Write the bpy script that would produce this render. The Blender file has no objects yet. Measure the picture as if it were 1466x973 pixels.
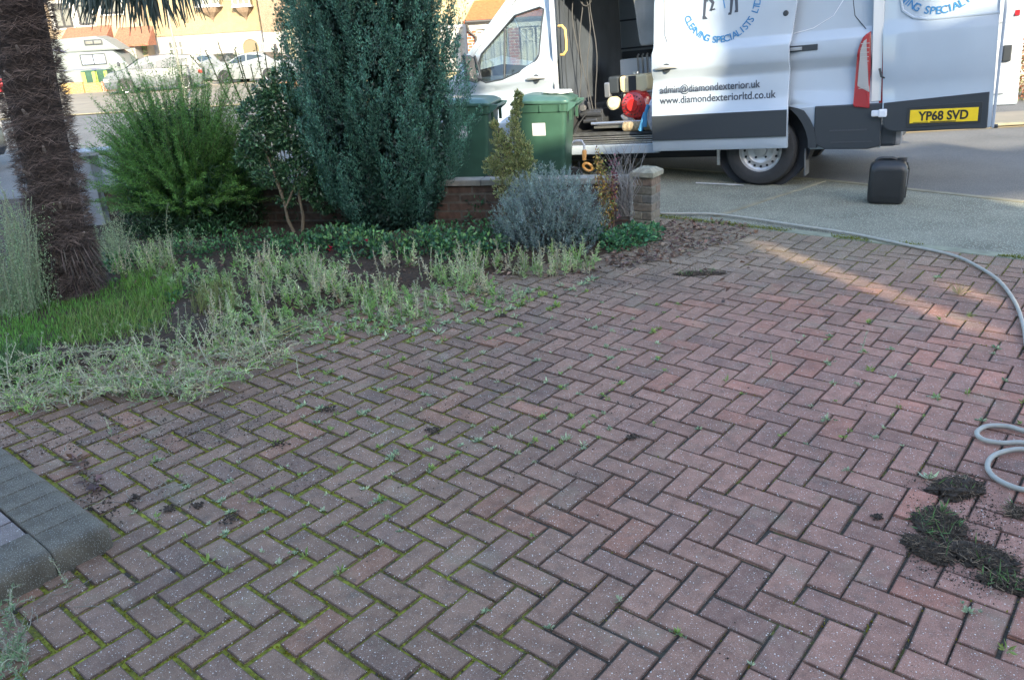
import bpy, bmesh, math, random
import numpy as np
from mathutils import Vector, Matrix
from math import sin, cos, pi, radians

S = bpy.context.scene
COL = S.collection
random.seed(7)
rng = np.random.default_rng(11)

# ------------------------------------------------------------------ camera
FPX = 1134.0
CH = 1.67
RW = np.array([[0.9980272077880814, -0.023389182664880992, -0.05826352760513946],
               [-0.06278289985916566, -0.3718057101510067, -0.9261850902408113],
               [0.0, 0.9280158727270641, -0.3725406554547108]])
cam = bpy.data.cameras.new('camera')
camo = bpy.data.objects.new('camera', cam)
COL.objects.link(camo)
cam.sensor_width = 36.0
cam.lens = FPX / 1466.0 * 36.0
cam.clip_start = 0.05
cam.clip_end = 2000
m = Matrix([[RW[0][0], -RW[1][0], -RW[2][0], 0], [RW[0][1], -RW[1][1], -RW[2][1], 0],
            [RW[0][2], -RW[1][2], -RW[2][2], CH], [0, 0, 0, 1]])
camo.matrix_world = m
S.camera = camo
S.render.resolution_x, S.render.resolution_y = 1024, 679

# ------------------------------------------------------------------ light
SUN_EL = radians(22.0)
SDIR = np.array([-0.3, 0.954])            # the way the light travels over the ground
SDIR = SDIR / np.linalg.norm(SDIR)
w = bpy.data.worlds.new('World')
S.world = w
w.use_nodes = True
nt = w.node_tree
nt.nodes.clear()
wo = nt.nodes.new('ShaderNodeOutputWorld')
bg = nt.nodes.new('ShaderNodeBackground')
sky = nt.nodes.new('ShaderNodeTexSky')
sky.sky_type = 'NISHITA'
sky.sun_disc = False
sky.sun_elevation = SUN_EL
sun_az = math.atan2(-SDIR[0], -SDIR[1])    # from +Y, clockwise
sky.sun_rotation = sun_az
sky.air_density = 1.0
sky.dust_density = 1.5
sky.ozone_density = 1.2
bg.inputs['Strength'].default_value = 0.15
nt.links.new(sky.outputs[0], bg.inputs[0])
nt.links.new(bg.outputs[0], wo.inputs[0])
sl = bpy.data.lights.new('sun', 'SUN')
sl.energy = 2.6
sl.angle = radians(0.6)
sl.color = (1.0, 0.86, 0.62)
so = bpy.data.objects.new('sun', sl)
COL.objects.link(so)
ld = Vector((SDIR[0] * cos(SUN_EL), SDIR[1] * cos(SUN_EL), -sin(SUN_EL)))
so.rotation_euler = ld.to_track_quat('-Z', 'Y').to_euler()
S.view_settings.view_transform = 'Standard'
S.view_settings.look = 'None'
S.view_settings.gamma = 1.0
S.view_settings.exposure = 2.4
S.view_settings.use_curve_mapping = False

# ------------------------------------------------------------------ picture helpers
def ray(x, y):
    return RW.T @ np.array([(x - 733) / FPX, (y - 486.5) / FPX, 1.0])

def gnd(x, y, z=0.0):
    d = ray(x, y)
    t = (z - CH) / d[2]
    return (d[0] * t, d[1] * t)

def at(x, y, Y):
    d = ray(x, y)
    t = Y / d[1]
    return (d[0] * t, Y, CH + d[2] * t)

def gz(y):
    t = min(max((y - 12.5) / 9.0, 0), 1)
    return -0.5 * t * t * (3 - 2 * t)

# ------------------------------------------------------------------ object helpers
def props(o, label=None, cat=None, group=None, kind=None):
    if label: o['label'] = label
    if cat: o['category'] = cat
    if group: o['group'] = group
    if kind: o['kind'] = kind
    return o

def thing(name, label, cat, loc=(0, 0, 0), rz=0, group=None):
    o = bpy.data.objects.new(name, None)
    o.empty_display_size = 0.1
    COL.objects.link(o)
    o.location = loc
    o.rotation_euler = (0, 0, rz)
    return props(o, label, cat, group)

def copy_tree(o, parent=None):
    c = o.copy()
    COL.objects.link(c)
    c.parent = parent
    for ch in list(o.children):
        copy_tree(ch, c)
    return c

class MB:
    """collects faces, builds one mesh object"""
    def __init__(s):
        s.v = []; s.f = []; s.c = []; s.mi = []
        s.cur = 0
    def add(s, vs, fs, col=None):
        b = len(s.v)
        s.v.extend([tuple(p) for p in vs])
        for f in fs:
            s.f.append(tuple(b + i for i in f)); s.c.append(col); s.mi.append(s.cur)
    def box(s, c, d, rz=0, col=None, M=None):
        x, y, z = d[0] / 2, d[1] / 2, d[2] / 2
        vs = [(-x, -y, -z), (x, -y, -z), (x, y, -z), (-x, y, -z), (-x, -y, z), (x, -y, z), (x, y, z), (-x, y, z)]
        ca, sa = cos(rz), sin(rz)
        vs = [(c[0] + a * ca - b * sa, c[1] + a * sa + b * ca, c[2] + e) for a, b, e in vs]
        if M: vs = [tuple(M @ Vector(p)) for p in vs]
        s.add(vs, [(0, 3, 2, 1), (4, 5, 6, 7), (0, 1, 5, 4), (1, 2, 6, 5), (2, 3, 7, 6), (3, 0, 4, 7)], col)
    def tube(s, pts, r, n=8, col=None, cap=True):
        pts = [Vector(p) for p in pts]
        rs = r if isinstance(r, (list, tuple)) else [r] * len(pts)
        b = len(s.v); ref = None
        for i, p in enumerate(pts):
            t = (pts[min(i + 1, len(pts) - 1)] - pts[max(i - 1, 0)])
            if t.length < 1e-9: t = Vector((0, 0, 1))
            t.normalize()
            if ref is None:
                ref = Vector((0, 0, 1)) if abs(t.z) < .9 else Vector((1, 0, 0))
            u = (ref - t * ref.dot(t)).normalized(); v = t.cross(u); ref = u
            for k in range(n):
                a = 2 * pi * k / n
                s.v.append(tuple(p + u * (rs[i] * cos(a)) + v * (rs[i] * sin(a))))
        for i in range(len(pts) - 1):
            for k in range(n):
                s.f.append((b + i * n + k, b + i * n + (k + 1) % n, b + (i + 1) * n + (k + 1) % n, b + (i + 1) * n + k))
                s.c.append(col); s.mi.append(s.cur)
        if cap:
            s.f.append(tuple(b + k for k in range(n))[::-1]); s.c.append(col); s.mi.append(s.cur)
            e = b + (len(pts) - 1) * n
            s.f.append(tuple(e + k for k in range(n))); s.c.append(col); s.mi.append(s.cur)
    def lathe(s, c, prof, n=24, axis='Z', col=None):
        """prof: (radius, height)"""
        b = len(s.v)
        for r, h in prof:
            for k in range(n):
                a = 2 * pi * k / n
                p = (r * cos(a), r * sin(a), h)
                if axis == 'Y': p = (p[0], p[2], p[1])
                if axis == 'X': p = (p[2], p[0], p[1])
                s.v.append((c[0] + p[0], c[1] + p[1], c[2] + p[2]))
        for i in range(len(prof) - 1):
            for k in range(n):
                s.f.append((b + i * n + k, b + i * n + (k + 1) % n, b + (i + 1) * n + (k + 1) % n, b + (i + 1) * n + k))
                s.c.append(col); s.mi.append(s.cur)
    def prism(s, poly, h0, h1, fn):
        """poly 2D, fn(a,b,h)->xyz"""
        n = len(poly)
        vs = [fn(a, b, h0) for a, b in poly] + [fn(a, b, h1) for a, b in poly]
        fs = [tuple(range(n))[::-1], tuple(range(n, 2 * n))] + [(i, (i + 1) % n, n + (i + 1) % n, n + i) for i in range(n)]
        s.add(vs, fs)
    def leaves(s, P, D, L, Wd, col, N=None, bend=0.0):
        """kite-shaped leaves: bases P, directions D, lengths, widths, colours"""
        P = np.asarray(P, float); D = np.asarray(D, float)
        n = len(P)
        if n == 0: return
        D = D / (np.linalg.norm(D, axis=1, keepdims=True) + 1e-9)
        R = rng.normal(size=(n, 3)) if N is None else N
        Sx = np.cross(D, R); Sx /= (np.linalg.norm(Sx, axis=1, keepdims=True) + 1e-9)
        L = np.broadcast_to(L, (n,))[:, None]; Wd = np.broadcast_to(Wd, (n,))[:, None]
        mid = P + D * L * .5; up = np.cross(Sx, D) * L * bend
        V = np.stack([P, mid + Sx * Wd / 2 + up, P + D * L, mid - Sx * Wd / 2 + up], 1).reshape(-1, 3)
        b = len(s.v)
        s.v.extend(map(tuple, V.tolist()))
        s.f.extend([(b + 4 * i, b + 4 * i + 1, b + 4 * i + 2, b + 4 * i + 3) for i in range(n)])
        col = np.broadcast_to(np.asarray(col, float), (n, 3))
        s.c.extend(map(tuple, col.tolist())); s.mi.extend([s.cur] * n)
    def build(s, name, mat, parent=None, smooth=False, bevel=0, kind=None, recalc=True, seg=2, angle=40):
        me = bpy.data.meshes.new(name)
        me.from_pydata(s.v, [], s.f)
        mats = mat if isinstance(mat, (list, tuple)) else [mat]
        for k in mats: me.materials.append(k)
        if any(c is not None for c in s.c):
            at_ = me.attributes.new('Col', 'FLOAT_COLOR', 'FACE')
            arr = np.ones((len(s.f), 4), np.float32)
            arr[:, :3] = [c if c is not None else (.5, .5, .5) for c in s.c]
            at_.data.foreach_set('color', arr.ravel())
        if len(mats) > 1:
            me.polygons.foreach_set('material_index', s.mi)
        if recalc and len(s.f) < 20000:
            bm = bmesh.new(); bm.from_mesh(me)
            bmesh.ops.recalc_face_normals(bm, faces=bm.faces)
            if bevel:
                es = [e for e in bm.edges if len(e.link_faces) == 2 and e.calc_face_angle(0) > radians(angle)]
                bmesh.ops.bevel(bm, geom=es, offset=bevel, segments=seg, affect='EDGES', profile=.6)
            bm.to_mesh(me); bm.free()
        if smooth:
            me.polygons.foreach_set('use_smooth', [True] * len(me.polygons))
            try: me.set_sharp_from_angle(angle=radians(38))
            except Exception: pass
        o = bpy.data.objects.new(name, me)
        COL.objects.link(o)
        if parent: o.parent = parent
        if kind: o['kind'] = kind
        return o

def text_mesh(txt, size, name, mat, parent=None, M=None, align='CENTER', bold=0.0, space=1.0, extrude=0.0008, sx=1.0):
    cu = bpy.data.curves.new(name, 'FONT')
    cu.body = txt; cu.size = size; cu.align_x = align; cu.align_y = 'BOTTOM_BASELINE'
    cu.offset = bold; cu.space_character = space; cu.extrude = extrude; cu.resolution_u = 4
    t = bpy.data.objects.new(name, cu); COL.objects.link(t)
    bpy.context.view_layer.update()
    me = bpy.data.meshes.new_from_object(t.evaluated_get(bpy.context.evaluated_depsgraph_get()))
    bpy.data.objects.remove(t); bpy.data.curves.remove(cu)
    me.name = name
    me.materials.clear(); me.materials.append(mat)
    if sx != 1.0: me.transform(Matrix.Diagonal((sx, 1, 1, 1)))
    if M is not None: me.transform(M)
    o = bpy.data.objects.new(name, me); COL.objects.link(o)
    if parent: o.parent = parent
    return o

# ------------------------------------------------------------------ materials
def mat(name, col=(.5, .5, .5), rough=.6, metal=0.0, coat=0.0, spec=.5, bump=None, var=None, attr=False, trans=0.0,
        alpha=None, emit=None, attr_mix=1.0, speck=None):
    """bump=(scale,strength,dist)  var=(scale, amount)  speck=(scale, threshold, colour)"""
    M = bpy.data.materials.new(name); M.use_nodes = True
    nt = M.node_tree; N = nt.nodes; L = nt.links
    b = N['Principled BSDF']
    b.inputs['Roughness'].default_value = rough
    b.inputs['Metallic'].default_value = metal
    b.inputs['Coat Weight'].default_value = coat
    b.inputs['Coat Roughness'].default_value = .06
    b.inputs['Specular IOR Level'].default_value = spec
    tc = N.new('ShaderNodeTexCoord')
    rgb = N.new('ShaderNodeRGB'); rgb.outputs[0].default_value = (*col, 1)
    c = rgb.outputs[0]
    if attr:
        a = N.new('ShaderNodeAttribute'); a.attribute_name = 'Col'; c = a.outputs['Color']
    if var:
        no = N.new('ShaderNodeTexNoise'); no.inputs['Scale'].default_value = var[0]; no.inputs['Detail'].default_value = 5
        L.new(tc.outputs['Object'], no.inputs['Vector'])
        mr = N.new('ShaderNodeMapRange'); mr.inputs[1].default_value = .25; mr.inputs[2].default_value = .75
        mr.inputs[3].default_value = 1 - var[1]; mr.inputs[4].default_value = 1 + var[1]
        L.new(no.outputs[0], mr.inputs[0])
        mx = N.new('ShaderNodeMix'); mx.data_type = 'RGBA'; mx.blend_type = 'MULTIPLY'; mx.inputs[0].default_value = 1
        L.new(c, mx.inputs[6]); L.new(mr.outputs[0], mx.inputs[7]); c = mx.outputs[2]
    if speck:
        vo = N.new('ShaderNodeTexVoronoi'); vo.inputs['Scale'].default_value = speck[0]
        L.new(tc.outputs['Object'], vo.inputs['Vector'])
        lt = N.new('ShaderNodeMath'); lt.operation = 'LESS_THAN'; lt.inputs[1].default_value = speck[1]
        L.new(vo.outputs['Distance'], lt.inputs[0])
        mx = N.new('ShaderNodeMix'); mx.data_type = 'RGBA'
        L.new(lt.outputs[0], mx.inputs[0]); L.new(c, mx.inputs[6]); mx.inputs[7].default_value = (*speck[2], 1)
        c = mx.outputs[2]
    L.new(c, b.inputs['Base Color'])
    if bump:
        no = N.new('ShaderNodeTexNoise'); no.inputs['Scale'].default_value = bump[0]; no.inputs['Detail'].default_value = 4
        L.new(tc.outputs['Object'], no.inputs['Vector'])
        bp = N.new('ShaderNodeBump'); bp.inputs['Strength'].default_value = bump[1]; bp.inputs['Distance'].default_value = bump[2]
        L.new(no.outputs[0], bp.inputs['Height']); L.new(bp.outputs[0], b.inputs['Normal'])
    if trans:
        tl = N.new('ShaderNodeBsdfTranslucent'); L.new(c, tl.inputs[0])
        ms = N.new('ShaderNodeMixShader'); ms.inputs[0].default_value = trans
        L.new(b.outputs[0], ms.inputs[1]); L.new(tl.outputs[0], ms.inputs[2])
        L.new(ms.outputs[0], N['Material Output'].inputs[0])
    if alpha is not None:
        b.inputs['Alpha'].default_value = alpha
    if emit:
        b.inputs['Emission Color'].default_value = (*emit[0], 1); b.inputs['Emission Strength'].default_value = emit[1]
    return M

def glass_mat(name, tint=(.8, .9, .88), amount=.72):
    """thin pane: mostly see-through, reflecting more at grazing angles"""
    M = bpy.data.materials.new(name); M.use_nodes = True
    nt = M.node_tree; N = nt.nodes; L = nt.links
    N.remove(N['Principled BSDF'])
    tr = N.new('ShaderNodeBsdfTransparent'); tr.inputs[0].default_value = (*tint, 1)
    gl = N.new('ShaderNodeBsdfGlossy'); gl.inputs['Roughness'].default_value = .02
    fr = N.new('ShaderNodeFresnel'); fr.inputs[0].default_value = 1.5
    mt = N.new('ShaderNodeMath'); mt.operation = 'MULTIPLY_ADD'; mt.inputs[1].default_value = amount; mt.inputs[2].default_value = .06
    ms = N.new('ShaderNodeMixShader')
    L.new(fr.outputs[0], mt.inputs[0]); L.new(mt.outputs[0], ms.inputs[0])
    L.new(tr.outputs[0], ms.inputs[1]); L.new(gl.outputs[0], ms.inputs[2])
    L.new(ms.outputs[0], N['Material Output'].inputs[0])
    return M

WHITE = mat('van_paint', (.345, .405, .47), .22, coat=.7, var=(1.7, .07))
BLACKP = mat('black_plastic', (.03, .037, .045), .45, bump=(300, .15, .0006))
RUBBER = mat('rubber', (.022, .023, .025), .75, var=(30, .2), bump=(90, .3, .001))
STEEL = mat('steel', (.42, .43, .45), .35, metal=.8)
ALU = mat('aluminium', (.6, .6, .6), .3, metal=.9, var=(40, .15))
DARK = mat('dark_void', (.02, .022, .026), .8)
LINING = mat('cargo_lining', (.05, .062, .08), .8, var=(3, .35), bump=(8, .4, .02))
GLASS = glass_mat('glass')
DGLASS = mat('dark_glass', (.03, .04, .045), .06, spec=.8)
REDL = mat('red_lens', (.30, .012, .018), .12, coat=1, spec=.6, bump=(120, .3, .002))
CLEARL = mat('clear_lens', (.34, .34, .34), .15, coat=1, bump=(150, .5, .003))
YPL = mat('plate_yellow', (.78, .55, .02), .35, var=(20, .05))
INK = mat('black_ink', (.015, .017, .02), .4)
INKG = mat('dark_ink', (.045, .055, .075), .4)
BLUEINK = mat('blue_ink', (.03, .17, .38), .4)
TEAL = mat('teal_print', (.35, .62, .66), .4)
YEL = mat('yellow_plastic', (.75, .42, .03), .35)
REDP = mat('red_paint', (.42, .02, .02), .3, coat=.5)
CREAM = mat('cream_tank', (.62, .52, .33), .35, coat=.3)
PAPER = mat('paper', (.46, .47, .50), .6)
GREYINK = mat('faint_ink', (.35, .35, .4), .6)
BINGREEN = mat('bin_green', (.030, .078, .056), .38, var=(5, .25), bump=(160, .12, .0008))
BINLID = mat('bin_lid', (.05, .115, .098), .33, var=(6, .3), bump=(160, .12, .0008))
BARK = mat('bark', (.12, .09, .07), .9, var=(25, .35), bump=(60, .8, .004))
STEMM = mat('stem', (.16, .15, .10), .85, attr=True)
LEAF = mat('leaf', rough=.5, attr=True, trans=.22)
LEAFG = mat('leaf_gloss', rough=.28, attr=True, trans=.12)
FIBRE = mat('fibre', rough=.9, attr=True, spec=.2)
SOILM = mat('soil', (.040, .024, .013), .95, var=(40, .6), bump=(60, 1.0, .012), speck=(160, .18, (.09, .07, .05)))
# ================================================================== GROUND
LA = np.array([0.75538, -0.65529]); LB = np.array([0.65529, 0.75538]); LO = np.array([-0.25845, 2.10928]); UN = 0.104

def lat(u, v):
    p = LO + LA * (u * UN) + LB * (v * UN)
    return p[0], p[1]

def sstep(a, b, x):
    t = np.clip((x - a) / (b - a), 0, 1)
    return t * t * (3 - 2 * t)

def vnoise(x, y, sc=1.0, seed=0):
    """cheap smooth value noise"""
    x = np.asarray(x) * sc; y = np.asarray(y) * sc
    xi = np.floor(x).astype(int); yi = np.floor(y).astype(int)
    fx = x - xi; fy = y - yi
    fx = fx * fx * (3 - 2 * fx); fy = fy * fy * (3 - 2 * fy)
    def h(a, b):
        n = (a * 374761393 + b * 668265263 + seed * 1442695041) & 0x7fffffff
        n = ((n ^ (n >> 13)) * 1274126177) & 0x7fffffff
        return ((n ^ (n >> 16)) & 0xffff) / 65535.0
    return (h(xi, yi) * (1 - fx) + h(xi + 1, yi) * fx) * (1 - fy) + (h(xi, yi + 1) * (1 - fx) + h(xi + 1, yi + 1) * fx) * fy

def mossf(x, y):
    m = np.maximum(sstep(.45, -.5, x) * .75, sstep(4.0, 4.9, y) * (.35 + .6 * sstep(1.3, 2.4, x)))
    m = np.maximum(m, .24)
    m = np.maximum(m, .6 * sstep(1.6, 1.9, x) * sstep(2.6, 1.4, y))
    n = vnoise(x, y, 2.3, 3) * .6 + vnoise(x, y, 9, 4) * .4
    return np.clip(m * (.45 + 1.1 * n), 0, 1)

# asphalt of the road: one large sheet
AGG = mat('asphalt', (.105, .105, .10), .9, var=(1.2, .22), bump=(220, .9, .004), speck=(95, .28, (.21, .20, .18)))
FOOT = mat('footway_asphalt', (.165, .165, .125), .9, var=(2.2, .3), bump=(160, .9, .005), speck=(70, .30, (.38, .38, .30)))
CONC = mat('concrete', (.20, .21, .15), .85, var=(9, .3), bump=(90, .5, .003))
KERBM = mat('kerb_stone', (.20, .185, .13), .85, var=(6, .25), bump=(70, .4, .003))
xs = np.concatenate([[-400, -150, -60], np.linspace(-40, 40, 21), [60, 150, 400]])
ys = np.concatenate([[-300, -60, -20, 0, 6, 12.5], np.linspace(13.5, 21.5, 9), [26, 40, 60, 120, 800]])
mb = MB()
V = [(x, y, gz(y)) for y in ys for x in xs]
nx = len(xs)
mb.add(V, [(j * nx + i, j * nx + i + 1, (j + 1) * nx + i + 1, (j + 1) * nx + i) for j in range(len(ys) - 1) for i in range(nx - 1)])
mb.build('road', AGG, kind='structure', smooth=True)

def sheet(name, poly, z, m, kind='structure', thick=0.0):
    mb = MB()
    n = len(poly)
    vs = [(p[0], p[1], z + gz(p[1])) for p in poly]
    if thick:
        vs += [(p[0], p[1], z - thick + gz(p[1])) for p in poly]
        mb.add(vs, [tuple(range(n)), tuple(range(n, 2 * n))[::-1]] + [(i, (i + 1) % n, n + (i + 1) % n, n + i) for i in range(n)])
    else:
        mb.add(vs, [tuple(range(n))])
    return mb.build(name, m, kind=kind)

def P2(p, d, t): return (p[0] + d[0] * t, p[1] + d[1] * t)
EV = 44.0                                       # far edge of the block paving, in blocks
E0 = lat(-72, EV); E1 = lat(45, EV)
K1, K2 = (3.25, 7.91), (4.39, 6.54)
kd = np.array([K2[0] - K1[0], K2[1] - K1[1]]); kd /= np.linalg.norm(kd)
KR = P2(K2, kd, 4.5)
KL = P2(K1, (-LA[0], -LA[1]), 5.0)
KL2 = P2(K1, (-LA[0], -LA[1]), 15.0)
sheet('pavement', [E0, E1, P2(E1, LA, 3), KR, K2, K1, KL], .004, FOOT)
# flush kerb between the pavement and the road
def strip(name, pts, wd, z, m, thick=.0):
    mb = MB()
    for a, b in zip(pts[:-1], pts[1:]):
        d = np.array([b[0] - a[0], b[1] - a[1]]); ln = np.linalg.norm(d); d /= ln
        nrm = np.array([-d[1], d[0]]) * wd / 2
        ns = max(1, int(ln / .9))
        for k in range(ns):
            s0 = ln * k / ns + .004; s1 = ln * (k + 1) / ns - .004
            q = [P2(a, d, s0), P2(a, d, s1)]
            c = [(q[0][0] - nrm[0], q[0][1] - nrm[1]), (q[1][0] - nrm[0], q[1][1] - nrm[1]),
                 (q[1][0] + nrm[0], q[1][1] + nrm[1]), (q[0][0] + nrm[0], q[0][1] + nrm[1])]
            vs = [(x, y, z + gz(y)) for x, y in c] + [(x, y, z - .03 + gz(y)) for x, y in c]
            mb.add(vs, [(0, 1, 2, 3), (0, 4, 5, 1), (1, 5, 6, 2), (2, 6, 7, 3), (3, 7, 4, 0)])
    return mb.build(name, m, kind='structure', bevel=.003, seg=1)
strip('kerb', [KL, K1, K2, KR], .075, .012, KERBM)
strip('kerb', [gnd(1024, 311), (3.25, 7.91)], .05, .013, KERBM)
# pale edging course between paving and pavement
strip('edging_strip', [lat(-30, EV + .62), lat(45, EV + .62)], .11, .010, CONC)
# white dash painted by the wheel
PAINT = mat('road_paint', (.55, .55, .52), .7, var=(30, .3))
sheet('road_marking', [gnd(996, 262.5), gnd(1050, 265), gnd(1064, 266.4), gnd(1066, 267.4), gnd(996, 264.2)], .012, PAINT)
# far side of the road
FARP = mat('far_pavement', (.20, .175, .13), .9, var=(1.5, .2), bump=(60, .5, .004))
fk0, fk1 = gnd(1466, 181), gnd(1300, 190)
fd = np.array([fk1[0] - fk0[0], fk1[1] - fk0[1]]); fd /= np.linalg.norm(fd)
q0 = P2(fk0, fd, -8); q1 = P2(fk0, fd, 9)
sheet('far_pavement', [q0, P2(q0, (.66, .75), 30), P2(q1, (.66, .75), 8), q1], .06, FARP, thick=.1)
strip('far_kerb', [q0, q1], .12, .065, KERBM)
sheet('far_pavement', [(-60, 29), (-5, 29), (-5, 42.5), (-60, 42.5)], .05, FARP, thick=.12)
strip('far_kerb', [(-45, 28.9), (-5, 28.9)], .15, .06, KERBM)
sheet('driveway', [(-60, 43), (25, 43), (25, 60), (-60, 60)], .03, mat('driveway_concrete', (.33, .29, .22), .9, var=(.8, .2)), thick=.1)

# ------------------------------------------------------------------ block paving
def brick_material():
    M = bpy.data.materials.new('paver'); M.use_nodes = True
    N = M.node_tree.nodes; L = M.node_tree.links; b = N['Principled BSDF']
    b.inputs['Roughness'].default_value = .82; b.inputs['Specular IOR Level'].default_value = .35
    tc = N.new('ShaderNodeTexCoord'); a = N.new('ShaderNodeAttribute'); a.attribute_name = 'Col'
    def noise(sc, det=4, rough=.6):
        n = N.new('ShaderNodeTexNoise'); n.inputs['Scale'].default_value = sc; n.inputs['Detail'].default_value = det
        n.inputs['Roughness'].default_value = rough; L.new(tc.outputs['Object'], n.inputs['Vector']); return n.outputs[0]
    def ramp(f, a0, a1, b0, b1):
        r = N.new('ShaderNodeMapRange'); r.inputs[1].default_value = a0; r.inputs[2].default_value = a1
        r.inputs[3].default_value = b0; r.inputs[4].default_value = b1; L.new(f, r.inputs[0]); return r.outputs[0]
    def mix(f, c0, c1, bt='MIX'):
        x = N.new('ShaderNodeMix'); x.data_type = 'RGBA'; x.blend_type = bt
        if isinstance(f, float): x.inputs[0].default_value = f
        else: L.new(f, x.inputs[0])
        for k, c in ((6, c0), (7, c1)):
            if isinstance(c, tuple): x.inputs[k].default_value = (*c, 1)
            else: L.new(c, x.inputs[k])
        return x.outputs[2]
    c = mix(1.0, a.outputs['Color'], ramp(noise(14, 6, .7), .3, .7, .72, 1.25), 'MULTIPLY')
    c = mix(1.0, c, ramp(noise(420, 2), .3, .7, .62, 1.35), 'MULTIPLY')
    # dark grime, patches of pale algae
    c = mix(ramp(noise(6.5, 6, .75), .56, .70, 0, .55), c, (.085, .078, .064))
    c = mix(ramp(noise(1.1, 4, .65), .50, .68, 0, .38), c, (.060, .050, .042))
    c = mix(ramp(noise(38, 4, .7), .60, .72, 0, .5), c, (.07, .058, .05))
    c = mix(ramp(noise(3.1, 5, .7), .55, .75, 0, .35), c, (.27, .27, .18))
    # pale aggregate showing in the face: small and rarer large grains
    for sc, th, am in ((310, .22, .6), (125, .17, .9)):
        vo = N.new('ShaderNodeTexVoronoi'); vo.inputs['Scale'].default_value = sc; L.new(tc.outputs['Object'], vo.inputs['Vector'])
        sep = N.new('ShaderNodeSeparateColor'); L.new(vo.outputs['Color'], sep.inputs[0])
        g = N.new('ShaderNodeMath'); g.operation = 'LESS_THAN'; L.new(vo.outputs['Distance'], g.inputs[0])
        h = N.new('ShaderNodeMath'); h.operation = 'MULTIPLY'; h.inputs[1].default_value = th * 1.6; L.new(sep.outputs[0], h.inputs[0])
        L.new(h.outputs[0], g.inputs[1])
        k = N.new('ShaderNodeMath'); k.operation = 'GREATER_THAN'; k.inputs[1].default_value = .58; L.new(sep.outputs[1], k.inputs[0])
        kk = N.new('ShaderNodeMath'); kk.operation = 'MULTIPLY'; L.new(g.outputs[0], kk.inputs[0]); L.new(k.outputs[0], kk.inputs[1])
        k2 = N.new('ShaderNodeMath'); k2.operation = 'MULTIPLY'; k2.inputs[1].default_value = am; L.new(kk.outputs[0], k2.inputs[0])
        c = mix(k2.outputs[0], c, (.72, .68, .62))
    L.new(c, b.inputs['Base Color'])
    bp = N.new('ShaderNodeBump'); bp.inputs['Strength'].default_value = .55; bp.inputs['Distance'].default_value = .0018
    L.new(noise(240, 5, .7), bp.inputs['Height']); L.new(bp.outputs[0], b.inputs['Normal'])
    return M
PAVER = brick_material()

mb = MB()
edges = []                                       # joint samples for the moss
def add_brick(u0, v0, u1, v1):
    cx, cy = lat((u0 + u1) / 2, (v0 + v1) / 2)
    if not (-5.2 < cx < 5.4 and .35 < cy < 7.6): return
    left = float(sstep(1.2, -1.2, cx))
    g = (.0028 + .0042 * left + random.uniform(-.0006, .001)) / UN
    j = [random.uniform(-.010, .010) for _ in range(4)]
    z = random.gauss(0, .0016)
    tx, ty = random.gauss(0, .010), random.gauss(0, .010)
    jj = [random.gauss(0, .007) for _ in range(8)]
    if random.random() < .14: q_ = random.randrange(4); jj[2 * q_] += (.05 if q_ in (0, 3) else -.05); jj[2 * q_ + 1] += (.04 if q_ < 2 else -.04)
    c = [(u0 + g + j[0] + jj[0], v0 + g + j[1] + jj[1]), (u1 - g + j[2] + jj[2], v0 + g + j[1] + jj[3]), (u1 - g + j[2] + jj[4], v1 - g + j[3] + jj[5]), (u0 + g + j[0] + jj[6], v1 - g + j[3] + jj[7])]
    e = .0045 / UN
    ins = [(c[0][0] + e, c[0][1] + e), (c[1][0] - e, c[1][1] + e), (c[2][0] - e, c[2][1] - e), (c[3][0] + e, c[3][1] - e)]
    e2 = .0015 / UN
    in2 = [(c[0][0] + e2, c[0][1] + e2), (c[1][0] - e2, c[1][1] + e2), (c[2][0] - e2, c[2][1] - e2), (c[3][0] + e2, c[3][1] - e2)]
    um, vm = (u0 + u1) / 2, (v0 + v1) / 2
    V = []
    for ring, zz in ((c, -.03), (c, -.0042), (in2, -.0012), (ins, .0)):
        for a, b in ring:
            x, y = lat(a, b)
            V.append((x, y, .010 + z + zz + (a - um) * UN * tx + (b - vm) * UN * ty))
    F = [(12, 13, 14, 15)]
    for k in range(3):
        for i in range(4):
            F.append((k * 4 + i, k * 4 + (i + 1) % 4, k * 4 + 4 + (i + 1) % 4, k * 4 + 4 + i))
    r = random.random()
    red = float(sstep(-.6, 1.6, cx)) * float(sstep(6.0, 3.0, cy))
    base = np.array([.212, .130, .088]) * (1 - red) + np.array([.320, .162, .118]) * red
    if r < .13: base = base * .72 + np.array([.12, .08, .07]) * .30
    elif r > .90: base = base * np.array([1.14, 1.0, .95])
    far = float(sstep(4.2, 5.8, cy))
    base = base * (1 - .45 * far) + np.array([.20, .185, .125]) * .45 * far
    base = base * random.uniform(.87, 1.13)
    mb.add(V, F, tuple(base))
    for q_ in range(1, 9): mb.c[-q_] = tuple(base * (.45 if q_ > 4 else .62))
    edges.append((cx, cy, u0, v0, u1, v1))
for u in range(-60, 66):
    for v in range(-30, 42):
        k = (u - v) % 4
        if k == 0: add_brick(u, v, u + 2, v + 1)
        elif k == 3: add_brick(u, v, u + 1, min(v + 2, 42))
        if v == -30 and k == 2: add_brick(u, v, u + 1, v + 1)
for u in range(-60, 66): add_brick(u, 42.0, u + 1, 44.0)
paving = mb.build('block_paving', PAVER, kind='structure', recalc=False)

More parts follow.
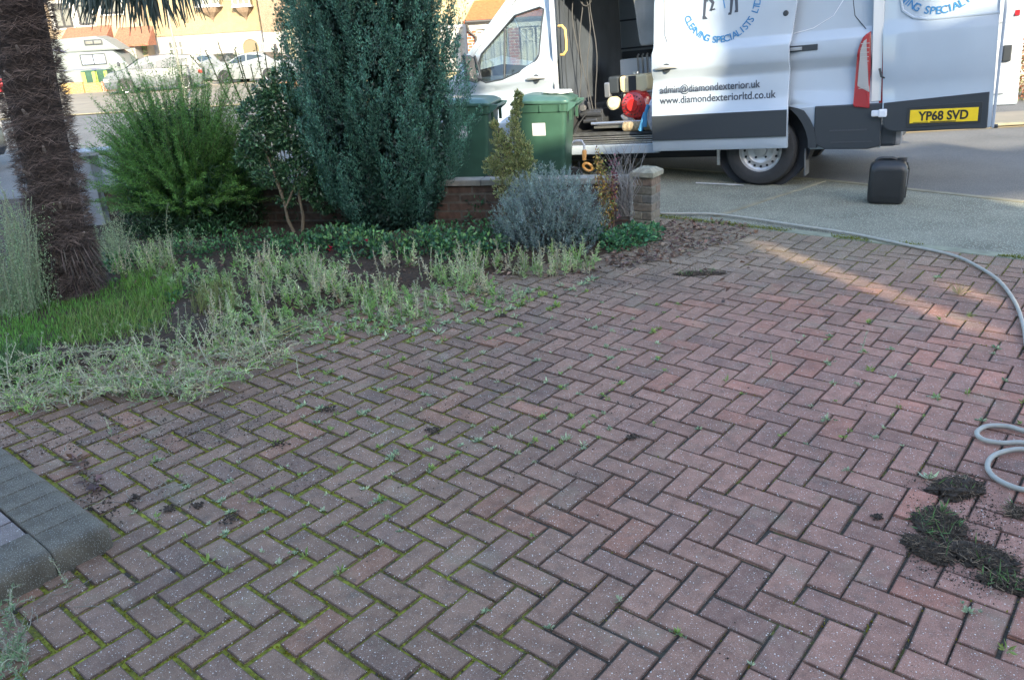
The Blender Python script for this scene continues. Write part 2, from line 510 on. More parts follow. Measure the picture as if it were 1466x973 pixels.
def mossy_material():
    M = mat('joint_fill', (.05, .045, .035), .95, attr=True, bump=(130, 1.0, .006), var=(60, .5))
    return M
gx = np.arange(-5.3, 5.5, .03); gy = np.arange(.3, 7.3, .03)
X, Y = np.meshgrid(gx, gy)
mm = mossf(X, Y)
fine = vnoise(X, Y, 33, 9)
Z = .0015 + .004 * mm * fine
mb = MB()
nxx = len(gx)
mb.v = [tuple(p) for p in np.stack([X, Y, Z], -1).reshape(-1, 3).tolist()]
vc = (Y - LO[1]) * LB[1] + (X - LO[0]) * LB[0]
for j in range(len(gy) - 1):
    for i in range(nxx - 1):
        if vc[j, i] > 44.6 * UN: continue
        mb.f.append((j * nxx + i, j * nxx + i + 1, (j + 1) * nxx + i + 1, (j + 1) * nxx + i))
        q = mm[j, i] * (.4 + 1.1 * fine[j, i]) + random.uniform(-.08, .08)
        t = min(max((q - .30) / .35, 0), 1)
        br = random.uniform(.7, 1.3)
        mo = np.array([.165, .170, .015]) * br; so_ = np.array([.045, .038, .028])
        mb.c.append(tuple(so_ * (1 - t) + mo * t)); mb.mi.append(0)
mb.build('joint_filling', mossy_material(), kind='structure', recalc=False, smooth=True)

# moss standing in the joints
mb = MB(); P = []; D = []; Lg = []; Wg = []; Cc = []
for cx, cy, u0, v0, u1, v1 in edges:
    m0 = float(mossf(cx, cy))
    if m0 < .2 or cy > 7: continue
    n = int(m0 * (48 if cy < 4.5 else 26))
    for k in range(n):
        if random.random() < .5: a, b = random.uniform(u0, u1), v0 if random.random() < .5 else v1
        else: a, b = (u0 if random.random() < .5 else u1), random.uniform(v0, v1)
        x, y = lat(a + random.gauss(0, .028), b + random.gauss(0, .028))
        q = float(vnoise(x, y, 9, 4) * .5 + vnoise(x, y, 3, 14) * .5)
        if q * (.4 + m0) < .36: continue
        P.append((x, y, .002)); D.append((random.gauss(0, .5), random.gauss(0, .5), 1))
        Lg.append(random.uniform(.006, .013)); Wg.append(random.uniform(.003, .007))
        s = random.uniform(.6, 1.35)
        Cc.append((.15 * s + random.uniform(0, .07), .165 * s, .012))
mb.leaves(P, D, np.array(Lg), np.array(Wg), Cc)
o = mb.build('moss', LEAF, kind='stuff', recalc=False); props(o, 'bright green moss filling the joints between the paving blocks', 'moss')
# moss along the street edge
mb = MB(); P = []; D = []; Lg = []; Wg = []; Cc = []
for k in range(9000):
    u = random.uniform(-22, 30); v = 44.35 + random.gauss(0, .16) + .5 * (random.random() < .25)
    x, y = lat(u, v)
    if vnoise(x, y, 5, 21) < .38: continue
    P.append((x, y, .008)); D.append((random.gauss(0, .5), random.gauss(0, .5), 1))
    Lg.append(random.uniform(.006, .018)); Wg.append(random.uniform(.004, .008)); s = random.uniform(.6, 1.3)
    Cc.append((.15 * s, .17 * s, .02))
mb.leaves(P, D, np.array(Lg), np.array(Wg), Cc)
o = mb.build('moss', LEAF, kind='stuff', recalc=False); props(o, 'strip of green moss along the street edge of the paving', 'moss')

# ------------------------------------------------------------------ planting bed
bedpts = [gnd(952, 326), gnd(900, 352), gnd(850, 378), gnd(700, 398), gnd(560, 420), gnd(450, 452), gnd(360, 492), gnd(250, 518), gnd(120, 545), gnd(0, 565), gnd(-200, 590)]
bedpoly = bedpts + [(-6.2, 3.6), (-7, 9.5), (-3.4, 10.4), (.9, 6.75), (1.35, 6.6)]
bp_ = np.array(bedpoly)
def sdist(X, Y):
    """signed distance, positive inside the bed"""
    d = np.full(X.shape, 1e9); inside = np.zeros(X.shape, bool)
    n = len(bp_)
    for i in range(n):
        x0, y0 = bp_[i]; x1, y1 = bp_[(i + 1) % n]
        dx, dy = x1 - x0, y1 - y0
        t = np.clip(((X - x0) * dx + (Y - y0) * dy) / (dx * dx + dy * dy), 0, 1)
        d = np.minimum(d, np.hypot(X - x0 - t * dx, Y - y0 - t * dy))
        c = ((y0 > Y) != (y1 > Y)) & (X < (x1 - x0) * (Y - y0) / (y1 - y0 + 1e-12) + x0)
        inside ^= c
    return np.where(inside, d, -d)
gx = np.arange(-7, 1.7, .045); gy = np.arange(3.2, 10.5, .045)
X, Y = np.meshgrid(gx, gy)
sd = sdist(X, Y)
nz = vnoise(X, Y, 4, 31) * .5 + vnoise(X, Y, 12, 32) * .3 + vnoise(X, Y, 30, 33) * .2
hgt = sstep(-.12, .35, sd + (nz - .5) * .25) * .075 + (nz - .5) * .03 - .012
def bedz(x, y):
    n = vnoise(x, y, 4, 31) * .5 + vnoise(x, y, 12, 32) * .3 + vnoise(x, y, 30, 33) * .2
    s = sdist(np.array([[x]]), np.array([[y]]))[0, 0]
    return float(max(sstep(-.12, .35, s + (n - .5) * .25) * .075 + (n - .5) * .03 - .012, .01))
mb = MB(); nxx = len(gx)
mb.v = [tuple(p) for p in np.stack([X, Y, hgt], -1).reshape(-1, 3).tolist()]
keep = sd > -.3
mb.f = [(j * nxx + i, j * nxx + i + 1, (j + 1) * nxx + i + 1, (j + 1) * nxx + i) for j in range(len(gy) - 1) for i in range(nxx - 1) if keep[j, i]]
mb.c = [None] * len(mb.f); mb.mi = [0] * len(mb.f)
mb.build('soil', SOILM, kind='structure', recalc=False, smooth=True)

# ================================================================== GARDEN WALLS
def brick_wall_mat(name, c1, c2, mortar, scale=1.0):
    M = bpy.data.materials.new(name); M.use_nodes = True
    N = M.node_tree.nodes; L = M.node_tree.links; b = N['Principled BSDF']; b.inputs['Roughness'].default_value = .9
    tc = N.new('ShaderNodeTexCoord'); br = N.new('ShaderNodeTexBrick')
    mp = N.new('ShaderNodeMapping'); L.new(tc.outputs['Object'], mp.inputs[0]); mp.inputs['Rotation'].default_value = (radians(90), 0, 0)
    L.new(mp.outputs[0], br.inputs['Vector'])
    br.inputs['Scale'].default_value = scale
    br.inputs['Brick Width'].default_value = .225; br.inputs['Row Height'].default_value = .075; br.inputs['Mortar Size'].default_value = .01
    br.inputs['Color1'].default_value = (*c1, 1); br.inputs['Color2'].default_value = (*c2, 1); br.inputs['Mortar'].default_value = (*mortar, 1)
    no = N.new('ShaderNodeTexNoise'); no.inputs['Scale'].default_value = 18; no.inputs['Detail'].default_value = 6; L.new(tc.outputs['Object'], no.inputs['Vector'])
    mr = N.new('ShaderNodeMapRange'); mr.inputs[1].default_value = .3; mr.inputs[2].default_value = .7; mr.inputs[3].default_value = .6; mr.inputs[4].default_value = 1.3
    L.new(no.outputs[0], mr.inputs[0])
    mx = N.new('ShaderNodeMix'); mx.data_type = 'RGBA'; mx.blend_type = 'MULTIPLY'; mx.inputs[0].default_value = 1
    L.new(br.outputs[0], mx.inputs[6]); L.new(mr.outputs[0], mx.inputs[7]); L.new(mx.outputs[2], b.inputs['Base Color'])
    bp = N.new('ShaderNodeBump'); bp.inputs['Distance'].default_value = .006; bp.inputs['Strength'].default_value = .8; bp.invert = True
    L.new(br.outputs['Fac'], bp.inputs['Height']); L.new(bp.outputs[0], b.inputs['Normal'])
    return M
BRICKG = brick_wall_mat('garden_brick', (.105, .062, .046), (.07, .052, .042), (.10, .09, .075))
BRICKR = brick_wall_mat('red_brick', (.36, .10, .045), (.26, .08, .04), (.45, .42, .38))
BRICKD = brick_wall_mat('dark_brick', (.10, .06, .05), (.07, .05, .045), (.12, .11, .10))
WALLANG = math.atan2(LA[1], LA[0])
# brick pillar: courses of real blocks
pil = thing('gate_pillar', 'short brick gate pillar with a pale weathered cap beside the leaf litter', 'pillar', (1.19, 6.52, 0), WALLANG + .1)
pil.scale = (.80, .80, .97)
mb = MB()
for r in range(6):
    z = .012 + r * .072
    for k in range(2):
        off = -.055 if k == 0 else .055
        c = (random.uniform(.13, .19), random.uniform(.12, .145), random.uniform(.09, .12))
        c = (.22, .20, .15) if r in (0, 1) and k == 0 else c
        if r % 2: mb.box((off, 0, z + .031), (.102, .215, .062), 0, c)
        else: mb.box((0, off, z + .031), (.215, .102, .062), 0, c)
mb.build('brickwork', mat('pillar_brick', attr=True, rough=.9, var=(30, .35), bump=(120, .7, .003)), pil, bevel=.004, seg=1)
mb = MB(); mb.box((0, 0, .225), (.203, .203, .43))
mb.build('mortar', mat('mortar', (.16, .155, .13), .95, var=(40, .3)), pil)
mb = MB()
mb.add([(-.13, -.13, .445), (.13, -.13, .445), (.13, .13, .445), (-.13, .13, .445), (-.13, -.13, .485), (.13, -.13, .485), (.13, .13, .485), (-.13, .13, .485),
        (-.07, -.07, .515), (.07, -.07, .515), (.07, .07, .515), (-.07, .07, .515)],
       [(0, 3, 2, 1), (0, 1, 5, 4), (1, 2, 6, 5), (2, 3, 7, 6), (3, 0, 4, 7), (4, 5, 9, 8), (5, 6, 10, 9), (6, 7, 11, 10), (7, 4, 8, 11), (8, 9, 10, 11)])
mb.build('cap', mat('cap_stone', (.25, .24, .18), .9, var=(20, .35), bump=(90, .8, .004)), pil, bevel=.006)
def wall(name, p0, p1, h, t, m, label, cap=None, z0=0.0):
    d = np.array([p1[0] - p0[0], p1[1] - p0[1]]); ln = np.linalg.norm(d); ang = math.atan2(d[1], d[0])
    o = thing(name, label, 'wall', (p0[0], p0[1], z0), ang)
    mb = MB(); mb.box((ln / 2, 0, h / 2), (ln, t, h)); mb.build('brickwork', m, o, bevel=.004, seg=1)
    if cap:
        mb = MB(); n = max(1, int(ln / .6))
        for k in range(n): mb.box((ln * (k + .5) / n, 0, h + .028), (ln / n - .006, t + .05, .05))
        mb.build('coping', cap, o, bevel=.006)
    return o
CAPM = mat('coping_stone', (.23, .22, .19), .9, var=(15, .3), bump=(80, .6, .004))
wall('garden_wall', (1.06, 6.60), (-3.85, 7.80), .37, .11, BRICKG, 'low brown brick garden wall running behind the shrubs', CAPM)
sp = thing('side_wall_post', 'pale grey rendered wall post with a slab cap behind the palm trunk', 'post', (-4.02, 7.8, 0), .1)
mb = MB(); mb.box((0, 0, .36), (.24, .24, .72)); mb.build('post', mat('render_grey', (.27, .29, .32), .85, var=(8, .2), bump=(60, .5, .003)), sp, bevel=.006)
mb = MB(); mb.box((.06, 0, .745), (.46, .32, .045)); mb.build('cap', mat('slab_grey', (.30, .31, .32), .8, var=(8, .2)), sp, bevel=.008)
# ================================================================== UNSEEN HOUSES BEHIND THE CAMERA (shaped to shade the driveway)
def ac(a, c):
    """a across the light, c along it -> world"""
    s = SDIR
    return (a * s[1] + c * s[0], -a * s[0] + c * s[1])
TE = math.tan(SUN_EL)
def shade_house(a0, a1, c0, h, label, depth=6.0, name='house', roof=1.2):  # unseen slices; widths and heights set to shape the shade and sun streaks
    o = thing(name, label, 'house', (*ac((a0 + a1) / 2, c0), 0), math.atan2(-SDIR[0], SDIR[1]))
    wd = a1 - a0
    mb = MB(); mb.box((0, -depth / 2, (h - roof) / 2), (wd, depth, h - roof)); mb.build('wall', mat('near_render', (.5, .47, .4), .9, bump=(60, .4, .004)), o)
    mb = MB(); x = wd / 2
    y0, y1 = 0.0, -depth
    mb.add([(-x, y0, h - roof), (x, y0, h - roof), (x, y0 - .02, h), (-x, y0 - .02, h), (-x, y1, h - roof), (x, y1, h - roof), (x, y1, h - roof * .6), (-x, y1, h - roof * .6)],
           [(0, 1, 2, 3), (4, 7, 6, 5), (3, 2, 6, 7), (0, 3, 7, 4), (1, 5, 6, 2), (0, 4, 5, 1)])
    mb.build('roof', mat('roof_tile_dark', (.16, .08, .05), .9), o)
    return o
CB = -9.0
def hgt_for(a, z=0.0, cline=None):
    cl = (7.37 + (8.08 - a) * .995) if cline is None else cline
    return z + (cl - CB) * TE
shade_house(-30, -9, CB, hgt_for(-9), 'tall rendered shade-casting house unseen behind the viewer, far left')
shade_house(-9, -4.5, CB, hgt_for(-4.5), 'rendered shade-casting house unseen behind the viewer with a lower roof')
shade_house(-4.5, -.5, CB, hgt_for(-.5), 'rendered shade-casting house unseen behind the viewer beside the taller one')
shade_house(-.5, 2.75, CB, hgt_for(2.75), 'rendered shade-casting house unseen directly behind the viewer')
shade_house(2.75, 3.48, CB, hgt_for(0, .62, 7.4), 'narrow lower shade block added unseen behind the viewer, left of the slit')
shade_house(3.60, 3.90, CB, hgt_for(0, .62, 7.4), 'very narrow lower shade block added unseen behind the viewer, right of the first slit')
shade_house(4.0, 4.46, CB, hgt_for(0, .62, 7.4), 'narrow lower shade block added unseen behind the viewer, right of the second slit')
def blocker(a0, a1, z0, z1, label):  # unseen block added to bound the sunlight passing between the slices
    c_ = ac((a0 + a1) / 2, CB - .2); mb = MB(); mb.box((c_[0], c_[1], (z0 + z1) / 2), (a1 - a0 + .02, .3, z1 - z0), math.atan2(-SDIR[0], SDIR[1]))
    o = mb.build('shade_blocker', bpy.data.materials.get('passage') or mat('passage', (.4, .38, .33), .9)); props(o, label, 'wall')
blocker(3.88, 4.02, 0, (3.25 - CB) * TE, 'unseen block added below the second light passage behind the viewer')
blocker(3.88, 4.02, (3.95 - CB) * TE, hgt_for(0, .62, 7.4), 'unseen block added above the second light passage behind the viewer')
blocker(5.98, 6.62, 0, (4.75 - CB) * TE, 'unseen block added below the widest light gap behind the viewer')
blocker(5.98, 6.62, (5.5 - CB) * TE, 7.4, 'unseen block added above the widest light gap behind the viewer')
# blocks added below and above the first slit let one sun streak through
mb = MB()
ang_ = math.atan2(-SDIR[0], SDIR[1])
zl, zu = (2.95 - CB) * TE, (5.3 - CB) * TE
c_ = ac(3.54, CB - .2)
mb.box((c_[0], c_[1], zl / 2), (.16, .3, zl), ang_)
mb.box((c_[0], c_[1], (zu + hgt_for(0, .62, 7.4)) / 2), (.16, .3, hgt_for(0, .62, 7.4) - zu), ang_)
o = mb.build('shade_blocker', mat('passage', (.4, .38, .33), .9)); props(o, 'unseen blocks added to bound the light passage between two shade blocks behind the viewer', 'wall')
shade_house(4.46, 5.75, CB, 10.2, 'tall narrow shade block added unseen behind the viewer, right of the lower blocks')
shade_house(5.75, 6.0, CB, 7.4, 'narrow shade block added unseen behind the viewer, right of the tall narrow one')
shade_house(6.6, 7.0, CB, 7.4, 'narrow shade block added unseen behind the viewer, right of the widest gap')
shade_house(7.0, 8.0, CB, (7.7 - CB) * TE, 'narrow shade block added unseen behind the viewer toward the far right')
shade_house(8.0, 13, CB, (6.9 - CB) * TE, 'rendered shade-casting house unseen behind the viewer at the far right')

# ================================================================== FAR HOUSES
PEB = mat('pebbledash_yellow', (.25, .20, .12), .95, var=(3, .15), bump=(35, .8, .02), speck=(28, .25, (.33, .28, .19)))
PEBB = mat('pebbledash_brown', (.20, .145, .10), .95, var=(3, .15), bump=(35, .8, .02), speck=(28, .25, (.42, .33, .24)))
RWHITE = mat('render_white', (.27, .27, .26), .9, var=(2, .12))
RCREAM = mat('render_cream', (.33, .30, .20), .9, var=(2, .1))
RGREY = mat('render_pale_grey', (.46, .45, .42), .9, var=(2, .1))
PVC = mat('window_frame_white', (.44, .44, .43), .4)
TILE = mat('clay_tile', (.24, .10, .06), .85, var=(12, .35), bump=(20, .6, .02))
WINGL = mat('window_glass', (.10, .11, .11), .08, spec=.8, var=(1.3, .5))
CURT = mat('net_curtain', (.42, .42, .38), .9, var=(14, .3))
DOORD = mat('door_dark', (.03, .03, .035), .5)
DRAIN = mat('drainpipe_dark', (.03, .03, .03), .5)
DRAINR = mat('drainpipe_brown', (.20, .05, .03), .5)

def xz(px_, py_, Y):
    p = at(px_, py_, Y); return p[0], p[2]

def win(parent, x0, x1, z0, z1, Y, cols=2, transom=.3, mt=PVC, inner=WINGL, fw=.07, depth=.08, only=None):
    """a framed window on a wall facing the street at depth Y: frame with mullions, pane as its child"""
    mb = MB(); yc = Y - depth / 2
    mb.box(((x0 + x1) / 2, yc, z1 - fw / 2), (x1 - x0, depth, fw)); mb.box(((x0 + x1) / 2, yc, z0 + fw / 2), (x1 - x0, depth, fw))
    for k in range(cols + 1):
        x = x0 + fw / 2 + (x1 - x0 - fw) * k / cols
        mb.box((x, yc - .003, (z0 + z1) / 2), (fw, depth, z1 - z0 - 2 * fw + .002))
    if transom:
        zt = z1 - (z1 - z0) * transom
        for k in range(cols):
            xa = x0 + fw + (x1 - x0 - fw) * k / cols; xb = x0 + (x1 - x0 - fw) * (k + 1) / cols
            mb.box(((xa + xb) / 2, yc - .001, zt), (xb - xa, depth * .9, fw * .8))
    f = mb.build('window', mt, parent)
    mb = MB(); mb.box(((x0 + x1) / 2, Y - .012, (z0 + z1) / 2), (x1 - x0 - fw, .02, z1 - z0 - fw))
    mb.build('pane', inner, f)
    return f

def part(name, m, parent, boxes, bevel=0):
    mb = MB()
    for x0, x1, y0, y1, z0, z1 in boxes: mb.box(((x0 + x1) / 2, (y0 + y1) / 2, (z0 + z1) / 2), (x1 - x0, y1 - y0, z1 - z0))
    return mb.build(name, m, parent, bevel=bevel)

def gable_roof(parent, x0, x1, y0, y1, z, h):
    mb = MB(); ym = (y0 + y1) / 2
    a, b = x0 - .2, x1 + .2; c, d = y0 - .35, y1 + .35
    mb.add([(a, c, z), (b, c, z), (b, d, z), (a, d, z), (a, ym, z + h), (b, ym, z + h)], [(0, 3, 2, 1), (0, 1, 5, 4), (2, 3, 4, 5), (0, 4, 3), (1, 2, 5)])
    return mb.build('roof', TILE, parent)

G = -.5
# --- yellow and white semi with two oriel windows
YB = 50.0
hb = thing('semi_detached_house', 'yellow pebbledashed house with white lower storey, hanging oriel windows and arched porch', 'house')
xl, xr = xz(212, 60, YB)[0], xz(378, 60, YB)[0]
zs = xz(320, 47, YB)[1]
part('lower_wall', RWHITE, hb, [(xl, xr, YB, YB + 8, G, zs)])
part('upper_wall', PEB, hb, [(xl - .0, xr, YB - .06, YB + 8, zs, 6.2)])
gable_roof(hb, xl, xr, YB, YB + 8, 6.2, 2.6)
for a, b, tip in ((285, 319, 313), (337, 363, 353)):
    x0, x1 = xz(a, 10, YB)[0], xz(b, 10, YB)[0]
    z0 = xz((a + b) / 2, 11, YB)[1]; zt = xz(tip, 32, YB)[1]; xm = (x0 + x1) / 2
    mb = MB(); mb.box((xm, YB - .31, z0 + .05), (x1 - x0 + .1, .62, .1)); bay = mb.build('oriel', PVC, hb)
    w_ = win(hb, x0, x1, z0 + .1, z0 + 1.5, YB - .5, 3, .3)
    part('oriel_side', PEB, hb, [(x0, x1, YB - .5, YB - .06, z0 + .1, z0 + 1.6)])
    # corbel: an inverted curved pyramid
    mb = MB(); prof = [(1, 0), (.92, .12), (.72, .32), (.42, .5), (.2, .66), (.07, .85), (.02, 1)]
    hh = z0 - zt; hw = (x1 - x0) / 2
    for k, (s_, t_) in enumerate(prof):
        z = z0 - hh * t_; y = YB - .062 - .5 * s_
        mb.v += [(xm - hw * s_, YB - .06, z), (xm - hw * s_ * .7, y, z), (xm + hw * s_ * .7, y, z), (xm + hw * s_, YB - .06, z)]
    for k in range(len(prof) - 1):
        for i in range(3):
            mb.f.append((k * 4 + i, k * 4 + i + 1, k * 4 + 5 + i, k * 4 + 4 + i)); mb.c.append(None); mb.mi.append(0)
    mb.build('corbel', PEBB, hb)
x0, z1 = xz(291, 55, YB); x1, z0 = xz(327, 98, YB)
win(hb, x0, x1, z0, z1, YB, 3, .38, inner=CURT, fw=.13)
x0, z1 = xz(238, 58, YB); x1, z0 = xz(268, 84, YB)
win(hb, x0, x1, z0, z1, YB, 3, .45, fw=.12)
# arched porch
xa, za = xz(357, 52, YB); zb = G
mb = MB(); R1, R0 = .62, .46; n = 20
arc = [(R1 * cos(pi * k / n), R1 * sin(pi * k / n)) for k in range(n + 1)]; arci = [(R0 * cos(pi * k / n), R0 * sin(pi * k / n)) for k in range(n + 1)]
zc = za - R1
for k in range(n):
    q = [arc[k], arc[k + 1], arci[k + 1], arci[k]]
    mb.prism(q, YB - .09, YB + .02, lambda a, b, h: (xa + a, h, zc + b))
mb.box((xa - .54, YB - .035, (zb + zc) / 2), (.16, .11, zc - zb)); mb.box((xa + .54, YB - .035, (zb + zc) / 2), (.16, .11, zc - zb))
mb.build('arch_surround', brick_wall_mat('arch_brick', (.5, .42, .3), (.40, .33, .24), (.55, .5, .42)), hb)
mb = MB(); poly = [(-R0, zb - zc)] + [(R0, zb - zc)] + arci
mb.prism(poly, YB - .03, YB - .02, lambda a, b, h: (xa + a, h, zc + b))
mb.build('door', mat('porch_shade', (.16, .13, .08), .7), hb)
# pair of it, further left (upper storey yellow, bay with tiles)
mb = MB()
x = xz(206, 60, YB)[0]
mb.tube([(x, YB - .1, G), (x, YB - .1, 6)], .05); mb.build('drainpipe', DRAINR, hb)

# --- brown pebbledash house with garage
YC = 48.0
hc = thing('pebbledash_house', 'brown pebbledashed house with a white garage and narrow dark opening', 'house')
xl, xr = xz(377, 60, YC)[0], xz(470, 60, YC)[0]
zs = xz(390, 46, YC)[1]; zs2 = xz(390, 60, YC)[1]
part('upper_wall', PEBB, hc, [(xl + .05, xr, YC, YC + 8, zs, 6.3)])
part('band', RGREY, hc, [(xl + .05, xr, YC + .03, YC + 8, zs2, zs)])
part('garage_wall', RWHITE, hc, [(xl + .05, xr, YC - .25, YC + 8, G, zs2)])
gable_roof(hc, xl, xr, YC, YC + 8, 6.3, 2.6)
x0, z1 = xz(393, 63, YC); x1, z0 = xz(403, 93, YC)
part('door', DOORD, hc, [(x0, x1 - .02, YC - .29, YC - .24, z0, z1)])
part('door_frame', PVC, hc, [(x0 - .1, x0, YC - .31, YC - .24, z0, z1 + .1), (x1 - .02, x1 + .1, YC - .31, YC - .24, z0, z1 + .1)])

# --- cream flat-roofed extension next to it
YE = 45.0
he = thing('cream_extension', 'cream rendered box extension with white window beside the brown house', 'building')
xl, xr = xz(411, 60, YE)[0], xz(480, 60, YE)[0]; zt = xz(420, 18, YE)[1]
part('wall', RCREAM, he, [(xl, xr, YE, YE + 5, G, zt)])
part('parapet', RCREAM, he, [(xl - .06, xr + .06, YE - .06, YE + 5, zt, zt + .15)])
x0, z1 = xz(421, 54, YE); x1, z0 = xz(438, 90, YE)
win(he, x0, x1, z0, z1, YE, 2, .3, inner=CURT, fw=.12)

# --- cream house at the left with dark window frames
YA = 49.0
ha = thing('cream_house', 'cream house with dark framed upper windows and a white gutter pipe behind the camper van', 'house')
xl, xr = xz(48, 60, YA)[0], xz(209, 60, YA)[0]
part('wall', mat('render_pinkish', (.28, .225, .16), .9, var=(2, .15), bump=(30, .5, .02)), ha, [(xl, xr, YA, YA + 8, G, 6.0)])
gable_roof(ha, xl, xr, YA, YA + 8, 6.0, 2.6)
for a, b, c, d, cols in ((78, 102, 5, 40, 2), (112, 131, 0, 36, 2), (145, 172, -12, 20, 2)):
    x0, z1 = xz(a, c, YA); x1, z0 = xz(b, d, YA); x0, x1 = min(x0, x1), max(x0, x1)
    zz = xz((a + b) / 2, c, YA)[1]; z0 = xz((a + b) / 2, d, YA)[1]; xm = xz((a + b) / 2, (c + d) / 2, YA)[0]; wd = (b - a) * .041
    part('window_surround', PVC, ha, [(xm - wd / 2 - .22, xm + wd / 2 + .1, YA - .04, YA + .01, z0 - .1, zz + .15)])
    win(ha, xm - wd / 2, xm + wd / 2, z0, zz, YA - .03, cols, .22, mt=DRAIN, fw=.10)
mb = MB()
for a, b, c, d in ((84, 150, 57, 40), (158, 212, 62, 40)):
    p0 = at(a, c, YA - 1.2); p1 = at(b, c, YA - 1.2); q0 = at(a + 12, d, YA); q1 = at(b, d, YA)
    zl = min(p0[2], p1[2]) ; zh = max(q0[2], q1[2])
    mb.add([(p0[0], YA - 1.2, zl), (p1[0], YA - 1.2, zl), (p1[0], YA - .01, zh), (q0[0], YA - .01, zh), (p0[0], YA - 1.2, zl - .12), (p1[0], YA - 1.2, zl - .12), (p1[0], YA - .01, zl - .12), (p0[0], YA - .01, zl - .12)],
           [(0, 1, 2, 3), (4, 7, 6, 5), (0, 4, 5, 1), (1, 5, 6, 2), (3, 7, 4, 0)])
mb.build('porch_roof', TILE, ha)
x0 = xz(158, 80, YA)[0]; x1 = xz(206, 80, YA)[0]
part('porch_wall', RWHITE, ha, [(x0, x1, YA - 1.0, YA - .02, G, xz(180, 64, YA)[1])])
mb = MB(); p = at(52, 2, YA - .3); q = at(80, 104, YA - .3); xg = xz(72, 60, YA)[0]
mb.tube([(xg, YA - .12, G), (xg, YA - .12, 5.6), (xg - .4, YA - .4, 5.9)], .07); mb.build('gutter_pipe', PVC, ha)
mb = MB(); x = xz(190, 75, YA)[0]; mb.tube([(x, YA - 1.08, G), (x, YA - 1.08, xz(190, 64, YA)[1])], .06); mb.build('drainpipe', DRAIN, ha)
part('fascia', PVC, ha, [(xl - .2, xr + .1, YA - .45, YA - .33, 5.85, 6.08)])

# --- house with the red porch, seen past the cypress and through the van's cab
YD = 24.0
hd = thing('porch_house', 'house with a red tiled porch, brick pillar and white bay windows behind the van cab', 'house')
def xz_(a, b): return xz(a, b, YD)
zs = xz_(660, 27)[1]
xl, xr = -4.6, 3.4
part('wall', mat('pebbledash_pale', (.38, .31, .18), .95, var=(3, .15), bump=(35, .8, .02), speck=(30, .25, (.5, .43, .28))), hd, [(xl, xr, YD, YD + 8, zs, 5.6)])
part('lower_wall', RCREAM, hd, [(xl, xr, YD + .02, YD + 8, G, zs)])
gable_roof(hd, xl, xr, YD, YD + 8, 5.6, 2.4)
part('band', RCREAM, hd, [(xl, xr, YD - .06, YD + .0, zs - .14, zs)])
x0, z1 = xz_(630, 37); x1, z0 = xz_(672, 100)
win(hd, x0, x1, z0, z1, YD, 3, .28, inner=CURT, fw=.08)
YP = YD - 1.3
a = at(669, 28, YP); b = at(812, 24, YP); c = at(690, 6, YD); zl = (a[2] + b[2]) / 2; zt = c[2] + .1
mb = MB()
mb.add([(a[0] - .1, YP - .1, zl), (b[0], YP - .1, zl), (b[0], YD - .01, zt), (c[0] - .2, YD - .01, zt), (a[0] - .1, YP - .1, zl - .06), (b[0], YP - .1, zl - .06), (b[0], YD - .01, zl - .06), (a[0] - .1, YD - .01, zl - .06)],
       [(0, 1, 2, 3), (4, 7, 6, 5), (0, 4, 5, 1), (1, 5, 6, 2), (3, 7, 4, 0)])
mb.build('porch_roof', mat('clay_tile_bright', (.40, .11, .04), .85, var=(14, .3), bump=(24, .6, .02)), hd)
part('fascia', PVC, hd, [(a[0], b[0], YP - .06, YP + .04, zl - .22, zl - .07)])
xp = at(676, 60, YP)[0]
part('pillar', BRICKR, hd, [(xp - .12, xp + .12, YP - .05, YP + .2, G, zl - .22)])
xq = at(736, 60, YP)[0]
part('pillar', BRICKR, hd, [(xq - .14, xq + .14, YP - .05, YP + .2, G, zl - .22)])
for p0, p1 in ((681, 693), (694, 706), (707, 729), (746, 766), (769, 790)):
    x0 = at(p0, 60, YP)[0]; x1 = at(p1, 60, YP)[0]
    win(hd, x0, x1, G + .7, zl - .24, YP + .1, 1 if x1 - x0 < .3 else 2, .25, inner=CURT, fw=.05)
part('porch_base', RWHITE, hd, [(a[0] + .1, b[0], YP + .02, YD - .02, G, G + .7)])
mb = MB(); x = at(666, 30, YP)[0]; mb.tube([(x + .02, YP - .14, zl - .03), (x + .08, YP - .12, zl - .25), (x + .25, YP - .1, zl - .4), (x + .25, YP - .1, G)], .035)
mb.tube([(x, YP - .15, zl - .03), (b[0], YP - .15, zl - .03)], .045); mb.build('gutter', DRAIN, hd)

# --- strip of house at the right edge
hr = thing('beige_house', 'pale beige house wall at the right edge beyond the open rear door', 'house')
x0 = at(1452, 40, 17)[0]
part('wall', mat('render_beige', (.42, .37, .30), .9, var=(2, .1)), hr, [(x0, x0 + 8, 17, 24, G, 6)])
gable_roof(hr, x0, x0 + 8, 17, 24, 6, 2.2)

# ================================================================== LOW WALLS AND STREET THINGS FAR OFF
def pwall(pa, pb, top, Y, m, name, label, th=.2):
    x0 = at(pa, top, Y)[0]; x1 = at(pb, top, Y)[0]; z1 = at((pa + pb) / 2, top, Y)[2]
    o = part(name, m, None, [(x0, x1, Y, Y + th, G, z1)]); return props(o, label, 'wall')
YW = 42.8
pwall(86, 117.5, 119, YW, brick_wall_mat('ochre_block', (.36, .25, .09), (.32, .22, .08), (.34, .26, .14)), 'front_wall', 'sunlit ochre front wall below the white camper van, left length')
pwall(119, 144, 119, YW, brick_wall_mat('ochre_block', (.36, .25, .09), (.32, .22, .08), (.34, .26, .14)), 'front_wall', 'sunlit ochre front wall right of its dark joint, ending at a brick pier')
pwall(144.2, 150, 117, YW - .04, BRICKR, 'wall_pier', 'thin red brick pier at the end of the ochre wall')
pwall(150.2, 185, 117, YW + .1, BRICKD, 'front_wall', 'dark brick front wall under the nose of the silver car')
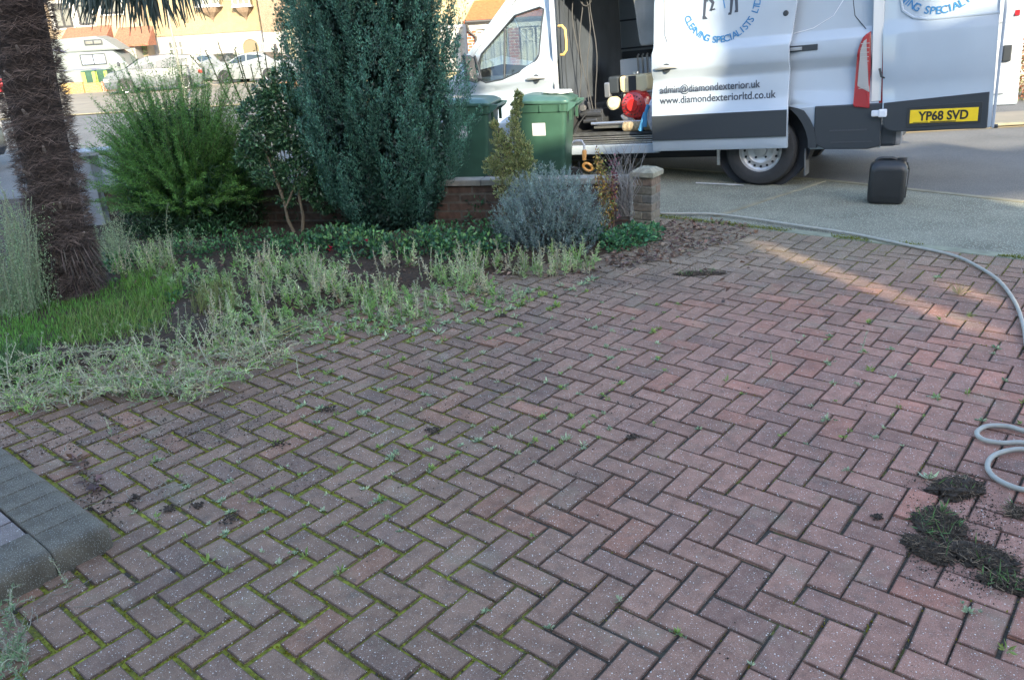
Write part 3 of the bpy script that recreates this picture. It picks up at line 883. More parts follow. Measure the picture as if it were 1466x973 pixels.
pwall(392, 425, 118, 36, brick_wall_mat('orange_brick', (.45, .17, .06), (.36, .13, .06), (.4, .3, .2)), 'front_wall', 'orange brick front wall right of the white car')

lp = thing('lamp_post', 'slim pale grey lamp post rising above the feathery green shrub', 'lamp post', (at(263, 130, 33)[0], 33, G))
mb = MB(); mb.tube([(0, 0, 0), (0, 0, .9)], .085); mb.build('base', mat('lamp_grey', (.17, .17, .15), .5), lp, smooth=True)
mb = MB(); mb.tube([(0, 0, .9), (0, 0, 6.0)], [.06, .045]); mb.build('pole', mat('lamp_grey', (.17, .17, .15), .5), lp, smooth=True)
mb = MB(); mb.tube([(0, 0, 6), (.25, -.1, 6.3), (.8, -.3, 6.4)], .03); mb.build('arm', mat('lamp_grey', (.17, .17, .15), .5), lp)
mb = MB(); mb.box((1.0, -.35, 6.4), (.5, .2, .12)); mb.build('lamp_head', mat('lamp_grey', (.17, .17, .15), .5), lp, bevel=.03)

# ================================================================== FAR VEHICLES
def wheel_parts(parent, x, y, z, r, wd, side, rimm=None, name='wheel'):
    """wheel whose outer face looks along side*y"""
    mb = MB()
    s = side
    mb.lathe((x, y, z), [(r * .62, s * wd * .5), (r * .66, s * wd * .53), (r * .9, s * wd * .52), (r * .985, s * wd * .42), (r, s * wd * .3), (r, -s * wd * .3), (r * .97, -s * wd * .45), (r * .6, -s * wd * .5)], 28, 'Y')
    t = mb.build(name, RUBBER, parent, smooth=True)
    mb = MB()
    mb.lathe((x, y, z), [(.001, s * wd * .40), (r * .16, s * wd * .42), (r * .2, s * wd * .36), (r * .46, s * wd * .30), (r * .56, s * wd * .34), (r * .6, s * wd * .50), (r * .645, s * wd * .52), (r * .64, s * wd * .4)], 28, 'Y')
    mb.build('rim', rimm or ALU, t, smooth=True)
    return t

def make_car(label, loc, rz, paint, prof, glassp, hw=.86, wb=(-1.3, 1.3), r=.32, name='parked_car', group=None):
    """prof: side outline (x forward, z up); the body is lofted so the sides tuck in above the waist and at the ends"""
    o = thing(name, label, 'car', loc, rz, group)
    mb = MB(); ws = []
    n = len(prof)
    xmin = min(p[0] for p in prof); xmax = max(p[0] for p in prof)
    def yw(x, z):
        t = max(0, (z - .85)) / .65
        e = min((x - xmin), (xmax - x))
        return hw * (1 - .20 * min(t, 1.1)) * (.86 + .14 * min(1, e / .45)) - (.03 if z < .3 else 0)
    L_ = [(x, -yw(x, z), z) for x, z in prof]; R_ = [(x, yw(x, z), z) for x, z in prof]
    cen = [(x, 0, z + (.03 if z > .6 else 0)) for x, z in prof]
    b = len(mb.v); mb.v += L_ + cen + R_
    for i in range(n):
        j = (i + 1) % n
        for k in (0, 1):
            mb.f.append((k * n + i, k * n + j, (k + 1) * n + j, (k + 1) * n + i)); mb.c.append(None); mb.mi.append(0)
    mb.f.append(tuple(range(n))); mb.c.append(None); mb.mi.append(0)
    mb.f.append(tuple(range(2 * n, 3 * n))[::-1]); mb.c.append(None); mb.mi.append(0)
    mb.build('body', paint, o, smooth=True, bevel=.03, angle=50)
    for sd in (-1, 1):
        mb = MB()
        for poly in glassp:
            vs = [(x, sd * (yw(x, z) + .006), z) for x, z in poly]
            vs2 = [(x, sd * (yw(x, z) - .02), z) for x, z in poly]; m_ = len(poly)
            mb.add(vs + vs2, [tuple(range(m_)), tuple(range(m_, 2 * m_))[::-1]] + [(i, (i + 1) % m_, m_ + (i + 1) % m_, m_ + i) for i in range(m_)])
        mb.build('side_window', DGLASS, o)
        mb = MB(); mb.lathe((wb[0], sd * (hw - .045), r), [(r + .07, 0), (r + .07, sd * .045), (.01, sd * .045)], 24, 'Y'); mb.build('wheel_arch', DARK, o); mb = MB(); mb.lathe((wb[1], sd * (hw - .045), r), [(r + .07, 0), (r + .07, sd * .045), (.01, sd * .045)], 24, 'Y')
        mb.build('wheel_arch', DARK, o)
        for x in wb: wheel_parts(o, x, sd * (hw - .09), r, r, .2, sd)
        mb = MB(); mb.box((xmax - .14, sd * (hw - .26), .68), (.24, .34, .14)); mb.build('headlight', CLEARL, o, bevel=.03)
        mb = MB(); mb.box((xmin + .12, sd * (hw - .22), .82), (.2, .28, .16)); mb.build('tail_light', REDL, o, bevel=.03)
        mb = MB(); mb.box((glassp[0][0][0] - .05, sd * (hw + .06), 1.0), (.12, .18, .12)); mb.build('mirror', paint, o, bevel=.03)
    # windscreen and rear window follow the outline
    def slab(pa, pb, nm):
        mb = MB(); q = []
        for (x, z) in (pa, pb): q.append((x, z))
        vs = []
        nx_, nz_ = (pa[1] - pb[1]), (pb[0] - pa[0]); l = math.hypot(nx_, nz_); nx_ /= l; nz_ /= l
        if nz_ < 0: nx_, nz_ = -nx_, -nz_
        for x, z in q:
            y = yw(x, z) * .86
            vs += [(x + nx_ * .035, -y, z + nz_ * .035), (x + nx_ * .035, y, z + nz_ * .035)]
        mb.add(vs, [(0, 1, 3, 2)]); mb.build(nm, DGLASS, o)
    ws = [p for p in prof]
    slab(ws_f[0], ws_f[1], 'windscreen'); slab(ws_r[0], ws_r[1], 'rear_window')
    mb = MB(); mb.box((xmax - .02, 0, .42), (.06, hw * 1.3, .16)); mb.build('bumper_grille', BLACKP, o, bevel=.02)
    mb = MB(); mb.box((xmax + .02, 0, .45), (.02, .5, .1)); mb.build('number_plate', PAPER, o)
    return o

sedan = [(-2.2, .35), (-2.25, .75), (-2.15, .98), (-1.7, 1.03), (-1.0, 1.40), (-.3, 1.47), (.35, 1.40), (1.15, 1.0), (1.9, .88), (2.2, .68), (2.22, .35), (2.1, .22), (-2.1, .22)]
sed_gl = [[(1.0, 1.0), (.35, 1.33), (-.05, 1.39), (-.05, 1.0)], [(-.12, 1.0), (-.12, 1.39), (-.9, 1.33), (-1.45, 1.03)]]
suv = [(-2.15, .4), (-2.2, .9), (-2.05, 1.1), (-1.75, 1.55), (-.9, 1.66), (.2, 1.62), (.55, 1.52), (1.25, 1.12), (2.0, .98), (2.25, .75), (2.25, .4), (2.1, .28), (-2.0, .28)]
suv_gl = [[(1.1, 1.1), (.5, 1.47), (-.1, 1.54), (-.1, 1.1)], [(-.18, 1.1), (-.18, 1.54), (-1.1, 1.53), (-1.2, 1.1)], [(-1.27, 1.12), (-1.18, 1.52), (-1.62, 1.46), (-1.85, 1.15)]]
SILVER = mat('car_silver', (.075, .09, .105), .45, metal=.1, coat=.3)
CWHITE = mat('car_white', (.22, .24, .25), .35, coat=.4)
CBLACK = mat('car_dark', (.02, .025, .035), .2, coat=1)
CRED = mat('car_red', (.45, .02, .03), .25, coat=1)
def far(px_, py_, Y):
    p = at(px_, py_, Y); return (p[0], Y, G)
ws_f = ((.55, 1.52), (1.25, 1.12)); ws_r = ((-1.75, 1.55), (-2.05, 1.1))
make_car('silver car with chrome grille parked nose left beside the lime green bins', far(226, 120, 40.5), pi + .25, SILVER, suv, suv_gl, r=.34)
ws_f = ((.35, 1.40), (1.15, 1.0)); ws_r = ((-1.0, 1.40), (-1.7, 1.03))
make_car('white saloon car parked in front of the arched porch', far(366, 104, 43.5), pi - .3, CWHITE, sedan, sed_gl)
make_car('small pale car half hidden behind the white saloon car', far(308, 100, 47.5), pi / 2 + .9, CWHITE, sedan, sed_gl)
ws_f = ((.35, 1.40), (1.15, 1.0))
make_car('red car glimpsed between the palm trunk and the camper van', (at(56, 108, 46)[0], 46, G), pi + .1, CRED, sedan, sed_gl)
p = gnd(-38, 250, 0)
make_car('black car cut off by the left edge behind the palm', (p[0] - 2.2, p[1] + .9, -.05), -.35, CBLACK, sedan, sed_gl)

# camper van: high roof, two-pane window, stripes
cvn = thing('camper_van', 'white high-top camper van with stripes and curtained windows behind the ochre wall', 'camper van', (at(147, 100, 46.0)[0], 46.0, G), .05)
cvn.scale = (1.03, 1, 1.0)
CAMP = mat('camper_white', (.15, .175, .175), .5, coat=.1)
mb = MB(); body = [(-2.35, .35), (-2.4, 1.0), (-2.35, 1.9), (-2.2, 2.0), (1.05, 1.95), (1.3, 1.75), (1.75, 1.15), (2.35, .98), (2.45, .7), (2.45, .35)]
mb.prism(body, -.95, .95, lambda a, b, h: (a, h, b)); mb.build('body', CAMP, cvn, bevel=.06)
mb = MB(); top = [(-2.3, 1.98), (-2.32, 2.25), (-2.15, 2.66), (.3, 2.72), (.75, 2.55), (1.45, 1.98)]
mb.prism(top, -.86, .86, lambda a, b, h: (a, h, b)); mb.build('high_top', CAMP, cvn, bevel=.08)
for sd in (1, -1):
    for (x0, x1, z0, z1, nm, m_) in ((-.55, .62, 1.35, 1.80, 'side_window', CURT), (-.2, .6, 2.33, 2.5, 'roof_window', WINGL)):
        mb = MB(); mb.box(((x0 + x1) / 2, sd * (.955 if nm == 'side_window' else .865), (z0 + z1) / 2), (x1 - x0 + .1, .03, z1 - z0 + .1)); f = mb.build(nm, BLACKP, cvn, bevel=.03)
        mb = MB(); q = (x1 - x0) / 2 - .03
        for xx in (x0 + q / 2, x1 - q / 2): mb.box((xx, sd * (.965 if nm == 'side_window' else .875), (z0 + z1) / 2), (q, .03, z1 - z0))
        mb.build('pane', mat('curtain_blue', (.30, .36, .46), .5, var=(9, .3)) if nm == 'side_window' else m_, f, bevel=.02)
    mb = MB(); mb.prism([(.85, 1.33), (.85, 1.82), (1.12, 1.8), (1.6, 1.33)], sd * .952, sd * .975, lambda a, b, h: (a, h, b)); mb.build('cab_window', mat('curtain_blue', (.30, .36, .46), .5, var=(9, .3)), cvn)
    mb = MB()
    mb.box((-1.0, sd * .958, 1.12), (2.4, .012, .03)); mb.prism([(-.2, 1.1), (.05, 1.1), (.5, .82), (.25, .82)], sd * .952, sd * .964, lambda a, b, h: (a, h, b))
    mb.prism([(.15, 1.1), (.3, 1.1), (.75, .82), (.6, .82)], sd * .952, sd * .964, lambda a, b, h: (a, h, b))
    mb.prism([(-2.0, 2.2), (-1.6, 2.2), (-1.2, 2.02), (-1.5, 2.02)], sd * .866, sd * .874, lambda a, b, h: (a, h, b))
    mb.build('stripe', mat('stripe_blue', (.08, .09, .16), .5), cvn)
    for x in (-1.45, 1.6): wheel_parts(cvn, x, sd * .86, .32, .32, .2, sd)
    mb = MB(); mb.box((1.25, sd * 1.0, 1.28), (.1, .16, .2)); mb.build('mirror', BLACKP, cvn, bevel=.02)

# lime green bins by the far wall
LIME = mat('bin_lime', (.30, .42, .08), .5)
def small_bin(pxc, Y, label):
    o = thing('street_bin', label, 'bin', (at(pxc, 110, Y)[0], Y, G))
    mb = MB(); mb.add([(-.26, -.3, .05), (.26, -.3, .05), (.26, .3, .05), (-.26, .3, .05), (-.33, -.36, 1.0), (.33, -.36, 1.0), (.33, .36, 1.0), (-.33, .36, 1.0)],
                      [(0, 3, 2, 1), (4, 5, 6, 7), (0, 1, 5, 4), (1, 2, 6, 5), (2, 3, 7, 6), (3, 0, 4, 7)]); mb.build('body', BINGREEN, o, bevel=.02)
    mb = MB(); mb.box((0, 0, 1.04), (.70, .78, .07)); mb.build('lid', BINGREEN, o, bevel=.02)
    mb = MB(); mb.add([(-.36, -.372, .3), (-.16, -.372, .3), (-.16, -.385, 1.0), (-.38, -.385, 1.0)], [(0, 1, 2, 3)]); mb.add([(.18, -.372, .3), (.33, -.372, .3), (.38, -.385, 1.0), (.2, -.385, 1.0)], [(0, 1, 2, 3)])
    mb.build('reflective_panel', LIME, o)
    for s in (-1, 1):
        mb = MB(); mb.lathe((s * .27, .28, .12), [(.001, .03 * s), (.12, .03 * s), (.12, -.03 * s), (.001, -.03 * s)], 14, 'X'); mb.build('wheel', RUBBER, o)
    return o
small_bin(132, 44.2, 'green wheelie bin with lime side strips in front of the camper van')
small_bin(149, 44.4, 'darker green wheelie bin between the lime striped bin and the silver car')
# ================================================================== THE WORK VAN
PSI, PIT, ROL = radians(31), radians(2.8), radians(1.5)
VO = Vector((2.57, 7.87, 0))
VF = Vector((-cos(PSI) * cos(PIT), sin(PSI) * cos(PIT), -sin(PIT)))
VN0 = Vector((-sin(PSI), -cos(PSI), 0))
VU0 = VF.cross(VN0)
if VU0.z < 0: VU0 = -VU0
VN = VN0 * cos(ROL) + VU0 * sin(ROL)
VU = VU0 * cos(ROL) - VN0 * sin(ROL)
# local frame: x forward, y away from the kerb side (so the near side is y=0 and inside is y<0), z up; stored right-handed
van = thing('panel_van', 'white panel van with its sliding side door and rear doors open, parked on the pavement', 'van')
VM = Matrix(((VF.x, VN.x, VU.x, VO.x), (VF.y, VN.y, VU.y, VO.y), (VF.z, VN.z, VU.z, VO.z), (0, 0, 0, 1)))
# x forward, y outward, z up is left-handed for the near side: mirror y in the meshes, keep the matrix a rotation
VMr = VM @ Matrix.Diagonal((1, -1, 1, 1))
if VMr.determinant() < 0: VMr = VM; YS = 1
else: YS = -1
van.matrix_world = VMr

class VB(MB):
    """van builder: y outward from the near side; flipped on build"""
    def build(s, name, m, parent=None, **k):
        s.v = [(x, y * YS, z) for x, y, z in s.v]
        return MB.build(s, name, m, parent or van, **k)

def bodyline(z):
    """how far the side skin sits outward at height z: the pressed lines of the flank"""
    pts = [(.30, -.05), (.36, -.012), (.46, 0), (.735, .012), (.745, 0), (.92, -.002), (1.05, -.045), (1.09, -.048), (1.15, -.006), (1.19, 0), (1.31, -.002),
           (1.335, -.01), (1.385, -.055), (1.41, -.060), (1.75, -.075), (2.1, -.115), (2.35, -.17), (2.5, -.28)]
    for (a, b), (c, d) in zip(pts[:-1], pts[1:]):
        if z <= c:
            t = min(max((z - a) / (c - a), 0), 1); return b + (d - b) * t
    return pts[-1][1]

def rounded(poly, r, n=5):
    out = []
    m_ = len(poly)
    for i in range(m_):
        p0 = Vector(poly[i - 1]); p1 = Vector(poly[i]); p2 = Vector(poly[(i + 1) % m_])
        rr = r[i] if isinstance(r, (list, tuple)) else r
        if rr <= 0: out.append(tuple(p1)); continue
        a = (p0 - p1); b = (p2 - p1); rr_ = min(rr, a.length * .48, b.length * .48)
        s_, e_ = p1 + a.normalized() * rr_, p1 + b.normalized() * rr_
        for k in range(n + 1):
            t = k / n; out.append(tuple((1 - t) ** 2 * s_ + 2 * t * (1 - t) * p1 + t * t * e_))
    return out

def panel(name, poly, y0, m, parent=None, holes=(), thick=.03, zs=None, xs=None, prof=bodyline, flip=False, bevel=0.0):
    """a pressed metal panel: outline cut along the body lines, optional convex holes, real thickness"""
    bm = bmesh.new()
    vs = [bm.verts.new((x, 0, z)) for x, z in poly]; bm.faces.new(vs)
    zz = zs or [.36, .46, .60, .735, .745, .92, 1.05, 1.09, 1.15, 1.19, 1.31, 1.335, 1.385, 1.41, 1.6, 1.75, 1.95, 2.1, 2.25, 2.35]
    for z in zz:
        bmesh.ops.bisect_plane(bm, geom=bm.verts[:] + bm.edges[:] + bm.faces[:], plane_co=(0, 0, z), plane_no=(0, 0, 1), dist=1e-5)
    if xs:
        for x in xs: bmesh.ops.bisect_plane(bm, geom=bm.verts[:] + bm.edges[:] + bm.faces[:], plane_co=(x, 0, 0), plane_no=(1, 0, 0), dist=1e-5)
    for h in holes:
        nh = len(h); cx = sum(p[0] for p in h) / nh; cz = sum(p[1] for p in h) / nh
        for i in range(nh):
            a, b = h[i], h[(i + 1) % nh]; d = (b[0] - a[0], b[1] - a[1])
            if math.hypot(*d) < 1e-6: continue
            bmesh.ops.bisect_plane(bm, geom=bm.verts[:] + bm.edges[:] + bm.faces[:], plane_co=(a[0], 0, a[1]), plane_no=(-d[1], 0, d[0]), dist=1e-6)
        def inside(x, z):
            sg = None
            for i in range(nh):
                a, b = h[i], h[(i + 1) % nh]
                if math.hypot(b[0] - a[0], b[1] - a[1]) < 1e-6: continue
                c = (b[0] - a[0]) * (z - a[1]) - (b[1] - a[1]) * (x - a[0])
                if sg is None: sg = c > 0
                elif (c > 0) != sg: return False
            return True
        dl = [f for f in bm.faces if inside(f.calc_center_median().x, f.calc_center_median().z)]
        bmesh.ops.delete(bm, geom=dl, context='FACES')
    sg = -1 if flip else 1
    for v in bm.verts: v.co.y = (y0 + sg * prof(v.co.z)) * YS
    bmesh.ops.recalc_face_normals(bm, faces=bm.faces)
    # make normals look outward
    f0 = max(bm.faces, key=lambda f: f.calc_area())
    if f0.normal.y * YS * sg < 0: bmesh.ops.reverse_faces(bm, faces=bm.faces)
    me = bpy.data.meshes.new(name); bm.to_mesh(me); bm.free()
    me.materials.append(m)
    me.polygons.foreach_set('use_smooth', [True] * len(me.polygons))
    o = bpy.data.objects.new(name, me); COL.objects.link(o); o.parent = parent or van
    sol = o.modifiers.new('s', 'SOLIDIFY'); sol.thickness = thick; sol.offset = -1
    bv = o.modifiers.new('b', 'BEVEL'); bv.width = .006; bv.segments = 2; bv.limit_method = 'ANGLE'; bv.angle_limit = radians(50)
    return o

FARY = -2.0
XR = -1.08
WX = [(2.701, 1.86), (2.381, 1.912), (2.333, 1.886), (2.355, 1.785), (2.418, 1.432), (2.461, 1.368), (2.656, 1.27), (2.875, 1.207), (3.096, 1.188), (3.174, 1.222), (3.206, 1.40), (3.16, 1.50)]
archr = [(.46 * cos(pi * (k / 14)), .36 + .47 * sin(pi * (k / 14))) for k in range(15)]
archf = [(3.30 + x, z) for x, z in archr]
# rear quarter, near side: from the door opening back, with the wheel arch cut out of its outline
q = [(XR, .34), (XR, .70), (-1.02, 2.35), (1.04, 2.35), (1.04, .40)] + [(.46, .36)] + archr[1:] + [(-.46, .34)]
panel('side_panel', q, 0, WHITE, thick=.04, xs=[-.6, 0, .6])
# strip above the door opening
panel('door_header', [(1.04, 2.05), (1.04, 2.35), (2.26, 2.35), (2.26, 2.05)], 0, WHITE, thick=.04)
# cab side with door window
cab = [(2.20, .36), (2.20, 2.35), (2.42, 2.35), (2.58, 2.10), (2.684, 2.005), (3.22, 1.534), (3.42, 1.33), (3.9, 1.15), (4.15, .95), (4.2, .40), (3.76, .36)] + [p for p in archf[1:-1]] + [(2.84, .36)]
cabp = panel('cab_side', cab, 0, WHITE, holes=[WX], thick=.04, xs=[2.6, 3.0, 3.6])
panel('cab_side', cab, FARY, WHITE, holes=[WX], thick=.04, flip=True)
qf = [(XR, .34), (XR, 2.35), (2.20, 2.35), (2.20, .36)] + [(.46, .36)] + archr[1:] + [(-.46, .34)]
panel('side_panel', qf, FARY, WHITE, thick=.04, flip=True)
# roof, bonnet, windscreen
vb = VB()
rp = [(-1.08, 2.33, 0), (-1.0, 2.47, 0), (2.2, 2.50, 0), (2.45, 2.36, 0)]
ysec = [(-.16, 0), (-.24, .10), (-.5, .16), (-1.0, .18), (-1.5, .16), (-1.76, .10), (-1.84, 0)]
for k, xx in enumerate((XR, -.9, 2.1, 2.42)):
    zz = (0, .0, .0, -.06)[k]
    vb.v += [(xx, y, 2.33 + h + zz) for y, h in ysec]
for k in range(3):
    for i in range(6):
        vb.f.append((k * 7 + i, k * 7 + i + 1, k * 7 + 8 + i, k * 7 + 7 + i)); vb.c.append(None); vb.mi.append(0)
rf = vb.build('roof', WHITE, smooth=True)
vb = VB(); Y0, Y1 = -.07, -1.93
ws = [(2.42, 2.40), (2.70, 2.06), (3.26, 1.54), (3.50, 1.30)]
for x, z in ws: vb.v += [(x, Y0 - .1, z), (x + .08, -1, z + .04), (x, Y1 + .1, z)]
for k in range(3):
    for i in range(2): vb.f.append((k * 3 + i, k * 3 + i + 1, k * 3 + 4 + i, k * 3 + 3 + i)); vb.c.append(None); vb.mi.append(0)
vb.build('windscreen', GLASS, smooth=True)
vb = VB()
for x, z in [(3.42, 1.32), (3.6, 1.25), (3.9, 1.16), (4.12, 1.0), (4.24, .8)]: vb.v += [(x, -.04, z - .02), (x + .03, -1, z + .05), (x, -1.96, z - .02)]
for k in range(4):
    for i in range(2): vb.f.append((k * 3 + i, k * 3 + i + 1, k * 3 + 4 + i, k * 3 + 3 + i)); vb.c.append(None); vb.mi.append(0)
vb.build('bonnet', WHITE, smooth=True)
vb = VB(); vb.box((4.2, -1, .52), (.22, 1.9, .42)); vb.build('front_bumper', BLACKP, bevel=.05)
vb = VB(); vb.box((4.22, -1, .86), (.08, 1.1, .22)); vb.build('grille', BLACKP, bevel=.02)
for yy in (-.22, -1.78):
    vb = VB(); vb.box((4.08, yy, .98), (.3, .3, .24)); vb.build('headlight', CLEARL, bevel=.06)
# A pillar
for yy, nm in ((-.085, 'near'), (FARY + .085, 'far')):
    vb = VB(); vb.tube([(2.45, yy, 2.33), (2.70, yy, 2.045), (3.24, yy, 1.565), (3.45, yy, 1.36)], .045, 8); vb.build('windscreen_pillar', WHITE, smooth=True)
# window glass, seals
def offs(poly, d):
    cx = sum(p[0] for p in poly) / len(poly); cz = sum(p[1] for p in poly) / len(poly)
    return [(cx + (x - cx) * (1 + d), cz + (z - cz) * (1 + d)) for x, z in poly]
for y0, sg in ((0, 1), (FARY, -1)):
    vb = VB(); n = len(WX)
    vb.add([(x, y0 + sg * (bodyline(z) - .022), z) for x, z in offs(WX, .03)], [tuple(range(n))]); vb.build('cab_window', GLASS, recalc=False)
    vb = VB(); vb.tube([(x, y0 + sg * (bodyline(z) - .004), z) for x, z in WX + WX[:2]], .011, 6); f_ = vb.build('window_seal', BLACKP, smooth=True)
    vb = VB(); vb.tube([(2.86, y0 + sg * (bodyline(1.2) - .018), 1.20), (2.84, y0 + sg * (bodyline(1.8) - .018), 1.77)], .013, 6); vb.build('window_divider', BLACKP)
# near front door outline groove and mirror, handle
def groove(pts, y=.0, r=.0045, name='door_seam', parent=None, prof=bodyline):
    vb = VB(); vb.tube([(x, y + prof(z) + .0005, z) for x, z in pts], r, 5); return vb.build(name, INK, parent)
dseam = [(2.24, .40), (2.24, 1.0), (2.235, 1.6), (2.27, 2.0), (2.36, 2.10), (2.62, 2.04)]
groove(dseam)
def handle(x, z, y, parent, m=ALU):
    vb = VB(); n = 14
    vb.lathe((x, y, z), [(.001, -.05)] + [(.045, .004), (.04, .007), (.001, .008)], 18, 'Y'); cup = vb.build('handle_cup', BLACKP, parent)
    vb = VB(); pts = [(x + .115 - .23 * k / n, y + .012 + .022 * sin(pi * k / n), z + .012 * sin(pi * k / n)) for k in range(n + 1)]
    vb.tube(pts, [.008 + .012 * sin(pi * min(1, (k + 1.5) / n)) for k in range(n + 1)], 8); vb.build('door_handle', m, parent, smooth=True)
HM = mat('handle_grey', (.36, .36, .34), .35, metal=.3)
handle(2.44, 1.185, bodyline(1.18), van, HM)
vb = VB(); vb.add([(3.245, .02, 1.19), (3.17, .02, 1.19), (3.20, .02, 1.46), (3.245, .02, 1.50), (3.245, .22, 1.23), (3.19, .22, 1.23), (3.20, .22, 1.50), (3.245, .22, 1.52)],
                  [(0, 1, 2, 3), (4, 7, 6, 5), (0, 4, 5, 1), (1, 5, 6, 2), (2, 6, 7, 3), (3, 7, 4, 0)])
mr = vb.build('mirror', BLACKP, bevel=.025)
vb = VB(); vb.tube([(3.18, -.03, 1.235), (3.215, .05, 1.25)], .035, 8); vb.build('mirror_arm', BLACKP)
vb = VB(); vb.prism(rounded([(3.16, 1.22), (3.24, 1.22), (3.30, 1.38), (3.22, 1.50)], .02), -.02, .012, lambda a, b, h: (a, h - .02, b)); vb.build('mirror_base', BLACKP)
vb = VB(); vb.box((3.25, FARY - .12, 1.38), (.08, .2, .3)); vb.build('mirror', BLACKP, bevel=.02)
# 29 painted on the cab door
def van_text(txt, size, x, z, m, y=None, parent=None, name='lettering', align='LEFT', bold=0, ang=0, sx=1.0):
    yy = (bodyline(z) if y is None else y)
    # text runs towards the rear (-x), reads up +z, faces outward
    R = Matrix(((-1, 0, 0, 0), (0, 0, YS, 0), (0, 1, 0, 0), (0, 0, 0, 1)))
    A = Matrix.Rotation(ang, 4, 'Z')
    T = Matrix.Translation((x, yy * YS, z))
    Mx = T @ R @ A
    return text_mesh(txt, size, name, m, parent or van, Mx, align, bold, sx=sx)
van_text('2 9', .115, 2.80, .865, INK, y=.004, bold=.001)
# black cladding along the sill
vb = VB()
for x0, x1 in ((2.30, 2.80), ):
    vb.prism([(x0, .50), (x0, .735), (x1, .735), (x1, .50)], -.01, .018, lambda a, b, h: (a, h, b))
vb.build('side_moulding', BLACKP, bevel=.006)
# rear arch and bumper, dark plastic wrapping the corner
vb = VB()
wo = [(.53 * cos(pi * (k / 18)), .36 + .54 * sin(pi * (k / 18))) for k in range(19)]
wi = [(.455 * cos(pi * (k / 18)), .36 + .465 * sin(pi * (k / 18))) for k in range(19)]
wo = [(x, min(z, .735)) for x, z in wo]
for k in range(18): vb.prism([wo[k], wo[k + 1], wi[k + 1], wi[k]], -.015, .028, lambda a, b, h: (a, h, b))
vb.build('wheel_arch', BLACKP)
vb = VB()
nb = [(-.50, .40), (-.50, .742), (XR, .742), (XR, .36), (-.98, .335), (-.6, .345)]
vb.prism(nb, -.02, .022, lambda a, b, h: (a, h, b))
vb.build('rear_cladding', BLACKP, bevel=.012)
vb = VB(); vb.box((-.80, .0235, .512), (.32, .004, .012)); vb.box((-.83, .0235, .405), (.36, .004, .008)); vb.build('cladding_crease', mat('cladding_edge', (.055, .06, .07), .35))
vb = VB(); vb.box((XR - .05, -1.0, .45), (.16, 1.96, .2)); vb.build('rear_bumper', BLACKP, bevel=.03)
vb = VB(); vb.box((XR - .12, -.10, .44), (.10, .14, .17)); vb.build('bumper_end', mat('grey_plastic', (.22, .22, .23), .5), bevel=.03)
vb = VB(); vb.box((XR - .15, -.22, .40), (.03, .10, .045)); vb.build('reflector', mat('orange_reflector', (.75, .20, .06), .2, coat=1), bevel=.006)
# rear inner corner post: white metal post with red lamp side visible in the hinge gap
vb = VB(); vb.prism([(-.985, .76), (-1.062, .76), (-1.025, 2.3), (-.935, 2.3)], -.03, .008, lambda a, b, h: (a, h, b)); vb.build('door_post', mat('post_white', (.66, .66, .64), .4))
# tail lamp
tl = rounded([(-.835, .72), (-.845, 1.20), (-.885, 1.32), (-.952, 1.365), (-.975, .70)], [.02, .05, .04, .02, .01])
vb = VB(); vb.prism(tl, -.05, .03, lambda a, b, h: (a, h + bodyline(b) * .6, b)); lamp = vb.build('tail_light', REDL, bevel=.01)
cl = rounded([(-.862, .90), (-.872, 1.2), (-.895, 1.28), (-.920, 1.30), (-.920, 1.12), (-.958, 1.06), (-.966, .84)], .010)
vb = VB(); vb.prism(cl, .0, .037, lambda a, b, h: (a, h + bodyline(b) * .6, b)); lens = vb.build('clear_lens', CLEARL, lamp, bevel=.006)
vb = VB()
for k in range(11): vb.box((-.91, .0385 + bodyline(.9 + k * .04) * .6, .88 + k * .038), (.07, .003, .006))
vb.build('lens_rib', mat('lens_rib_grey', (.35, .34, .34), .3), lamp)
vb = VB(); vb.box((XR + .015, -.01, .98), (.04, .03, .50)); vb.build('lamp_return', REDL, lamp, bevel=.008)
# sill step under the opening
vb = VB(); vb.box((1.62, -.02, .400), (1.16, .07, .10)); vb.build('sill', WHITE, bevel=.012)
vb = VB()
for k, (yy, zz) in enumerate(((-.03, .462), (-.075, .478), (-.12, .497), (-.16, .515))): vb.box((1.62, yy, zz), (1.155, .03, .012))
vb.build('step_rail', ALU, bevel=.003)
vb = VB(); vb.box((1.62, -.11, .462), (1.155, .18, .02)); vb.build('step', BLACKP)
vb = VB(); vb.box((1.1, -1.0, .34), (2.6, 1.7, .10)); vb.box((1.5, -.55, .29), (1.9, .3, .09)); vb.build('underbody', DARK)
# cargo floor and lining
CARPET = mat('cargo_floor', (.045, .05, .055), .85, var=(14, .5), bump=(50, .6, .004))
vb = VB(); vb.box((.6, -1.05, .545), (3.3, 1.75, .03)); vb.build('cargo_floor', CARPET)
vb = VB(); vb.box((.6, -1.92, 1.45), (3.2, .03, 1.8)); vb.build('cargo_lining', LINING)
vb = VB(); vb.box((2.22, -1.05, 1.45), (.03, 1.75, 1.8)); vb.build('bulkhead', LINING)
vb = VB(); vb.box((.6, -1.05, 2.33), (3.2, 1.75, .02)); vb.build('cargo_ceiling', LINING)
# ribs and boards on the far cargo wall
vb = VB()
for x in (.3, .9, 1.3, 1.75): vb.box((x, -1.89, 1.5), (.03, .05, 1.7))
for z in (1.15, 1.42, 1.75): vb.box((1.2, -1.885, z), (2.0, .035, .02))
vb.build('lining_rib', mat('lining_rib', (.05, .062, .08), .8), bevel=.006)
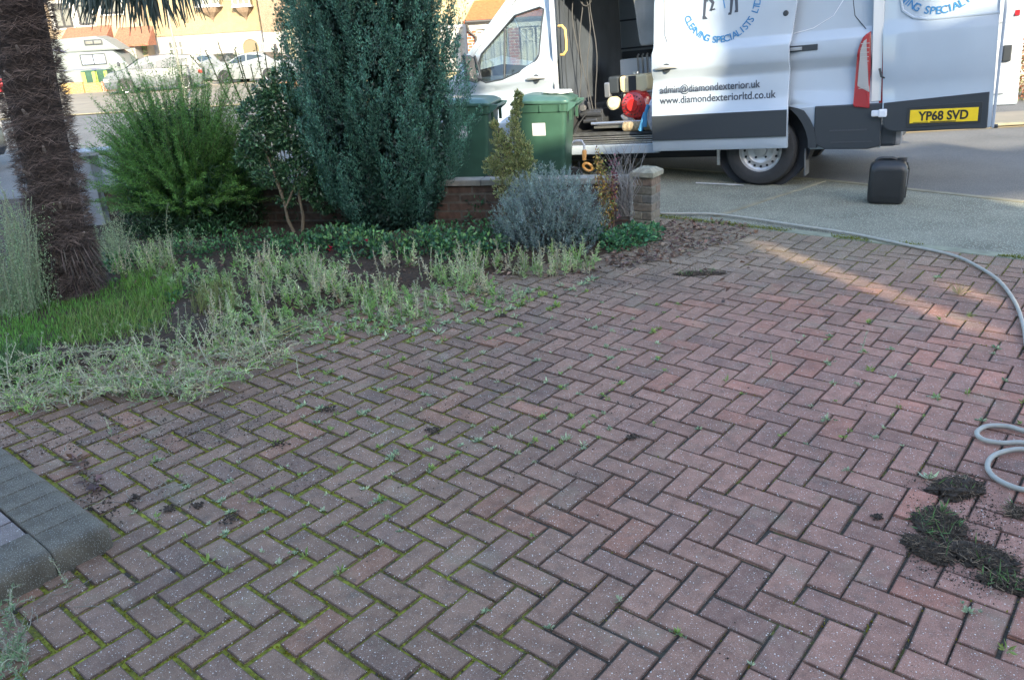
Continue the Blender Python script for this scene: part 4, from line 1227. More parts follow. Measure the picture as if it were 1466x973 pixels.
# pillar edge of the opening: dark seal and white return
vb = VB(); vb.box((2.215, -.05, 1.25), (.02, .08, 1.6)); vb.build('door_frame', mat('frame_bluewhite', (.5, .53, .57), .4), bevel=.004)
vb = VB(); vb.tube([(2.17, -.06, .56), (2.165, -.06, 1.3), (2.17, -.08, 2.05)], .014, 6); vb.tube([(2.11, -.1, .56), (2.12, -.1, 1.3), (2.10, -.12, 2.05)], .008, 5)
vb.build('door_seal', BLACKP)
# yellow grab handle
vb = VB(); vb.tube([(2.16, -.07, 1.70), (2.11, -.05, 1.70), (2.075, -.05, 1.66), (2.07, -.05, 1.55), (2.075, -.05, 1.45), (2.11, -.05, 1.41), (2.16, -.07, 1.41)], .014, 8)
vb.build('grab_handle', mat('handle_ochre', (.62, .42, .14), .4), smooth=True)
# folded grey seat-back like panel beside the opening
vb = VB(); vb.prism(rounded([(1.02, 1.42), (1.34, 1.42), (1.42, 2.1), (1.02, 2.1)], .05), -.62, -.30, lambda a, b, h: (a, h, b)); vb.build('side_locker', mat('locker_grey', (.22, .22, .21), .7, var=(4, .25)), bevel=.02)
# ---- white water tank board inside
# ---- sliding door, slid back over the rear quarter
DY = .12
sd_poly = rounded([(-.28, .375), (-.275, 1.3), (-.32, 1.67), (-.36, 2.22), (1.0, 2.22), (1.04, 1.8), (1.062, 1.0), (1.07, .38)], [.01, 0, 0, .05, .05, 0, 0, .01])
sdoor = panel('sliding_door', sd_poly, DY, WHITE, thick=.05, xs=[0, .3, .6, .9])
vb = VB(); vb.box((.396, DY + .010, .612), (1.335, .016, .244)); vb.build('door_moulding', BLACKP, sdoor, bevel=.005)
handle(.90, 1.187, DY + bodyline(1.19), sdoor, HM)
vb = VB(); vb.lathe((-.225, DY + bodyline(1.58), 1.58), [(.001, .008), (.018, .008), (.024, .004), (.026, 0)], 16, 'Y'); vb.build('door_lock', BLACKP, sdoor)
vb = VB(); vb.tube([(.93, DY + bodyline(2.0) + .002, 2.1), (.93, DY + bodyline(1.8) + .002, 1.8), (.925, DY + bodyline(1.5) + .002, 1.50), (.90, DY + bodyline(1.44) + .003, 1.43)], .006, 6)
vb.build('door_swage', mat('swage_grey', (.30, .31, .32), .4), sdoor)
# lettering
van_text('admin@diamondexterior.uk', .098, .975, .950, INKG, y=DY - .002, parent=sdoor, bold=.0012, sx=.880)
van_text('www.diamondexteriorltd.co.uk', .098, .975, .848, INKG, y=DY + .002, parent=sdoor, bold=.0012, sx=.915)
def arc_text(txt, cx, cz, R_, size, a0, a1, m, yfun, parent):
    """letters along the bottom of a circle, from angle a0 to a1 (degrees, measured from straight down, + to the viewer's right)"""
    n = len(txt)
    for k, ch in enumerate(txt):
        if ch == ' ': continue
        a = radians(a0 + (a1 - a0) * k / (n - 1))
        x = cx - R_ * sin(a); z = cz - R_ * cos(a)
        van_text(ch, size, x, z, m, y=yfun(z), parent=parent, align='CENTER', bold=.0008, ang=a)
LCX, LCZ, LR = .375, 1.755, .375
arc_text('CLEANING SPECIALISTS LTD', LCX, LCZ, LR, .088, -68, 82, BLUEINK, lambda z: DY + bodyline(z) + .003, sdoor)
# two silhouettes at the middle of the roundel with washing lances
def fig(polys, m, name='emblem', y=None, parent=sdoor):
    vb = VB()
    for poly in polys:
        n = len(poly)
        vb.prism(poly, 0, .002, lambda a, b, h: (LCX - a, DY + bodyline(LCZ + b) + .002 + h, LCZ + b))
    return vb.build(name, m, parent)
legsL = [[(-.16, .14), (-.10, .14), (-.125, .0), (-.165, .02)], [(-.165, .03), (-.135, .03), (-.15, -.13), (-.172, -.13)], [(-.175, -.12), (-.15, -.12), (-.125, -.15), (-.175, -.15)],
         [(-.14, .04), (-.11, .07), (-.06, -.01), (-.085, -.02)], [(-.085, -.01), (-.06, -.01), (-.085, -.085), (-.105, -.08)], [(-.115, -.075), (-.09, -.08), (-.05, -.075), (-.06, -.062)],
         [(-.155, .13), (-.10, .13), (-.09, .26), (-.15, .26)], [(-.11, .20), (-.04, .13), (-.03, .145), (-.10, .24)], [(-.14, .27), (-.10, .27), (-.10, .32), (-.14, .32)]]
legsR = [[(.09, .12), (.16, .12), (.155, .0), (.10, .02)], [(.09, .03), (.122, .03), (.105, -.12), (.085, -.12)], [(.128, .03), (.158, .03), (.165, -.105), (.14, -.105)],
         [(.075, -.115), (.105, -.115), (.10, -.135), (.07, -.135)], [(.135, -.10), (.165, -.10), (.165, -.12), (.13, -.12)], [(.09, .12), (.16, .12), (.155, .27), (.095, .27)],
         [(.15, .14), (.19, .10), (.20, .13), (.16, .2)], [(.10, .28), (.145, .28), (.145, .33), (.10, .33)]]
fig(legsL, INKG, 'figure_print'); fig(legsR, INKG, 'figure_print')
fig([[(-.03, .20), (-.022, .205), (.045, -.07), (.037, -.075)]], BLUEINK)
fig([[(.0, .22), (.075, .22), (.04, -.01)]], TEAL)
# track on the quarter panel
vb = VB(); vb.box((-.38, bodyline(1.265) + .004, 1.265), (.25, .012, .052)); trk = vb.build('door_track', BLACKP, bevel=.004)
vb = VB(); vb.box((-.31, bodyline(1.265) + .022, 1.262), (.12, .03, .03)); vb.build('track_carrier', STEEL, trk, bevel=.004)
# curved swage and fuel flap seam on the rear quarter
groove([(-.28, 1.40), (-.45, 1.43), (-.62, 1.52), (-.72, 1.68), (-.76, 1.9), (-.77, 2.1)], name='panel_crease', r=.003).data.materials[0] = mat('crease_white', (.72, .74, .78), .3)
groove([(-.90, 1.38), (-.80, 1.50), (-.78, 1.62), (-.785, 2.2)], r=.003, name='panel_seam')
# ---- wheels
def vwheel(x, y, z, sg, nm='wheel'):
    r, wd = .345, .22
    vb = VB()
    pr = [(r * .60, .0), (r * .64, .012), (r * .80, .018), (r * .93, .008), (r * .985, -.02), (r, -.05), (r, -.17), (r * .96, -.205), (r * .6, -.21)]
    vb.lathe((x, y, z), [(a, b * sg) for a, b in pr], 44, 'Y'); t = vb.build(nm, RUBBER, smooth=True)
    vb = VB(); pr = [(r * .615, .004), (r * .63, .006), (r * .60, -.01), (r * .56, -.04), (r * .50, -.05), (r * .42, -.03), (r * .36, -.022), (r * .30, -.035), (r * .17, -.035), (r * .165, -.005), (r * .12, 0), (.001, 0)]
    vb.lathe((x, y, z), [(a, b * sg) for a, b in pr], 44, 'Y'); vb.build('rim', mat('rim_silver', (.50, .51, .52), .38, metal=.5, var=(20, .12)), t, smooth=True)
    vb = VB()
    for k in range(16):
        a = 2 * pi * k / 16; vb.lathe((x + r * .46 * cos(a), y - .038 * sg, z + r * .46 * sin(a)), [(.013, 0), (.013, .006 * sg), (.001, .006 * sg)], 8, 'Y')
    for k in range(5):
        a = 2 * pi * k / 5 + .3; vb.lathe((x + r * .235 * cos(a), y - .03 * sg, z + r * .235 * sin(a)), [(.011, 0), (.011, .016 * sg), (.001, .016 * sg)], 6, 'Y')
    vb.build('wheel_nut', DARK, t)
    return t
vwheel(0, 0, .345, 1)
vwheel(3.30, -.02, .345, 1)
vwheel(0, -1.98, .29, -1)
vwheel(3.30, -1.96, .345, -1)
vb = VB(); vb.lathe((0, -.32, .42), [(.47, 0), (.47, .26), (.001, .0)], 24, 'Y'); vb.build('wheel_well', DARK)
vb = VB(); vb.lathe((3.3, -.32, .42), [(.47, 0), (.47, .26), (.001, .0)], 24, 'Y'); vb.build('wheel_well', DARK)
vb = VB(); vb.box((-.42, -.12, .22), (.012, .2, .26)); vb.build('mudflap', mat('mudflap', (.09, .095, .10), .7, var=(9, .4)))
vb = VB(); vb.box((.42, -.03, .29), (.03, .03, .16)); vb.build('mudguard_bracket', ALU)
# ---- rear doors
def rearline(z):
    pts = [(.47, -.01), (.50, .0), (.72, .008), (.74, 0), (.93, .0), (.97, .004), (1.10, .0), (1.30, -.004), (1.33, -.008), (1.42, -.035), (1.45, -.038), (2.3, -.07)]
    for (a, b), (c, d) in zip(pts[:-1], pts[1:]):
        if z <= c:
            t = min(max((z - a) / (c - a), 0), 1); return b + (d - b) * t
    return -.07
RY = .03
zsr = [.50, .60, .72, .74, .93, .97, 1.10, 1.30, 1.33, 1.42, 1.45, 1.7, 2.0]
rp_ = rounded([(-1.095, .49), (-1.0, 2.25), (-1.89, 2.25), (-1.945, .49)], [.12, .04, .10, .03])
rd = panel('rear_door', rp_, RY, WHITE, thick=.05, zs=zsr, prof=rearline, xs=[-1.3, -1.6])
lp_ = rounded([(-1.093, .488), (-1.093, .742), (-1.905, .79), (-1.915, .488)], [.115, .005, .005, .02])
vb = VB(); vb.prism(lp_, RY - .002, RY + .018, lambda a, b, h: (a, h, b)); vb.build('lower_cladding', BLACKP, rd, bevel=.008)
vb = VB(); vb.prism(rounded([(-1.285, .515), (-1.285, .695), (-1.865, .715), (-1.865, .535)], .02), RY + .012, RY + .022, lambda a, b, h: (a, h, b)); vb.build('plate_holder', mat('holder_black', (.022, .026, .03), .5), rd, bevel=.003)
vb = VB(); vb.add([], []); vb.box((-1.575, RY + .024, .612), (.525, .006, .114)); npl = vb.build('number_plate', YPL, rd, bevel=.002)
van_text('YP68 SVD', .106, -1.575, .578, INK, y=RY + .0275, parent=npl, name='plate_lettering', align='CENTER', bold=.0034, sx=.86)
vb = VB(); vb.box((-1.575, RY + .0276, .562), (.20, .001, .008)); vb.box((-1.40, RY + .0276, .562), (.12, .001, .005)); vb.build('plate_small_print', INK, npl)
for xx in (-1.335, -1.815):
    vb = VB(); vb.lathe((xx, RY + .027, .612), [(.006, 0), (.006, .003), (.001, .003)], 10, 'Y'); vb.build('plate_screw', YPL, npl)
# recess swage lines of the upper rear door
vb = VB(); vb.tube([(-1.16, RY + rearline(2.1) + .001, 2.15), (-1.165, RY + rearline(1.6) + .001, 1.62), (-1.19, RY + rearline(1.52) + .001, 1.50), (-1.28, RY + rearline(1.44) + .001, 1.435), (-1.40, RY + rearline(1.42), 1.41), (-1.92, RY + rearline(1.42), 1.41)], .012, 6)
vb.build('door_swage', WHITE, rd, smooth=True)
vb = VB(); vb.box((-1.955, RY - .03, 1.36), (.022, .075, 1.74)); vb.build('door_edge', mat('edge_grey', (.30, .34, .40), .4), rd, bevel=.008)
vb = VB(); vb.box((-1.97, RY - .04, .50), (.05, .06, .03)); vb.build('door_buffer', BLACKP, rd, bevel=.008)
for z in (.655, 1.85):
    vb = VB(); vb.box((XR + .02, .05, z), (.13, .03, .055)); vb.box((XR - .01, .055, z), (.07, .04, .07)); vb.build('hinge', mat('hinge_white', (.62, .66, .72), .35), bevel=.012)
vb = VB(); vb.tube([(XR - .03, -.02, .98), (XR - .01, .02, .95), (XR + .02, .045, .97), (XR + .04, .04, 1.04)], .010, 6); vb.build('check_strap', BLACKP)
LCXr, LCZr = -1.47, 1.83
arc_text('CLEANING SPECIALISTS LTD', LCXr, LCZr, .385, .088, -78, 84, BLUEINK, lambda z: RY + rearline(z) + .004, rd)
# far rear door, opened on the other side, inner face towards us
fp = rounded([(-1.26, .49), (-1.22, 2.25), (-2.12, 2.25), (-2.16, .49)], .04)
fd_ = panel('rear_door', fp, FARY - .05, WHITE, thick=.05, zs=zsr, prof=rearline, flip=True)
vb = VB(); vb.prism(rounded([(-1.35, .62), (-1.35, 1.15), (-2.07, 1.15), (-2.07, .62)], .05), FARY + .01, FARY + .03, lambda a, b, h: (a, h, b)); vb.build('inner_panel', mat('inner_panel', (.48, .53, .6), .5), fd_, bevel=.01)
vb = VB(); vb.box((-2.07, FARY + .03, 1.42), (.045, .012, .09)); vb.build('reflector', REDL, fd_, bevel=.003)
vb = VB(); vb.prism(rounded([(-1.40, 1.32), (-1.40, 2.1), (-2.02, 2.1), (-2.02, 1.32)], .06), FARY + .01, FARY + .02, lambda a, b, h: (a, h, b)); vb.build('inner_recess', mat('inner_recess', (.40, .45, .52), .5), fd_, bevel=.006)
vb = VB(); vb.box((-2.02, FARY + .04, 1.02), (.08, .05, .16)); vb.build('door_latch', BLACKP, fd_, bevel=.01)
# seats and wheel inside the cab
SEAT = mat('seat_fabric', (.03, .033, .038), .9, bump=(80, .5, .003))
for yy in (-.55, -1.45):
    vb = VB(); vb.box((2.62, yy, .95), (.5, .5, .16)); vb.build('seat_base', SEAT, bevel=.05)
    vb = VB(); vb.prism(rounded([(2.34, .98), (2.46, .98), (2.36, 1.46), (2.26, 1.46)], .03), yy - .24, yy + .24, lambda a, b, h: (a, h, b)); vb.build('seat_back', SEAT, bevel=.03)
vb = VB(); vb.prism(rounded([(3.1, .9), (3.5, .9), (3.48, 1.22), (3.2, 1.25), (3.1, 1.12)], .04), -1.85, -.15, lambda a, b, h: (a, h, b)); vb.build('dashboard', BLACKP, bevel=.02)
vb = VB()
cs, sn = cos(.5), sin(.5)
vb.tube([(3.02 + .19 * cos(a_) * sn, -1.45 + .19 * sin(a_), 1.22 + .19 * cos(a_) * cs) for a_ in [2 * pi * k / 20 for k in range(21)]], .013, 6); vb.build('steering_wheel', BLACKP, smooth=True)
vb = VB(); vb.box((2.7, -1.0, .6), (1.1, 1.8, .3)); vb.build('cab_floor', DARK)

# ================================================================== THINGS INSIDE THE VAN
def vthing(name, label, cat, x, y, z, group=None):
    o = thing(name, label, cat)
    o.matrix_world = VMr @ Matrix.Translation((x, y * YS, z))
    return o
class LBx(MB):
    def build(s, name, m, parent=None, **k):
        s.v = [(x, y * YS, z) for x, y, z in s.v]; return MB.build(s, name, m, parent, **k)
FZ = .56
# origin below the engine; x forward, y outward
pw = vthing('pressure_washer', 'petrol pressure washer with red recoil cover and cream fuel tank in the van doorway', 'pressure washer', 1.42, -.45, FZ)
lb = LBx(); lb.box((.10, 0, .055), (.72, .44, .025)); lb.tube([(-.30, .24, .10), (.48, .24, .10)], .017, 8); lb.tube([(-.30, -.24, .10), (.48, -.24, .10)], .017, 8); lb.build('frame', ALU, pw, bevel=.002)
lb = LBx(); lb.lathe((-.01, .13, .27), [(.001, .115), (.06, .115), (.065, .10), (.135, .07), (.16, .02), (.165, -.06), (.15, -.10)], 28, 'Y'); rc = lb.build('recoil_cover', REDP, pw, smooth=True)
lb = LBx()
for k in range(18):
    a = 2 * pi * k / 18; lb.box((-.01 + .10 * cos(a), .225, .27 + .10 * sin(a)), (.012, .006, .012))
lb.build('cover_slot', DARK, rc)
lb = LBx(); lb.box((-.01, -.05, .25), (.26, .24, .26)); lb.build('engine_block', mat('engine_grey', (.14, .14, .15), .6, bump=(40, .6, .01)), pw, bevel=.03)
lb = LBx(); lb.prism(rounded([(-.16, .43), (-.15, .585), (.16, .575), (.155, .43), (.12, .40), (-.12, .40)], .035), -.16, .16, lambda a, b, h: (a, h, b)); tk = lb.build('fuel_tank', CREAM, pw, bevel=.025)
lb = LBx(); lb.box((.01, .163, .49), (.085, .008, .16)); lb.build('tank_strap', DARK, tk)
lb = LBx(); lb.lathe((.03, 0, .585), [(.035, 0), (.035, .02), (.001, .022)], 16); lb.build('fuel_cap', ALU, tk)
lb = LBx(); lb.box((.24, .02, .49), (.13, .22, .18)); lb.build('air_filter', BLACKP, pw, bevel=.025)
lb = LBx(); lb.box((.32, .1, .44), (.07, .06, .16)); lb.build('exhaust_guard', STEEL, pw, bevel=.015)
lb = LBx(); lb.lathe((.235, .16, .30), [(.001, .05), (.045, .05), (.07, .03), (.07, -.05)], 24, 'Y'); lb.build('pulley_cover', mat('cover_cream', (.6, .54, .36), .4), pw, smooth=True)
lb = LBx(); lb.box((.07, .12, .33), (.10, .10, .12)); lb.build('carburettor', mat('carb', (.4, .37, .3), .5, metal=.5, var=(30, .5)), pw, bevel=.015)
lb = LBx(); lb.tube([(.14, .14, .16), (.10, .17, .13), (.0, .18, .12)], .03, 8); lb.build('oil_sump', STEEL, pw)
lb = LBx()
lb.box((.50, .02, .17), (.22, .2, .15)); lb.tube([(.4, .12, .20), (.66, .12, .20)], .035, 10); lb.tube([(.45, .14, .13), (.62, .14, .12)], .025, 8); lb.tube([(.55, .1, .23), (.56, .12, .33)], .022, 8)
lb.build('pump', mat('pump_dark', (.05, .055, .065), .4, metal=.3), pw, bevel=.01)
lb = LBx(); lb.lathe((.60, .17, .27), [(.001, .03), (.03, .03), (.035, .02), (.035, -.01)], 18, 'Y'); lb.build('pressure_gauge', ALU, pw)
lb = LBx(); lb.tube([(.58, .16, .2), (.63, .22, .12), (.66, .30, .02), (.74, .33, -.08)], .008, 6); lb.build('pump_cable', INK, pw)

tank = vthing('water_tank', 'pale grey water tank board with brass valves behind the pressure washer', 'tank', 1.62, -1.15, FZ)
lb = LBx(); lb.box((0, 0, .38), (.46, .36, .72)); lb.build('body', mat('tank_grey', (.62, .68, .74), .5, var=(3, .1)), tank, bevel=.02)
lb = LBx()
for k in range(4):
    x = -.17 + k * .055; lb.tube([(x, .19, .5), (x, .20, .62), (x, .21, .76), (x - .02, .22, .78)], .011, 6)
lb.build('valve_pipe', STEEL, tank, smooth=True)
lb = LBx(); lb.tube([(-.19, .21, .48), (-.19, .23, .60), (-.17, .21, .74)], .013, 6); lb.build('blue_pipe', mat('pipe_blue', (.04, .16, .4), .4), tank, smooth=True)

rug = vthing('carpet_roll', 'rolled tan mat on the van floor edge below the pressure washer', 'mat', 1.34, -.20, FZ)
lb = LBx(); lb.tube([(-.16, 0, .055), (.17, 0, .055)], .052, 14); lb.build('roll', mat('coir', (.28, .23, .15), .95, var=(40, .5), bump=(70, 1, .01)), rug, bevel=.01)
lb = LBx(); lb.box((-.07, 0, .055), (.012, .11, .11)); lb.build('strap', DARK, rug, bevel=.01)

bag = vthing('cloth_bundle', 'bundle of blue and white cloths beside the edge of the sliding door', 'cloths', 1.13, -.16, FZ)
lb = LBx()
bm = bmesh.new(); bmesh.ops.create_icosphere(bm, subdivisions=3, radius=.12)
for v in bm.verts:
    n_ = .025 * sin(v.co.x * 60) + .02 * sin(v.co.z * 70 + v.co.y * 40); v.co *= (1 + n_ * 4); v.co.z = v.co.z * 1.35 + .16; v.co.x *= .8
me = bpy.data.meshes.new('bundle'); bm.to_mesh(me); bm.free(); me.polygons.foreach_set('use_smooth', [True] * len(me.polygons))
clm = mat('cloth_white', (.55, .56, .62), .9, var=(12, .4)); me.materials.append(clm)
b_ = bpy.data.objects.new('bundle', me); COL.objects.link(b_); b_.parent = bag
lb = LBx(); lb.tube([(.07, .11, .2), (.10, .12, .1), (.13, .12, .02)], .025, 8); lb.tube([(.03, .13, .28), (.06, .14, .18), (.07, .13, .06)], .02, 8); lb.build('blue_strap', mat('cloth_blue', (.05, .22, .42), .9), bag, smooth=True)

coil = vthing('hanging_cables', 'dark cables hanging down inside the front edge of the van doorway', 'cables', 2.0, -.35, FZ)
lb = LBx()
for k in range(4):
    x = -.12 + k * .07
    lb.tube([(x + .03 * sin(j * .9 + k * 2), .02 * cos(j + k), 1.6 - j * .16) for j in range(10)], .006, 5)
lb.build('cable', mat('cable_grey', (.06, .062, .065), .6), coil, smooth=True)
lb = LBx(); lb.tube([(-.05 + .07 * sin(a_), 0, 1.42 + .10 * cos(a_)) for a_ in [2 * pi * k / 14 for k in range(15)]], .008, 6); lb.build('cable_loop', mat('cable_grey', (.06, .062, .065), .6), coil, smooth=True)

tubb = vthing('black_crate', 'low black box full of clutter on the van floor behind the bin', 'box', 1.75, -.9, FZ)
lb = LBx(); lb.box((0, 0, .15), (.6, .5, .3)); lb.build('box', BLACKP, tubb, bevel=.02)
lb = LBx()
for k in range(8): lb.tube([(random.uniform(-.25, .25), random.uniform(-.1, .2), .3), (random.uniform(-.25, .25), random.uniform(-.1, .2), random.uniform(.35, .6))], .01, 5)
lb.build('tool_handle', mat('tool_grey', (.10, .11, .12), .6), tubb)
# ================================================================== WHEELIE BINS
def wheelie(label, loc, rz, sticker_dx=.0, sticker_z=.64, scribble=False):
    o = thing('wheelie_bin', label, 'wheelie bin', loc, rz, 'large green wheelie bins behind the garden wall')
    o.scale = (1, 1, .915)
    H_ = .985
    mb = MB(); secs = [(.10, .19, .175), (.16, .205, .19), (.88, .255, .235), (.885, .27, .25), (.965, .275, .255)]
    for z, hx, hy in secs:
        c = rounded([(-hx, -hy), (hx, -hy), (hx, hy), (-hx, hy)], .045, 4); n = len(c)
        mb.v += [(x, y, z) for x, y in c]
    for k in range(len(secs) - 1):
        for i in range(n):
            mb.f.append((k * n + i, k * n + (i + 1) % n, (k + 1) * n + (i + 1) % n, (k + 1) * n + i)); mb.c.append(None); mb.mi.append(0)
    mb.f.append(tuple(range(n))[::-1]); mb.c.append(None); mb.mi.append(0)
    mb.build('body', BINGREEN, o, smooth=True)
    mb = MB()
    for sx in (-.2, .0, .2): mb = MB(); mb.box((sx, -.262, .925), (.02, .014, .07)); mb.build('rim_rib', BINGREEN, o, bevel=.003)
    for sy in (-.16, .16): mb = MB(); mb.box((.285, sy, .84), (.03, .018, .12)); mb.build('rim_rib', BINGREEN, o, bevel=.003)
    mb = MB(); secs = [(.968, .285, .268), (.985, .292, .275), (1.00, .29, .272), (1.035, .24, .22), (1.048, .18, .17)]; 
    for z, hx, hy in secs:
        c = rounded([(-hx, -hy), (hx, -hy), (hx, hy), (-hx, hy)], .06, 4); n = len(c)
        mb.v += [(x, y, z + .012 * (x < 0)) for x, y in c]
    for k in range(len(secs) - 1):
        for i in range(n):
            mb.f.append((k * n + i, k * n + (i + 1) % n, (k + 1) * n + (i + 1) % n, (k + 1) * n + i)); mb.c.append(None); mb.mi.append(0)
    for b in (0, (len(secs) - 1) * n):
        mb.f.append(tuple(b + i for i in range(n))); mb.c.append(None); mb.mi.append(0)
    lid = mb.build('lid', BINLID, o, smooth=True)
    mb = MB(); mb.tube([(.33, -.20, .955), (.33, .20, .955)], .017, 8); 
    hb_ = mb.build('handle', BINLID, o, smooth=True)
    for sy in (-.20, .20):
        mb = MB(); mb.prism([(.26, .87), (.34, .935), (.36, .975), (.26, .985)], sy - .014, sy + .014, lambda a, b, h: (a, h, b)); mb.build('handle_bracket', BINLID, hb_, bevel=.004)
    for sy in (-.235, .235):
        mb = MB(); mb.lathe((.22, sy, .10), [(.001, .025), (.09, .025), (.10, .012), (.10, -.012), (.09, -.025), (.001, -.025)], 24, 'Y'); mb.build('wheel', RUBBER, o, smooth=True)
    mb = MB()
    t = (sticker_z - .16) / .72; yb = -(.19 + t * .045) - .002
    mb.add([(sticker_dx - .068, yb + .004, sticker_z - .068), (sticker_dx + .068, yb + .004, sticker_z - .068), (sticker_dx + .068, yb - .005, sticker_z + .068), (sticker_dx - .068, yb - .005, sticker_z + .068)], [(0, 1, 2, 3)])
    st = mb.build('sticker', PAPER, o, recalc=False)
    mb = MB()
    for k in range(4): mb.box((sticker_dx - .008, yb - .003, sticker_z + .04 - k * .026), (.10 - .03 * (k % 2), .002, .005 if k != 1 else .010))
    mb.build('sticker_lines', GREYINK, st)
    if scribble:
        mb = MB()
        for k in range(5):
            x = -.20 + k * .035; mb.tube([(x, -.16, 1.052), (x + .012, -.12, 1.052), (x + .02, -.165, 1.052)], .0025, 4)
        mb.build('painted_scrawl', PAPER, lid)
    return o
wheelie('right hand green wheelie bin with a white sticker, sunlit on its rear side', (.50, 8.42, 0), -.30, -.03, .70)
wheelie('left hand green wheelie bin half hidden by the cypress, its lid scrawled in white', (-.29, 8.66, 0), -.26, -.05, .69, True)
# crumpled pale bag lying on the lid of the right bin
mb = MB(); bm = bmesh.new(); bmesh.ops.create_icosphere(bm, subdivisions=3, radius=.1)
for v in bm.verts:
    v.co *= 1 + .18 * sin(v.co.x * 55) * cos(v.co.y * 50 + v.co.z * 30); v.co.z *= .25; v.co.x *= 1.5
me = bpy.data.meshes.new('plastic_bag'); bm.to_mesh(me); bm.free(); me.polygons.foreach_set('use_smooth', [True] * len(me.polygons)); me.materials.append(mat('bag_white', (.55, .6, .62), .3, var=(20, .2)))
o = bpy.data.objects.new('plastic_bag', me); COL.objects.link(o); o.location = (.62, 8.36, .98); props(o, 'crumpled white plastic bag on the lid of the right bin', 'bag')

# ================================================================== JERRYCAN
jx, jy = gnd(1268, 290)
jc = thing('jerrycan', 'black plastic jerrycan standing on the pavement behind the van', 'jerrycan', (jx, jy + .02, .006), radians(-24))
jc.scale = (1.05, 1, .93)
JB = mat('jerry_black', (.016, .018, .02), .42, bump=(220, .25, .001), var=(8, .2))
mb = MB(); secs = [(.0, .118, .10), (.010, .132, .117), (.03, .139, .123), (.10, .142, .126), (.30, .142, .126), (.34, .137, .120), (.365, .124, .106), (.385, .10, .082), (.392, .08, .06)]
for z, hx, hy in secs:
    c = rounded([(-hx, -hy), (hx, -hy), (hx, hy), (-hx, hy)], .055, 5); n = len(c); mb.v += [(x, y, z) for x, y in c]
for k in range(len(secs) - 1):
    for i in range(n): mb.f.append((k * n + i, k * n + (i + 1) % n, (k + 1) * n + (i + 1) % n, (k + 1) * n + i)); mb.c.append(None); mb.mi.append(0)
mb.f.append(tuple(range(n))[::-1]); mb.f.append(tuple((len(secs) - 1) * n + i for i in range(n))); mb.c += [None, None]; mb.mi += [0, 0]
jb = mb.build('body', JB, jc, smooth=True)
mb = MB()
for z in (.075, .31):
    mb.tube([(-.095, -.1235, z), (.095, -.1235, z)], .0035, 5)
mb.tube([(-.10, -.1235, .085), (-.10, -.1235, .30)], .0035, 5); mb.tube([(.10, -.1235, .085), (.10, -.1235, .30)], .0035, 5)
mb.build('moulded_panel', JB, jb)
mb = MB(); mb.tube([(-.10, 0, .375), (-.085, 0, .398), (-.06, 0, .406), (.02, 0, .406), (.045, 0, .398), (.055, 0, .38)], .014, 8); mb.build('handle', JB, jc, smooth=True)
mb = MB(); mb.lathe((.095, 0, .38), [(.035, 0), (.035, .03), (.001, .032)], 18); mb.build('cap', mat('cap_black', (.02, .02, .022), .5), jc)
mb = MB(); mb.box((.1425, -.06, .235), (.003, .028, .15)); mb.build('white_strip', PAPER, jc)
mb = MB(); mb.tube([(.13, .03, .36), (.15, .05, .30), (.147, .05, .12), (.145, .04, .03)], .012, 6); mb.build('side_rib', JB, jb)

# ================================================================== HOSES
def smooth_path(pts, n=8):
    P = [np.array(p, float) for p in pts]; out = []
    P = [P[0] * 2 - P[1]] + P + [P[-1] * 2 - P[-2]]
    for i in range(1, len(P) - 2):
        for k in range(n):
            t = k / n
            out.append(.5 * ((2 * P[i]) + (-P[i - 1] + P[i + 1]) * t + (2 * P[i - 1] - 5 * P[i] + 4 * P[i + 1] - P[i + 2]) * t * t + (-P[i - 1] + 3 * P[i] - 3 * P[i + 1] + P[i + 2]) * t ** 3))
    out.append(P[-2]); return out
HOSE = mat('hose_grey', (.33, .32, .28), .5, var=(30, .15), bump=(200, .3, .001))
hp = [(930, 308), (958, 309.5), (1016, 310), (1070, 316), (1132, 325.5), (1190, 334), (1236, 342), (1305, 357), (1363, 370), (1398, 386), (1429, 407), (1452, 438), (1464, 472), (1468, 500), (1476, 540), (1500, 590)]
pts = [(*gnd(x, y), .024) for x, y in hp]
mb = MB(); mb.tube([tuple(p) for p in smooth_path(pts)], .0105, 8)
o = mb.build('hose', HOSE, smooth=True); props(o, 'long grey hose curving across the edge of the paving', 'hose')
c1 = [(1540, 600), (1530, 655), (1466, 642), (1432, 642), (1406, 637), (1397, 627), (1411, 618), (1440, 618), (1470, 626), (1520, 640), (1545, 680), (1500, 716), (1466, 710), (1440, 702), (1420, 690), (1412, 675), (1420, 661), (1442, 653), (1470, 652), (1530, 665), (1560, 700)]
pts = [(*gnd(x, y), .026 + .016 * (8 < i < 12)) for i, (x, y) in enumerate(c1)]
mb = MB(); mb.tube([tuple(p) for p in smooth_path(pts)], .0098, 10)
o = mb.build('hose', HOSE, smooth=True); props(o, 'grey hose lying in two loops at the right edge of the paving', 'hose')

